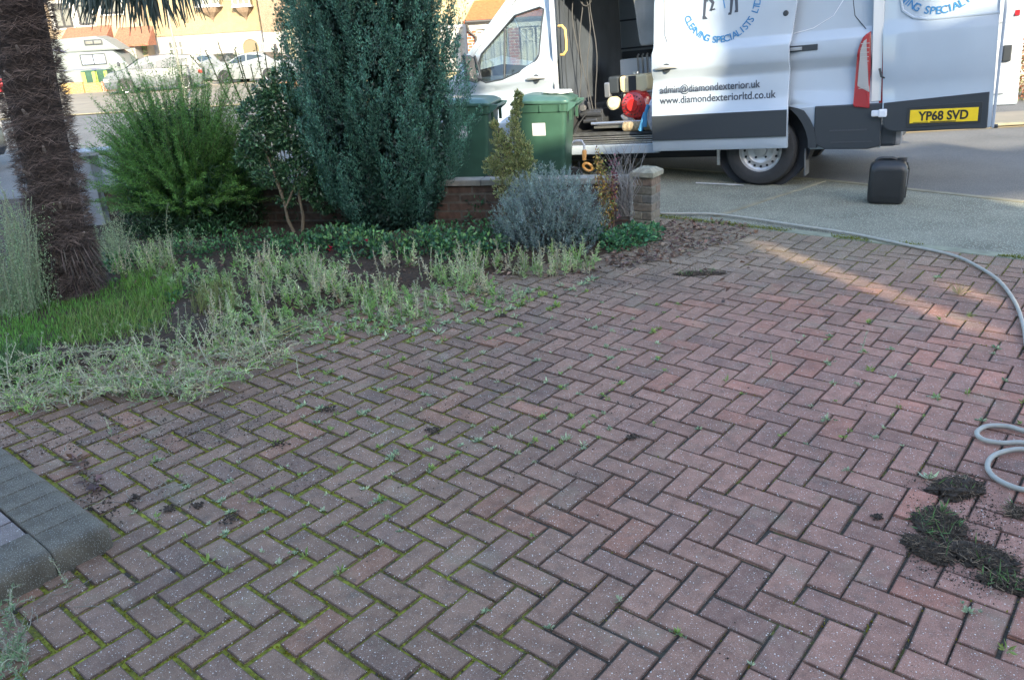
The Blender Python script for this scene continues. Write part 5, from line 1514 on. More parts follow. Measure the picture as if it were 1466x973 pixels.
# plug and cable hanging behind the wall
pc = thing('cable_connector', 'orange and brass cable connector hanging beside the right wheelie bin', 'connector', at(830, 215, 7.95))
mb = MB(); mb.tube([(-.06, .05, .07), (-.03, .02, .09), (.02, 0, .09), (.045, 0, .05), (.045, 0, .0)], .011, 8); mb.build('cable', PAPER, pc, smooth=True)
mb = MB(); mb.tube([(.045, 0, .0), (.045, 0, -.02), (.042, 0, -.10)], [.018, .024, .02], 12); mb.build('socket', mat('brass_orange', (.55, .27, .08), .4), pc, smooth=True)
mb = MB(); mb.tube([(.045 + .045 * cos(a_) + .03, 0, -.17 + .035 * sin(a_) - .35 * (.045 * cos(a_))) for a_ in [2 * pi * k / 14 for k in range(15)]], .014, 8); mb.build('ring', mat('ring_orange', (.60, .27, .05), .4), pc, smooth=True)
mb = MB(); mb.tube([(-.01, .02, -.12), (.0, .02, -.25), (-.02, .02, -.5), (-.04, .02, -.75)], .008, 6); mb.build('cord', INK, pc)

# ================================================================== KERB BLOCKS, BOTTOM LEFT
KB = mat('kerb_block', (.098, .084, .062), .9, var=(9, .5), bump=(260, 1.0, .004), speck=(190, .24, (.28, .28, .26)))
kc = np.array([-1.46, 2.395]); KZ = .105
def kblock(org, du, dv, lu, lv, rz, label, rnd='y'):
    """block from corner org running lu along du and lv along dv"""
    c = np.array(org) + np.array(du) * lu / 2 + np.array(dv) * lv / 2
    bm = bmesh.new(); bmesh.ops.create_cube(bm, size=1.0)
    for v in bm.verts: v.co.x *= lu - .003; v.co.y *= lv - .003; v.co.z *= KZ + .02
    def outer(e):
        z = min(v.co.z for v in e.verts) > 0; x = min(v.co.x for v in e.verts) > 0; y = min(v.co.y for v in e.verts) > 0
        return (z and ((x and 'x' in rnd) or (y and 'y' in rnd))) or (x and y and 'c' in rnd)
    bmesh.ops.bevel(bm, geom=[e for e in bm.edges if outer(e)], offset=.032, segments=6, affect='EDGES', profile=.5)
    bmesh.ops.bevel(bm, geom=[e for e in bm.edges if len(e.link_faces) == 2 and e.calc_face_angle(0) > 1.2], offset=.0035, segments=1, affect='EDGES')
    me = bpy.data.meshes.new('kerb_block'); bm.to_mesh(me); bm.free(); me.materials.append(KB); me.polygons.foreach_set('use_smooth', [True] * len(me.polygons)); me.set_sharp_from_angle(angle=radians(40))
    o = bpy.data.objects.new('kerb_block', me); COL.objects.link(o)
    o.location = (c[0], c[1], (KZ - .02) / 2); o.rotation_euler = (random.uniform(-.008, .008), random.uniform(-.008, .008), rz)
    return props(o, label, 'kerb block', 'dark kerb blocks edging the raised step')
ra = math.atan2(LA[1], LA[0])
kblock(kc, -LA, -LB, .16, .2, ra, 'corner kerb block of the raised step at the lower left', 'xyc')
s0 = .16
for i in range(9):
    ln = .125
    p = kc - LA * s0
    kblock(p, -LA, -LB, ln, .2, ra, ['second kerb block from the corner along the upper edge of the step', 'third kerb block from the corner along the upper edge of the step', 'fourth kerb block from the corner along the upper edge of the step', 'fifth kerb block from the corner along the upper edge, at the photo edge'][min(i, 3)] if i < 4 else 'dark kerb block in the row running out of the left edge')
    s0 += ln
s0 = .2
for i in range(4):
    p = kc - LB * s0
    kblock(p, -LA, -LB, .2, .2, ra, ['kerb block below the corner block on the front edge of the step', 'kerb block in front, cut by the left edge of the photo'][min(i, 1)] if i < 2 else 'dark kerb block in the front row running out of the left edge', 'x')
    s0 += .2
mb = MB()
q0 = kc - LA * .130 - LB * .205
for i in range(12):
    for j in range(10):
        p = q0 - LA * (i * .208 + (.104 if j % 2 else 0)) - LB * j * .104
        c = p - LA * .1 - LB * .05
        mb.box((c[0], c[1], KZ - .02), (.198, .096, .03), ra, tuple(np.array([.17, .14, .13]) * random.uniform(.8, 1.2)))
mb.build('raised_paving', PAVER, kind='structure', recalc=False)
mb = MB()
c = kc - LA * 1.35 - LB * .72; mb.box((c[0], c[1], KZ / 2 - .02), (2.4, 1.02, KZ - .012), ra); mb.build('raised_paving', mossy_material(), kind='structure')

# ================================================================== PLANTS
def jit(base, n, s=.25, hue=.06):
    b = np.array(base)[None, :] * (1 + rng.normal(0, s, (n, 1)))
    return np.clip(b + rng.normal(0, hue, (n, 3)) * np.array(base)[None, :], .004, .9)
def rdir(n, up=0.0):
    d = rng.normal(size=(n, 3)); d[:, 2] += up; return d / np.linalg.norm(d, axis=1, keepdims=True)

# ---- feathery green shrub: arching stems set with needles
fs = thing('feathery_shrub', 'bushy bright green shrub with feathery arching sprays behind the palm', 'shrub', (-2.84, 7.25, .04))
mb = MB(); mst = MB()
tips = []
for k in range(1250):
    a = random.uniform(0, 2 * pi); el = math.asin(random.random() ** .75)
    el = max(.12, el)
    rad = .90 * cos(el) ** .6 * random.uniform(.55, 1.06); top = 1.46 * sin(el) ** .7 * random.uniform(.45, 1.05) + .10
    if random.random() < .05: top *= 1.12
    end = np.array([rad * cos(a), rad * .75 * sin(a), top])
    start = np.array([random.gauss(0, .07), random.gauss(0, .05), 0.02])
    tips.append((start, end, a))
for px_, py_ in ((245, 66), (238, 90), (252, 84), (262, 96), (330, 100), (300, 92), (372, 92), (395, 84), (408, 92), (345, 104), (180, 128), (215, 112)):
    e = np.array(at(px_, py_, 7.25)) - np.array([-2.84, 7.25, .04]); tips.append((np.array([e[0] * .3, 0, .3]), e, 0))
for px_, py_ in ((128, 168), (132, 185), (140, 150), (150, 205), (135, 215), (160, 135)):
    e = np.array(at(px_, py_, 7.15)) - np.array([-2.84, 7.25, .04]); tips.append((np.array([e[0] * .2, 0, .3]), e, 0))
for start, end, a in tips:
    mid = (start + end) / 2 + np.array([0, 0, .22 * np.linalg.norm(end[:2])])
    t = np.linspace(0, 1, 60)[:, None]
    C = (1 - t) ** 2 * start + 2 * t * (1 - t) * mid + t ** 2 * end
    T = 2 * (1 - t) * (mid - start) + 2 * t * (end - mid); T /= np.linalg.norm(T, axis=1, keepdims=True)
    C = C[20:]; T = T[20:]; tt = t[20:]
    rep = 5; P = np.repeat(C, rep, 0) + rng.normal(0, .006, (len(C) * rep, 3)); D = np.repeat(T, rep, 0) * .7 + rdir(len(P)) * 1.0
    s_ = np.repeat(tt, rep, 0)
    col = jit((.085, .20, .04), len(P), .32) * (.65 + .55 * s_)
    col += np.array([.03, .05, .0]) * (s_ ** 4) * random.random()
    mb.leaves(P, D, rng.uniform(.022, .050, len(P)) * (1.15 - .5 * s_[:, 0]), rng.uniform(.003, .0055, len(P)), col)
    if random.random() < .4: mst.tube([tuple(start), tuple(C[5]), tuple(C[-1])], [.005, .0035, .0012], 4, (.10, .13, .05), cap=False)
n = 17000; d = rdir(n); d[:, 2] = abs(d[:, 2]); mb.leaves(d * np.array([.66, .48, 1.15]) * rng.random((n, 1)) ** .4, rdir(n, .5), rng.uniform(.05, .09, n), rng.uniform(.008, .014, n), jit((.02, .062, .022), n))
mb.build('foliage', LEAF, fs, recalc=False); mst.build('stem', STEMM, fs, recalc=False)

# ---- cypress
cy = thing('cypress', 'tall dense dark blue-green conifer in the middle of the bed', 'tree', (-.98, 6.95, .03))
zr = np.array([0, .12, .3, .6, 1.0, 1.5, 2.0, 2.5, 2.9, 3.2]); rr = np.array([.34, .44, .52, .60, .635, .59, .53, .42, .24, .05])
mb = MB()
for k in range(2700):
    z = random.uniform(.03, 3.0); a = random.uniform(0, 2 * pi)
    if sin(a) > .45 and random.random() < .7: continue
    r = np.interp(z, zr, rr) * (1 + .13 * sin(a * 5 + z * 1.9) + .08 * sin(a * 11 - z * 5)) * random.uniform(.80, 1.0)
    if random.random() < .06: r *= 1.10
    base = np.array([r * cos(a), r * sin(a), z]); 
    lean = np.array([cos(a) * .28, sin(a) * .28, 1.0]); ln = random.uniform(.16, .30); wdt = random.uniform(.030, .052)
    n = random.randint(60, 95)
    t = rng.random(n) ** .8
    wr = wdt * np.sqrt(np.clip(1 - t, .02, 1)) * (0.6 + .8 * t) 
    off = rdir(n) * wr[:, None] * rng.random(n)[:, None] ** .4
    P = base + lean * (t[:, None] * ln) + off
    D = off / (np.linalg.norm(off, axis=1, keepdims=True) + 1e-6) * .7 + lean * 1.0 + rdir(n) * .35
    tone = random.uniform(.55, 1.4)
    col = jit((.062, .160, .115), n, .28) * tone * (.6 + .7 * t[:, None])  # plume bases darker, tips lighter: depth shading put into the leaf colour
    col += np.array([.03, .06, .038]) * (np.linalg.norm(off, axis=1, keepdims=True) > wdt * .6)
    mb.leaves(P, D, rng.uniform(.014, .030, n), rng.uniform(.0055, .011, n), col)
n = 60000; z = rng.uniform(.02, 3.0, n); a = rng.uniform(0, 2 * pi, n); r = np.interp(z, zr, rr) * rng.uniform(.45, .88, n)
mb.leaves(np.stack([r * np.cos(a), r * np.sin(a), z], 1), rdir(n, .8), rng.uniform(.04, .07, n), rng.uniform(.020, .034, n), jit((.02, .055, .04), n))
mb.build('crown', LEAF, cy, recalc=False)
mb = MB(); mb.tube([(0, 0, -.05), (.02, 0, .5), (0, 0, 1.5), (0, 0, 2.8)], [.07, .055, .04, .01], 10, (.1, .07, .05)); mb.build('trunk', BARK, cy, smooth=True)
# side spire at its left edge
cz_ = thing('cypress', 'slim dark conifer spire leaning against the left side of the big conifer', 'tree', (-1.60, 7.35, .03))
mb = MB()
for k in range(480):
    z = random.uniform(.25, 2.3); a = random.uniform(0, 2 * pi); r = .24 * (1 - abs(z - 1.3) / 1.5) * random.uniform(.6, 1.1)
    base = np.array([r * cos(a), r * sin(a), z]); lean = np.array([cos(a) * .3, sin(a) * .3, 1.0]); n = 60; t = rng.random(n)
    off = rdir(n) * .035 * rng.random(n)[:, None] ** .4
    mb.leaves(base + lean * t[:, None] * .2 + off, off / .03 + lean, rng.uniform(.018, .034, n), rng.uniform(.006, .012, n), jit((.05, .14, .09), n) * random.uniform(.7, 1.3))
mb.build('crown', LEAF, cz_, recalc=False)
mb = MB(); mb.tube([(0, 0, -.05), (0, 0, 2.0)], [.03, .01], 8, (.1, .07, .05)); mb.build('trunk', BARK, cz_)

def leaf_cloud(mb, blobs, n, L, Wd, base, up=.2, s=.3, tipc=None, shell=.55, mat_=None):
    """leaves spread through a set of ellipsoids (centre, radii)"""
    vol = np.array([b[1][0] * b[1][1] * b[1][2] for b in blobs]); vol = vol / vol.sum()
    for (c, r), f in zip(blobs, vol):
        m_ = max(5, int(n * f)); d = rdir(m_); rad = rng.uniform(shell, 1.0, m_) ** .6
        P = np.array(c) + d * np.array(r) * rad[:, None]
        D = d * .6 + rdir(m_) * .7 + np.array([0, 0, up])
        col = jit(base, m_, s)
        if tipc is not None:
            q = rng.random(m_)[:, None] < .35; col = np.where(q, jit(tipc, m_, s), col)
        mb.leaves(P, D, rng.uniform(L * .6, L * 1.2, m_), rng.uniform(Wd * .6, Wd * 1.2, m_), col, bend=.06)

# ---- glossy evergreen with two bare stems
cm = thing('evergreen_shrub', 'glossy small-leaved evergreen on bare stems between the feathery shrub and the conifer', 'shrub', (-1.78, 6.85, .04))
O_ = np.array([-1.78, 6.85, .04])
mb = MB(); bl = []
for px_, py_, r_ in ((400, 150, .17), (375, 200, .17), (420, 190, .18), (440, 150, .14), (385, 245, .15), (425, 250, .16), (405, 110, .10), (365, 160, .12), (445, 215, .15), (355, 225, .11), (410, 285, .08), (450, 270, .12), (380, 130, .10), (470, 240, .14), (480, 190, .13), (495, 275, .12), (455, 180, .14), (465, 290, .10)):
    p = np.array(at(px_, py_, 6.95)) - O_; bl.append((p, (r_, r_ * .9, r_ * .85)))
leaf_cloud(mb, bl, 15500, .046, .022, (.045, .115, .055), tipc=(.11, .21, .10), up=0)
mb.build('foliage', LEAFG, cm, recalc=False)
for k, pl in enumerate(([(430, 350), (412, 315), (406, 285), (395, 250), (380, 200)], [(432, 350), (434, 310), (428, 280), (430, 240), (425, 200)], [(408, 300), (420, 270), (428, 235)], [(405, 285), (385, 230), (370, 190)])):
    mb = MB(); pp = [tuple(np.array(at(x, y, 6.85 + .02 * i)) - O_) for i, (x, y) in enumerate(pl)]
    mb.tube(pp, [.017 - .003 * i for i in range(len(pp))] if k < 2 else [.009 - .001 * i for i in range(len(pp))], 7); mb.build('stem', mat('stem_brown', (.15, .12, .08), .85, var=(30, .3)), cm, smooth=True)
tw = thing('twiggy_shrub', 'loose twiggy sapling with thin upright shoots above the evergreen shrub', 'shrub', (-2.1, 7.6, .04))
O_ = np.array([-2.1, 7.6, .04]); mb = MB(); ms_ = MB()
for px_, py_ in ((372, 62), (385, 75), (398, 70), (408, 58), (350, 86), (342, 70), (412, 86), (420, 100), (330, 90), (365, 95), (318, 60), (300, 72)):
    e = np.array(at(px_, py_, 7.6)) - O_; s0_ = np.array([e[0] * .3, 0, .2]); t = np.linspace(0, 1, 26)[:, None]; C = s0_ + (e - s0_) * t + np.array([.04, 0, 0]) * np.sin(t * 5)
    ms_.tube([tuple(p) for p in C[::5]], .005, 5, (.12, .12, .06), cap=False)
    P = np.repeat(C[8:], 3, 0); mb.leaves(P, rdir(len(P), .5), rng.uniform(.02, .045, len(P)), rng.uniform(.006, .013, len(P)), jit((.07, .14, .05), len(P)))
mb.build('foliage', LEAF, tw, recalc=False); ms_.build('stem', STEMM, tw, recalc=False)

# ---- lavender
lv = thing('lavender_bush', 'rounded silver-blue lavender bush in front of the right wheelie bin', 'shrub', (.36, 6.02, .04))
mb = MB()
for k in range(900):
    a = random.uniform(0, 2 * pi); el = math.asin(random.random()); R = np.array([.47, .40, .55])
    e = np.array([cos(a) * cos(el), sin(a) * cos(el), sin(el) ** .9]) * R * random.uniform(.72, 1.08); e[2] += .05
    dirn = e * np.array([.7, .7, 1]) + np.array([0, 0, .25]); dirn /= np.linalg.norm(dirn)
    n = 30; t = rng.random(n)[:, None]; ln = random.uniform(.09, .16)
    P = e - dirn * ln * (1 - t) ; D = dirn * .8 + rdir(n) * .7
    mb.leaves(P, D, rng.uniform(.018, .034, n), rng.uniform(.003, .0055, n), jit((.20, .27, .25), n, .25) * random.uniform(.7, 1.25))
n = 2500; d = rdir(n); d[:, 2] = abs(d[:, 2]); mb.leaves(d * np.array([.36, .30, .42]) * rng.random((n, 1)) ** .5, rdir(n, .5), .04, .012, jit((.08, .11, .10), n))
mb.build('foliage', LEAF, lv, recalc=False)
mb = MB()
for k in range(9): a = k * .7; mb.tube([(0, 0, 0), (.15 * cos(a), .15 * sin(a), .15), (.3 * cos(a), .28 * sin(a), .35)], [.01, .007, .004], 5, (.12, .1, .08))
mb.build('stem', STEMM, lv)

# ---- variegated euonymus, spindle shaped
eu = thing('variegated_shrub', 'upright yellow-edged variegated shrub between the two wheelie bins', 'shrub', (.0, 6.55, .04))
O_ = np.array([.0, 6.55, .04]); mb = MB(); bl = []
for px_, py_, r_ in ((733, 250, .13), (722, 225, .11), (740, 225, .11), (716, 200, .08), (738, 200, .08), (750, 215, .07), (705, 240, .08), (755, 235, .08), (735, 178, .055), (741, 150, .04), (742, 138, .035), (708, 180, .035), (738, 165, .04), (728, 270, .14), (757, 262, .07)):
    bl.append((np.array(at(px_, py_, 6.55)) - O_, (r_ * .95, r_ * .95, r_ * 1.05)))
for c, r in bl:
    m_ = int(30 + r[0] * 3300); d = rdir(m_); P = c + d * np.array(r) * (rng.random((m_, 1)) ** .4); D = d * .5 + rdir(m_) * .5 + np.array([0, 0, .6]); N_ = rng.normal(size=(m_, 3))
    L_ = rng.uniform(.020, .034, m_); W_ = L_ * .5
    mb.leaves(P, D, L_, W_, jit((.40, .40, .17), m_, .2), N=N_, bend=.08)
    Dn = D / np.linalg.norm(D, axis=1, keepdims=True); Sx = np.cross(Dn, N_); Sx /= np.linalg.norm(Sx, axis=1, keepdims=True); up_ = np.cross(Sx, Dn)
    for sg in (1, -1): mb.leaves(P + Dn * (L_ * .12)[:, None] + up_ * .0008 * sg, D, L_ * .74, W_ * .62, jit((.075, .13, .04), m_, .3), N=N_, bend=.06)
mb.build('foliage', LEAFG, eu, recalc=False)
mb = MB(); mb.tube([(0, 0, 0), (.0, 0, .4), tuple(np.array(at(741, 150, 6.55)) - O_)], [.012, .008, .003], 6, (.15, .14, .07)); mb.build('stem', STEMM, eu)

# ---- bronze leaved plant
bz = thing('bronze_shrub', 'thin upright plant with yellow and bronze leaves left of the brick pillar', 'shrub', (.82, 6.05, .04))
O_ = np.array([.82, 6.05, .04]); mb = MB(); ms_ = MB()
for px_, py_ in ((866, 215), (872, 240), (860, 232), (852, 225), (880, 235), (876, 262), (858, 262), (868, 275), (850, 212), (886, 225)):
    e = np.array(at(px_ + random.uniform(-5, 5), py_, 6.05)) - O_; t = np.linspace(0, 1, 30)[:, None]; C = e * t + np.array([.02, 0, 0]) * np.sin(t * 6 + px_)
    ms_.tube([tuple(p) for p in C[::6]], .0035, 5, (.18, .10, .06), cap=False)
    P = np.repeat(C[9:], 4, 0) + rng.normal(0, .016, (84, 3)); base = random.choice([(.30, .25, .07), (.12, .17, .06), (.32, .22, .06), (.14, .05, .06), (.22, .24, .09)])
    mb.leaves(P, rdir(len(P), .2), rng.uniform(.018, .038, len(P)), rng.uniform(.010, .018, len(P)), jit(base, len(P), .3, .15))
mb.build('foliage', LEAF, bz, recalc=False); ms_.build('stem', STEMM, bz, recalc=False)
gt = thing('grey_twigs', 'bundle of fine bare grey twigs leaning over the wall beside the pillar', 'plant', (.98, 6.35, .04))
mb = MB()
for k in range(60):
    mb.tube([(random.gauss(0, .04), 0, .1), (random.gauss(0, .07), random.gauss(0, .05), .35), (random.gauss(-.02, .13), random.gauss(0, .08), random.uniform(.45, .72))], [.003, .002, .001], 4, (.20, .19, .18), cap=False)
mb.build('twigs', STEMM, gt, recalc=False)

# ---- low green plants
def low_plant(name, label, cat, spots, n, L, Wd, base, tip=None, m_=LEAF):
    o = thing(name, label, cat, (spots[0][0], spots[0][1], .03)); mb = MB()
    bl = [((x - spots[0][0], y - spots[0][1], h * .45), (r, r, h)) for x, y, r, h in spots]
    leaf_cloud(mb, bl, n, L, Wd, base, tipc=tip, shell=.2, up=.3); mb.build('foliage', m_, o, recalc=False); return o
sp_ = [(*gnd(x, y), r, h) for x, y, r, h in ((905, 352, .17, .10), (930, 345, .12, .08), (880, 360, .12, .09), (850, 350, .14, .10))]
low_plant('ivy', 'low dark green creeping plant at the foot of the brick pillar', 'plant', sp_, 1600, .035, .022, (.045, .15, .07), (.10, .25, .09))
sp_ = [(*gnd(x, y), r, h) for x, y, r, h in ((520, 372, .22, .17), (560, 375, .2, .14), (480, 365, .16, .15), (610, 370, .2, .16), (660, 375, .22, .15), (700, 372, .16, .13))]
rf_ = low_plant('flowering_plant', 'dark leafy border plant with a few red flowers at the foot of the conifer', 'plant', sp_, 3000, .04, .026, (.04, .12, .055), (.14, .28, .09))
o_ = np.array([sp_[0][0], sp_[0][1], .03])
for px_, py_ in ((471, 355), (499, 348), (527, 345)):
    mb = MB(); c = np.array(at(px_, py_, sp_[2][1] - .12)) - o_; n = 16
    mb.leaves(np.tile(c, (n, 1)), rdir(n, .3), rng.uniform(.02, .032, n), .018, jit((.62, .02, .07), n, .2)); mb.build('flower', LEAF, rf_, recalc=False)
sp_ = [(*gnd(x, y), r, h) for x, y, r, h in ((262, 440, .12, .07), (285, 420, .12, .08), (225, 480, .14, .04), (480, 350, .3, .10), (640, 352, .25, .12), (700, 350, .2, .12), (300, 350, .3, .12), (430, 362, .25, .1), (370, 360, .3, .1), (205, 385, .2, .10), (170, 400, .14, .14), (260, 378, .22, .1), (320, 372, .22, .12), (390, 375, .22, .1), (150, 420, .10, .12), (440, 378, .2, .1))]
low_plant('ground_plant', 'dark low ground plants under the feathery shrub and right of the palm', 'plant', sp_, 4600, .035, .022, (.038, .12, .045), (.10, .24, .08))

sp_ = [(*gnd(x, y), r, h) for x, y, r, h in ((440, 318, .28, .22), (500, 322, .22, .16), (650, 318, .16, .24), (690, 325, .14, .18), (400, 320, .2, .3))]
low_plant('climbing_plant', 'dark leafy plants growing up in front of the low brick wall', 'plant', sp_, 2300, .045, .026, (.03, .09, .045), (.07, .16, .07))
# ---- pale tall weed bushes beside the palm
def weed_bush(label, pxs, Y, n, base, seed_top=True):
    o = thing('weed_bush', label, 'weeds', (*[at(pxs[0][0], pxs[0][1], Y)[i] for i in (0, 1)], .0)); O_ = np.array([o.location[0], Y, 0]); mb = MB(); ms_ = MB()
    for k in range(n):
        px_, py_ = random.choice(pxs); px_ += random.gauss(0, 11); py_ += random.gauss(0, 14)
        e = np.array(at(px_, py_, Y + random.gauss(0, .12))) - O_
        if e[2] < .12: e[2] = .12
        s0_ = np.array([e[0] * .75 + random.gauss(0, .04), e[1], .02]); t = np.linspace(0, 1, 22)[:, None]; C = s0_ + (e - s0_) * t + np.array([.02, .01, 0]) * np.sin(t * 5 + k)
        if k % 2 == 0: ms_.tube([tuple(p) for p in C[::7]], .002, 4, (.22, .24, .15), cap=False)
        P = np.repeat(C[3:], 4, 0) + rng.normal(0, .012, (76, 3)); mb.leaves(P, rdir(len(P), .4), rng.uniform(.008, .022, len(P)), rng.uniform(.0025, .006, len(P)), jit(base, len(P), .3))
    mb.build('foliage', LEAF, o, recalc=False); ms_.build('stem', STEMM, o, recalc=False)
weed_bush('tall airy grey-green weeds at the left edge beside the palm trunk', [(x, y) for x in (-40, -15, 5, 22, 38, 48) for y in (310, 350, 390, 430, 470, 505)] + [(8, 285), (20, 300)], 5.2, 420, (.24, .33, .17))
weed_bush('pale airy weeds just behind the right side of the palm trunk', [(150, 310), (165, 330), (140, 345), (180, 350), (155, 370), (200, 360)], 6.3, 130, (.30, .38, .2))
weed_bush('tuft of pale feathery weeds in front of the feathery shrub', [(235, 345), (240, 330), (228, 350), (272, 345)], 6.35, 26, (.28, .36, .2))

# ================================================================== THE PALM
pm = thing('palm', 'fan palm with a leaning shaggy fibrous trunk at the left', 'palm', (-3.15, 5.45, 0))
O_ = np.array([-3.15, 5.45, 0]); path = []
for px_, py_, Y_ in ((104, 425, 5.45), (98, 380, 5.42), (88, 320, 5.40), (72, 250, 5.36), (56, 180, 5.32), (44, 120, 5.28), (32, 60, 5.24), (20, 0, 5.2), (8, -60, 5.16), (-4, -130, 5.12)):
    path.append(np.array(at(px_, py_, Y_)) - O_)
rad = [.20, .155, .145, .148, .150, .152, .155, .155, .155, .14]
mb = MB(); mb.tube([tuple(p) for p in path], rad, 20, (.05, .04, .035)); mb.build('trunk', mat('palm_core', (.045, .034, .03), .95, bump=(40, 1, .02)), pm, smooth=True)
PA = np.array(path); Lc = np.concatenate([[0], np.cumsum(np.linalg.norm(np.diff(PA, axis=0), axis=1))])
def ptrunk(s): return np.array([np.interp(s, Lc, PA[:, i]) for i in range(3)]).T
mb = MB(); n = 30000
s_ = rng.uniform(0, Lc[-1], n); a = rng.uniform(0, 2 * pi, n); r0 = np.interp(s_, Lc, rad)
band = .5 + .5 * np.sin(s_ * 46 + 1.5 * np.sin(a * 2)) 
C = ptrunk(s_); rr_ = r0 * rng.uniform(.93, 1.16, n) + .022 * band
P = C + np.stack([rr_ * np.cos(a), rr_ * np.sin(a), np.zeros(n)], 1)
tang = np.stack([-np.sin(a), np.cos(a), np.zeros(n)], 1) * rng.choice([-1, 1], n)[:, None]; outw = np.stack([np.cos(a), np.sin(a), np.zeros(n)], 1)
D = tang * rng.uniform(.4, 1.2, n)[:, None] + outw * rng.uniform(.05, .65, n)[:, None] + np.stack([np.zeros(n), np.zeros(n), rng.normal(-.1, .45, n)], 1)
tone = rng.uniform(.45, 1.5, (n, 1)) * (.55 + .6 * band[:, None])
mb.leaves(P, D, rng.uniform(.035, .10, n), rng.uniform(.0015, .0042, n), np.clip(np.array([[.125, .092, .080]]) * tone, .012, .4), N=outw + rng.normal(0, .3, (n, 3)))
n = 700; s_ = rng.uniform(0, .45, n); a = rng.uniform(0, 2 * pi, n); C = ptrunk(s_)
P = C + np.stack([.17 * np.cos(a), .17 * np.sin(a), np.zeros(n)], 1); D = np.stack([np.cos(a) * .5, np.sin(a) * .5, -np.ones(n)], 1)
mb.leaves(P, D, rng.uniform(.08, .2, n), .006, jit((.10, .08, .07), n, .4))
mb.build('fibre', FIBRE, pm, recalc=False)
for k in range(46):
    s1 = .22 + (Lc[-1] - .3) * k / 46; a1 = k * 2.4 + random.uniform(-.3, .3); c1_ = ptrunk(np.array([s1]))[0]; r1 = np.interp(s1, Lc, rad)
    p0 = c1_ + np.array([r1 * cos(a1), r1 * sin(a1), 0]); d1 = np.array([cos(a1), sin(a1), .9])
    mb = MB(); mb.tube([tuple(p0), tuple(p0 + d1 * .025), tuple(p0 + d1 * .045)], [.013, .010, .007], 6); mb.build('leaf_stub', mat('stub', (.27, .22, .19), .85) if k == 0 else bpy.data.materials['stub'], pm)
# fronds: fans of hanging leaflets
crown = ptrunk(np.array([Lc[-1]]))[0]
def fan(hub, dirx, spread, n, Lf, tips=None, droop=.9):
    """hub point, outward direction; leaflets of length Lf fanning out and drooping"""
    st = MB(); st.tube([tuple(crown), tuple((crown + hub) / 2 + np.array([0, 0, .12])), tuple(hub)], [.02, .014, .01], 6, (.12, .14, .05)); pet = st.build('petiole', STEMM, pm)
    mb = MB(); side = np.cross(dirx, [0, 0, 1.]); side /= np.linalg.norm(side)
    for k in range(n):
        u = (k / (n - 1) - .5) * 2
        a = u * spread
        d0 = dirx * cos(a) + side * sin(a)
        L_ = Lf * (1 - .25 * abs(u)) * random.uniform(.85, 1.08) if tips is None else None
        pts = [hub]; p = hub.copy(); v = d0.copy(); steps = 7
        if tips is not None:
            tx = np.interp(k / (n - 1), np.linspace(0, 1, len(tips)), [t[0] for t in tips]); tz = np.interp(k / (n - 1), np.linspace(0, 1, len(tips)), [t[1] for t in tips])
            e = np.array(at(tx + random.gauss(0, 5), tz + random.gauss(0, 5), O_[1] + hub[1] - .05 + random.uniform(-.15, .15))) - O_
            m1 = hub + (e - hub) * .45 + np.array([0, 0, .10]); t = np.linspace(0, 1, 9)[:, None]
            pts = list((1 - t) ** 2 * hub + 2 * t * (1 - t) * m1 + t ** 2 * e)
        else:
            for j in range(steps):
                v = v + np.array([0, 0, -droop * .28 * (j + 1) / steps]); v /= np.linalg.norm(v); p = p + v * L_ / steps; pts.append(p.copy())
        m_ = len(pts); wd = [.006, .016, .021, .021, .018, .014, .010, .006, .002][:m_]; ws_ = side if tips is None else np.array([cos(a * .3), sin(k * 2.1) * .6, 0])
        ws_ = ws_ / np.linalg.norm(ws_); b = len(mb.v); tn = random.uniform(.55, 1.4); c = (.040 * tn, .065 * tn, .055 * tn)
        for p_, w_ in zip(pts, wd): mb.v += [tuple(p_ - ws_ * w_), tuple(p_ + ws_ * w_)]
        for j in range(m_ - 1): mb.f.append((b + 2 * j, b + 2 * j + 1, b + 2 * j + 3, b + 2 * j + 2)); mb.c.append(c); mb.mi.append(0)
    mb.build('frond', LEAF, pm, recalc=False)
for hx, hy, tips in (((175, -120, 4.95), 0, [(88, 22), (105, 30), (130, 42), (150, 34), (175, 46), (200, 38), (222, 48), (245, 34), (262, 30)]),
                     ((215, -150, 5.05), 0, [(110, 8), (150, 30), (190, 40), (220, 28), (250, 40), (272, 30), (296, 24), (318, 2)]),
                     ((120, -160, 4.8), 0, [(84, 8), (96, 24), (120, 12), (150, 22), (180, 8)]),
                     ((240, -170, 4.8), 0, [(180, 10), (210, 20), (236, 14), (262, 26), (280, 20), (300, 10)]),
                     ((190, -130, 5.15), 0, [(118, 20), (140, 26), (165, 22), (188, 30), (212, 24), (235, 28)])):
    h_ = np.array(at(*hx)) - O_; fan(h_, np.array([1., 0, 0]), 1.2, 34, .8, tips=tips)
for k in range(9):
    a = k * 2 * pi / 9 + .4; el = random.uniform(.1, .8)
    d = np.array([cos(a) * cos(el), sin(a) * cos(el), sin(el)])
    if d[0] > .5 and d[1] < .2: continue
    fan(crown + d * .5 + np.array([0, 0, .25]), d, 1.3, 26, .6)

# ================================================================== GRASS AND WEEDS
def in_poly(pts, n):
    """random picture positions inside a polygon, as ground points"""
    q = np.array(pts); x0, y0 = q.min(0); x1, y1 = q.max(0); out = []
    while len(out) < n:
        x = random.uniform(x0, x1); y = random.uniform(y0, y1); c = False
        for i in range(len(pts)):
            a, b = pts[i], pts[(i + 1) % len(pts)]
            if ((a[1] > y) != (b[1] > y)) and (x < (b[0] - a[0]) * (y - a[1]) / (b[1] - a[1]) + a[0]): c = not c
        if c: out.append(gnd(x, y))
    return out

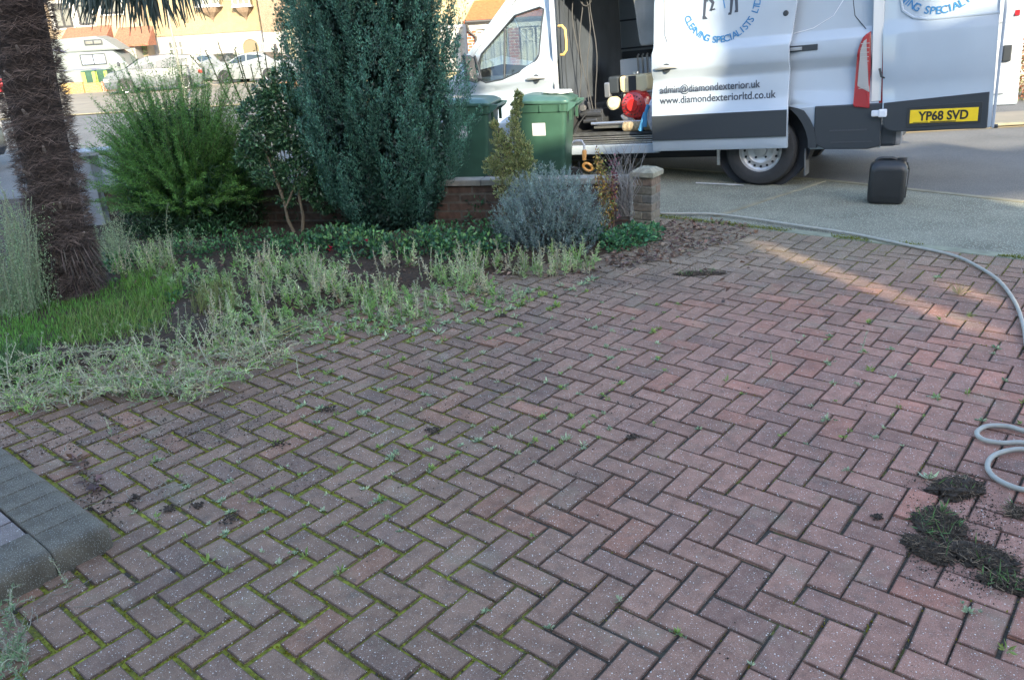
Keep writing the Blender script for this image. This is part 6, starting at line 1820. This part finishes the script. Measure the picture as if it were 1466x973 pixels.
def blades(mb, spots, h, w_, base, lean=.35, per=1):
    for x, y in spots:
        z0 = bedz(x, y)
        for k in range(per):
            hh = h * random.uniform(.5, 1.2); a = random.uniform(0, 2 * pi); l = lean * random.random() * hh * 1.4
            p0 = np.array([x + random.gauss(0, .012), y + random.gauss(0, .012), z0]); p1 = p0 + [l * .35 * cos(a), l * .35 * sin(a), hh * .6]; p2 = p0 + [l * cos(a), l * sin(a), hh * random.uniform(.75, 1.0)]
            s = np.array([-sin(a + .6), cos(a + .6), 0]) * w_ * random.uniform(.6, 1.2); b = len(mb.v)
            mb.v += [tuple(p0 - s), tuple(p0 + s), tuple(p1 + s * .8), tuple(p1 - s * .8), tuple(p2)]
            c = tuple(np.clip(np.array(base) * random.uniform(.6, 1.4) + np.array([random.uniform(0, .03), 0, 0]), 0, 1))
            mb.f += [(b, b + 1, b + 2, b + 3), (b + 3, b + 2, b + 4)]; mb.c += [c, c]; mb.mi += [0, 0]
mb = MB()
blades(mb, in_poly([(40, 432), (150, 420), (240, 395), (262, 430), (240, 470), (150, 500), (60, 510), (0, 520), (0, 470)], 3600), .038, .0022, (.10, .27, .045), per=2)
blades(mb, in_poly([(170, 405), (260, 400), (270, 440), (200, 455)], 330), .09, .0022, (.13, .28, .05), lean=.8, per=2)
blades(mb, in_poly([(90, 470), (240, 440), (245, 490), (100, 515)], 600), .085, .0018, (.16, .25, .06), lean=.9, per=2)
blades(mb, in_poly([(285, 430), (340, 425), (345, 460), (280, 470)], 170), .16, .0018, (.16, .20, .06), lean=.7, per=2)
blades(mb, in_poly([(0, 520), (60, 510), (40, 555), (0, 560)], 250), .09, .002, (.05, .15, .04), lean=.6, per=2)
o = mb.build('grass', LEAF, kind='stuff', recalc=False); props(o, 'bright green grass around the foot of the palm', 'grass')

def stalk(mb, ms_, x, y, z0, h, lean, ang, base, leafL=.035, nleaf=20, tip=True):
    """upright weed: stem, narrow leaves, a fluffy head"""
    e = np.array([cos(ang) * lean * h, sin(ang) * lean * h, h * math.sqrt(max(.05, 1 - lean * lean))]); s0_ = np.array([x, y, z0])
    t = np.linspace(0, 1, nleaf)[:, None]; bow = np.array([cos(ang + 1.5), sin(ang + 1.5), 0]) * .05 * h
    C = s0_ + e * t + bow * np.sin(t * pi)
    if lean > .8: C[:, 2] = z0 + .02 + .03 * np.sin(t[:, 0] * 3) + h * .15 * t[:, 0]
    ms_.tube([tuple(p) for p in C[::max(1, nleaf // 4)]], .0016 + .003 * h * .5, 4, tuple(np.array([.42, .40, .30]) * random.uniform(.5, 1.2)), cap=False)
    P = np.repeat(C, 2, 0); n = len(P); sz = np.repeat(1.15 - .65 * t[:, 0], 2)
    D = rdir(n, .55) + e / np.linalg.norm(e) * .4
    mb.leaves(P, D, leafL * sz * rng.uniform(.6, 1.2, n), leafL * .20 * sz * rng.uniform(.7, 1.3, n), jit(base, n, .22), bend=.1)
    if tip:
        m_ = 12; P = C[-1] + rdir(m_) * .006; mb.leaves(P, rdir(m_, .9), rng.uniform(.006, .014, m_), .003, jit((.34, .33, .25), m_, .2))
SG = (.36, .47, .26)
mb = MB(); ms_ = MB()
regs = [([(370, 395), (700, 385), (690, 410), (560, 430), (440, 455), (380, 440)], 190, .05, .23, .5), ([(250, 375), (400, 385), (400, 440), (300, 450), (255, 420)], 85, .06, .24, .5),
        ([(300, 450), (440, 450), (420, 500), (300, 520)], 60, .05, .17, .6), ([(640, 380), (860, 370), (850, 395), (700, 405)], 70, .05, .19, .5), ([(500, 425), (700, 400), (720, 440), (540, 470)], 60, .07, .17, .4),
        ([(140, 370), (260, 380), (250, 400), (150, 410)], 50, .12, .25, .3)]
SGS = [(.44, .54, .28), (.50, .50, .30), (.28, .46, .12), (.52, .47, .30), (.36, .52, .20), (.22, .36, .12)]
for poly, n, h0, h1, le in regs:
    for x, y in in_poly(poly, int(n * 1.9)):
        if vnoise(x, y, 2.6, 51) * .6 + vnoise(x, y, 7, 52) * .4 < .50: continue
        z0 = bedz(x, y); SG = random.choice(SGS)
        stalk(mb, ms_, x, y, z0, random.uniform(h0, h1), random.uniform(0, le), random.uniform(0, 2 * pi), np.array(SG) * random.uniform(.75, 1.2) + np.array([0, random.uniform(-.03, .03), 0]), leafL=random.uniform(.022, .045), nleaf=random.randint(14, 24), tip=random.random() < .7)
for poly, n in (([(370, 430), (560, 425), (700, 400), (760, 430), (640, 470), (430, 500), (300, 500)], 150), ([(200, 390), (500, 385), (500, 420), (260, 440)], 120)):
    for x, y in in_poly(poly, n):
        stalk(mb, ms_, x, y, bedz(x, y), random.uniform(.04, .09), random.uniform(0, .6), random.uniform(0, 6.3), np.array(random.choice([(.27, .42, .16), (.20, .36, .10), (.34, .44, .24)])) * random.uniform(.7, 1.3), leafL=random.uniform(.03, .055), nleaf=12, tip=False)
# flattened tangle in front
SG = (.34, .44, .26)
for x, y in in_poly([(0, 545), (120, 520), (250, 500), (400, 495), (435, 520), (330, 560), (270, 588), (150, 575), (60, 598), (0, 600)], 380):
    z0 = max(.012, bedz(x, y)); le = random.choice([.3, .6, .85, .95, .95])
    stalk(mb, ms_, x, y, z0, random.uniform(.10, .30), le, random.uniform(-1.2, 1.2) + (pi if random.random() < .5 else 0), np.array(random.choice(SGS)) * random.uniform(.7, 1.25), leafL=random.uniform(.018, .035), nleaf=random.randint(14, 24))
for x, y in in_poly([(0, 885), (25, 880), (45, 973), (0, 990)], 22):
    stalk(mb, ms_, x, y, .012, random.uniform(.05, .12), random.uniform(.2, .95), random.uniform(0, 6.3), np.array((.22, .32, .17)), leafL=.025, nleaf=14)
o = mb.build('weeds', LEAF, kind='stuff', recalc=False); props(o, 'silvery green weeds standing and lying along the edge of the paving', 'weeds')
o = ms_.build('weed_stems', STEMM, kind='stuff', recalc=False); props(o, 'pale thin stems of the silvery weeds', 'weeds')

# dry stems and roots lying about
mb = MB()
for poly, n in (([(0, 590), (250, 600), (300, 680), (100, 680), (0, 640)], 26), ([(100, 640), (330, 610), (300, 720), (130, 740)], 30), ([(0, 850), (110, 800), (120, 880), (0, 940)], 16), ([(250, 500), (560, 440), (500, 560), (300, 600)], 30), ([(560, 440), (900, 390), (850, 560), (600, 600)], 22)):
    for x, y in in_poly(poly, n):
        a = random.uniform(0, 2 * pi); l = random.uniform(.04, .16); z = .014
        p = [np.array([x, y, z])]
        for j in range(4): a += random.gauss(0, .5); p.append(p[-1] + np.array([cos(a) * l / 4, sin(a) * l / 4, random.uniform(-.002, .006)]))
        mb.tube([tuple(q) for q in p], .0012, 4, tuple(np.array([.24, .22, .17]) * random.uniform(.5, 1.3)), cap=False)
o = mb.build('dry_stems', STEMM, kind='stuff', recalc=False); props(o, 'thin dry stems and roots scattered over the paving', 'debris')

# soil crumbs and dirt on the paving
mb = MB()
def crumb(x, y, s, z=.012):
    global mb
    b = len(mb.v); c = np.array([x, y, z + s * .25])
    for d in ((1, 0, 0), (0, 1, 0), (-1, 0, 0), (0, -1, 0), (0, 0, .8), (0, 0, -.8)): mb.v.append(tuple(c + np.array(d) * s * .5 * random.uniform(.6, 1.3)))
    col = tuple(np.array([.045, .033, .024]) * random.uniform(.5, 1.6))
    for f in ((0, 1, 4), (1, 2, 4), (2, 3, 4), (3, 0, 4), (1, 0, 5), (2, 1, 5), (3, 2, 5), (0, 3, 5)): mb.f.append(tuple(b + i for i in f)); mb.c.append(col); mb.mi.append(0)
for poly, n, s0_, s1_ in (([(1280, 690), (1330, 660), (1420, 690), (1466, 740), (1466, 870), (1420, 870), (1300, 830)], 900, .0015, .006), ([(1300, 690), (1400, 680), (1440, 760), (1466, 850), (1400, 850), (1290, 810)], 900, .003, .009), ([(0, 600), (260, 590), (450, 530), (480, 560), (330, 640), (200, 640), (0, 660)], 1100, .002, .010),
                          ([(180, 620), (460, 600), (480, 700), (200, 740)], 700, .002, .007), ([(440, 520), (700, 420), (900, 400), (900, 480), (640, 620), (460, 620)], 1000, .002, .008), ([(560, 400), (900, 385), (940, 345), (1060, 340), (1000, 400), (700, 440)], 900, .003, .010),
                          ([(100, 640), (160, 700), (180, 760), (130, 740)], 200, .003, .012), ([(900, 420), (1466, 420), (1466, 973), (500, 973)], 350, .001, .004)):
    for x, y in in_poly(poly, n): crumb(x, y, random.uniform(s0_, s1_))
# dirt lying along the joints
for k in range(5200):
    x, y = (random.uniform(-2.0, .6), random.uniform(2.6, 5.2)) if k % 3 else (random.uniform(-1.4, 2.6), random.uniform(1.6, 5.2))
    if vnoise(x, y, 2.2, 77) * .6 + vnoise(x, y, 8, 78) * .4 < (.52 if k % 3 else .62): continue
    q = np.array([x, y]) - LO; u = q @ LA / UN; v = q @ LB / UN
    if random.random() < .5: u = round(u)
    else: v = round(v)
    g_ = lat(u + random.gauss(0, .09), v + random.gauss(0, .09)); crumb(g_[0], g_[1], random.uniform(.002, .009))
for cx_, cy_, r_ in ((193, 718, .035), (284, 728, .03), (330, 748, .045), (243, 733, .03), (470, 590, .04), (905, 630, .03), (1255, 745, .02), (620, 620, .05), (400, 640, .05), (720, 455, .04)):
    gx_, gy_ = gnd(cx_, cy_)
    for k in range(60): crumb(gx_ + random.gauss(0, r_ * .4), gy_ + random.gauss(0, r_ * .4), random.uniform(.004, .014), .012 + random.random() * .006)
o = mb.build('soil_crumbs', mat('crumb', attr=True, rough=.95), kind='stuff', recalc=False); props(o, 'dark crumbs of soil scattered over the paving', 'soil')

# ---- clods of soil pulled up with the weeds
SOILD = mat('clod_soil', (.045, .031, .021), .95, var=(50, .7), bump=(90, 1.0, .012))
def clod(label, px_, py_, rx, ry, h, ngr, rot):
    global mb
    x, y = gnd(px_, py_); h *= .68
    o = thing('soil_clod', label, 'soil clod', (x, y, .008), rot, 'clods of dug up soil and weeds at the right')
    bm = bmesh.new(); bmesh.ops.create_icosphere(bm, subdivisions=5, radius=1.0)
    for v in bm.verts:
        n_ = .0
        for f_, am in ((2.3, .16), (5.1, .14), (11, .12), (23, .10), (40, .06)):
            n_ += am * sin(v.co.x * f_ + rot * 7 + 1.3 * f_) * cos(v.co.y * f_ * 1.1 + rot * 3) * cos(v.co.z * f_ * .9 + f_)
        v.co *= 1 + n_ * 1.5; v.co.x *= rx; v.co.y *= ry; v.co.z = max(-.002, v.co.z * h)
    me = bpy.data.meshes.new('clod'); bm.to_mesh(me); bm.free(); me.polygons.foreach_set('use_smooth', [True] * len(me.polygons)); me.materials.append(SOILD)
    b_ = bpy.data.objects.new('clod', me); COL.objects.link(b_); b_.parent = o
    mb = MB()
    for k in range(300):
        a = random.uniform(0, 2 * pi); r = math.sqrt(random.random()) * 1.08; p = [np.array([r * rx * cos(a), r * ry * sin(a), h * math.sqrt(max(0, 1 - r * r)) * .9 + .004])]; b = random.uniform(0, 6.3); l = random.uniform(.012, .05)
        for j in range(3): b += random.gauss(0, .7); p.append(p[-1] + np.array([cos(b) * l / 3, sin(b) * l / 3, random.uniform(-.006, .007)]))
        mb.tube([tuple(q) for q in p], random.uniform(.0005, .0011), 3, tuple(np.array([.095, .068, .045]) * random.choice([.4, .6, .8, 1, 1.3, 3.0])), cap=False)
    mb.build('roots', STEMM, o, recalc=False)
    mb = MB()
    for k in range(420):
        a = random.uniform(0, 2 * pi); q = math.sqrt(random.random()) * 1.15
        crumb(q * rx * cos(a), q * ry * sin(a), random.uniform(.003, .013), h * math.sqrt(max(0, 1 - q * q)) * random.uniform(.75, 1.05))
    mb.build('crumbs', bpy.data.materials['crumb'], o, recalc=False)
    if ngr:
        mb = MB()
        for k in range(ngr):
            a = random.uniform(0, 2 * pi); q = random.random() ** .5
            P = np.array([[q * rx * cos(a), q * ry * sin(a), h * .5]]); mb.leaves(np.repeat(P, 3, 0), rdir(3, .6), rng.uniform(.02, .06, 3), .004, jit((.09, .17, .05), 3, .3))
        mb.build('leaves', LEAF, o, recalc=False)
clod('largest dark soil clod just below the hose loops, rooty and loose', 1368, 704, .10, .065, .048, 6, .3)
clod('weedy soil clod with green leaves below the largest clod', 1345, 755, .10, .075, .026, 38, 1.2)
clod('flat crumbly soil clod at the left of the pile', 1325, 790, .08, .045, .030, 3, 2.0)
clod('loose rooty soil clod lowest in the pile', 1400, 800, .105, .06, .026, 8, -.5)
clod('small soil clod at the right edge beside the lower hose loop', 1452, 738, .03, .018, .014, 2, .9)
clod('dark soil clod cut by the right edge at the end of the pile', 1450, 842, .085, .035, .025, 25, -.6)
clod('strip of soil and crushed weeds beside the leaf litter', 1000, 394, .15, .045, .016, 30, -.1)

# ---- fallen leaves
mb = MB(); 
for poly, n in (([(905, 335), (960, 316), (1060, 322), (1085, 340), (1010, 360), (960, 372), (890, 388), (860, 380)], 900), ([(100, 645), (140, 690), (150, 720), (110, 690)], 40), ([(640, 385), (860, 375), (860, 398), (660, 405)], 160), ([(150, 400), (620, 370), (620, 420), (330, 470), (200, 470)], 420), ([(300, 470), (560, 420), (600, 450), (400, 520)], 40), ([(840, 380), (1100, 350), (1100, 440), (860, 440)], 40)):
    for x, y in in_poly(poly, n):
        P = np.array([[x, y, max(.014, bedz(x, y)) + random.random() * .02]]); d = rdir(1); d[0, 2] *= .3; Nn = np.array([[random.gauss(0, .5), random.gauss(0, .5), 1]])
        s = random.uniform(.02, .05); base = random.choice([(.14, .075, .045), (.20, .12, .08), (.09, .05, .035), (.26, .19, .14), (.12, .07, .06)])
        mb.leaves(P, d, np.array([s]), np.array([s * .6]), jit(base, 1, .2), N=Nn, bend=random.uniform(-.2, .3))
o = mb.build('fallen_leaves', LEAF, kind='stuff', recalc=False); props(o, 'brown fallen leaves heaped beside the brick pillar', 'leaves')

# ---- small weeds rooted in the joints, each its own object
def rosette(k):
    mb = MB(); n = random.randint(9, 18); a = rng.uniform(0, 2 * pi, n); el = rng.uniform(.15, 1.2, n)
    D = np.stack([np.cos(a) * np.cos(el), np.sin(a) * np.cos(el), np.sin(el)], 1); L_ = rng.uniform(.012, .028, n)
    mb.leaves(np.zeros((n, 3)) + D * .003, D, L_, L_ * .34, jit((.36, .42, .26) if k % 3 else (.26, .36, .10), n, .2), bend=.1)
    if k % 2:
        c = rng.normal(0, .018, (3, 3)); c[:, 2] = .004
        for q in c:
            m_ = 6; a = rng.uniform(0, 6.3, m_); D = np.stack([np.cos(a), np.sin(a), np.full(m_, .6)], 1); mb.leaves(np.tile(q, (m_, 1)), D, .012, .005, jit((.2, .29, .16), m_, .2), bend=.1)
    me = mb.build('small_weed', LEAF, recalc=False); return me
protos = [rosette(k) for k in range(7)]
WG = 'small weeds rooted in the joints of the paving'
spots = [(1245, 534, 1.0, 'bright star-shaped weed in the paving right of the middle'), (1182, 604, 1.1, 'pale green rosette weed on the red blocks below the star-shaped weed'), (888, 863, .8, 'tiny weed low in the middle foreground'), (970, 911, .8, 'tiny weed at the bottom right of centre'),
         (1075, 956, .7, None), (788, 902, .6, None), (1345, 460, .9, None), (1040, 548, .8, None), (1212, 676, .7, None), (1225, 552, .6, None), (1196, 578, .6, None), (1142, 494, .6, None), (1188, 484, .7, None), (1268, 345, .6, None), (438, 800, 1.0, None), (540, 720, .9, None), (462, 735, .8, None), (762, 770, .5, None),
         (1330, 690, 1.5, 'green leafy weed at the upper left of the soil clods'), (1405, 605, .9, None), (1460, 610, .9, None), (1440, 935, 1.0, None), (1385, 880, 1.0, None), (1300, 525, .6, None), (1062, 567, .7, None), (1150, 485, .6, None), (695, 880, .6, None), (935, 610, .8, None), (870, 575, .7, None), (640, 465, 1.7, None), (728, 478, 1.3, None), (745, 470, 1.2, None), (655, 465, 1.4, None), (536, 460, 2.0, 'tallest pale weed tuft standing in the paving left of centre'), (590, 492, 1.2, None), (635, 490, 1.2, None), (690, 420, 2.2, 'large pale weed tuft on the paving beside the weed border'), (682, 465, 1.6, None), (850, 600, .8, None), (835, 640, .9, None), (660, 640, .8, None), (565, 545, .9, None), (635, 535, .9, None), (545, 562, 1.0, None)]
for poly, n in (([(450, 470), (700, 405), (860, 400), (800, 440), (620, 490), (480, 510)], 70), ([(430, 500), (900, 400), (1000, 430), (900, 640), (620, 700), (380, 680)], 170), ([(180, 640), (560, 620), (620, 760), (420, 860), (220, 820)], 50), ([(900, 420), (1350, 380), (1450, 560), (1200, 640), (950, 620)], 22), ([(1150, 500), (1460, 500), (1460, 700), (1250, 680)], 10)):
    for x, y in in_poly(poly, n):
        # nearest joint: snap to the block grid
        q = np.array([x, y]) - LO; u = round(float(q @ LA) / UN); v = round(float(q @ LB) / UN)
        g_ = lat(u, v + random.uniform(-.3, .3)); spots.append((g_[0], g_[1], random.uniform(.45, 1.05) * (1.7 if n == 70 else 1), 'W'))
for i, (x, y, s, lb_) in enumerate(spots):
    if lb_ != 'W': x, y = gnd(x, y)
    pr = protos[i % 7]
    o = pr if i < 7 else pr.copy()
    if i >= 7: COL.objects.link(o)
    o.location = (x, y, .010); o.rotation_euler = (0, 0, random.uniform(0, 6.3)); s *= random.uniform(.9, 1.15); o.scale = (s, s, s * random.uniform(.8, 1.4))
    props(o, lb_ if lb_ not in (None, 'W') else 'tiny pale green weed growing from a joint between the paving blocks', 'weed', WG)
# taller single seedlings
for px_, py_, h, lb_ in ((1233, 508, .11, 'thin upright weed seedling standing alone on the right of the paving'), (1103, 525, .08, 'very thin pale seedling right of the middle of the paving'), (100, 845, .13, 'spindly weed leaning against the front kerb blocks'), (160, 625, .10, 'thin silvery weed on the paving above the kerb step'), (432, 548, .13, 'thin seeding weed at the right end of the flattened tangle')):
    x, y = gnd(px_, py_); o = thing('seedling', lb_, 'weed', (x, y, .01)); mb = MB(); ms_ = MB(); stalk(mb, ms_, 0, 0, 0, h, .15, random.uniform(0, 6), SG, leafL=.018, nleaf=18)
    mb.build('leaves', LEAF, o, recalc=False); ms_.build('stem', STEMM, o, recalc=False)
x, y = gnd(1372, 424); o = thing('grass_tuft', 'dry straw coloured grass tuft near the hose in the sun streak', 'grass tuft', (x, y, .01)); mb = MB()
n = 46; D = rdir(n, 1.2); D[:, 2] = abs(D[:, 2]); mb.leaves(np.zeros((n, 3)), D, rng.uniform(.05, .11, n), .003, jit((.32, .27, .14), n, .2)); mb.build('blades', LEAF, o, recalc=False)
x, y = gnd(1388, 455); o = thing('grass_tuft', 'small yellow-green grass tuft below the dry straw tuft', 'grass tuft', (x, y, .01)); mb = MB()
n = 40; D = rdir(n, .6); D[:, 2] = abs(D[:, 2]); mb.leaves(np.zeros((n, 3)), D, rng.uniform(.02, .045, n), .003, jit((.25, .28, .08), n, .2)); mb.build('blades', LEAF, o, recalc=False)
# yellowed palm leaf strip lying by the weeds
p0, p1 = gnd(372, 502), gnd(425, 486); mb = MB()
for k in range(5): mb.leaves(np.array([[p0[0], p0[1], .03 + .006 * k]]), np.array([[p1[0] - p0[0], p1[1] - p0[1] + .02 * (k - 2), .03]]), np.array([.34]), np.array([.018]), jit([(.40, .30, .09), (.05, .045, .04)][k % 2], 1, .1), N=np.array([[0, 0.2, 1.]]))
o = mb.build('palm_leaf', LEAF, recalc=False); props(o, 'fallen yellow and black palm leaflet lying by the weeds', 'leaf')

# ---- hedge at the right edge beyond the van
hg = thing('hedge', 'sunlit reddish brown hedge at the right edge behind the van doors', 'hedge', (at(1475, 100, 13.5)[0], 13.5, -.05))
mb = MB(); n = 9000; P = rng.uniform(-1, 1, (n, 3)); P[:, 0] = P[:, 0] * .9 + .35; P[:, 1] *= .45; P[:, 2] = (P[:, 2] * .5 + .5) * 1.35
mb.leaves(P, rdir(n, .2), rng.uniform(.03, .06, n), rng.uniform(.02, .035, n), np.where(rng.random((n, 1)) < .6, jit((.24, .10, .06), n, .3), jit((.12, .14, .05), n, .3)))
mb.build('foliage', LEAF, hg, recalc=False)
mb = MB()
for k in range(5): mb.tube([(-.4 + k * .4, 0, -.1), (-.4 + k * .4, 0, 1.0)], .02, 6, (.1, .07, .05))
mb.build('stem', BARK, hg)
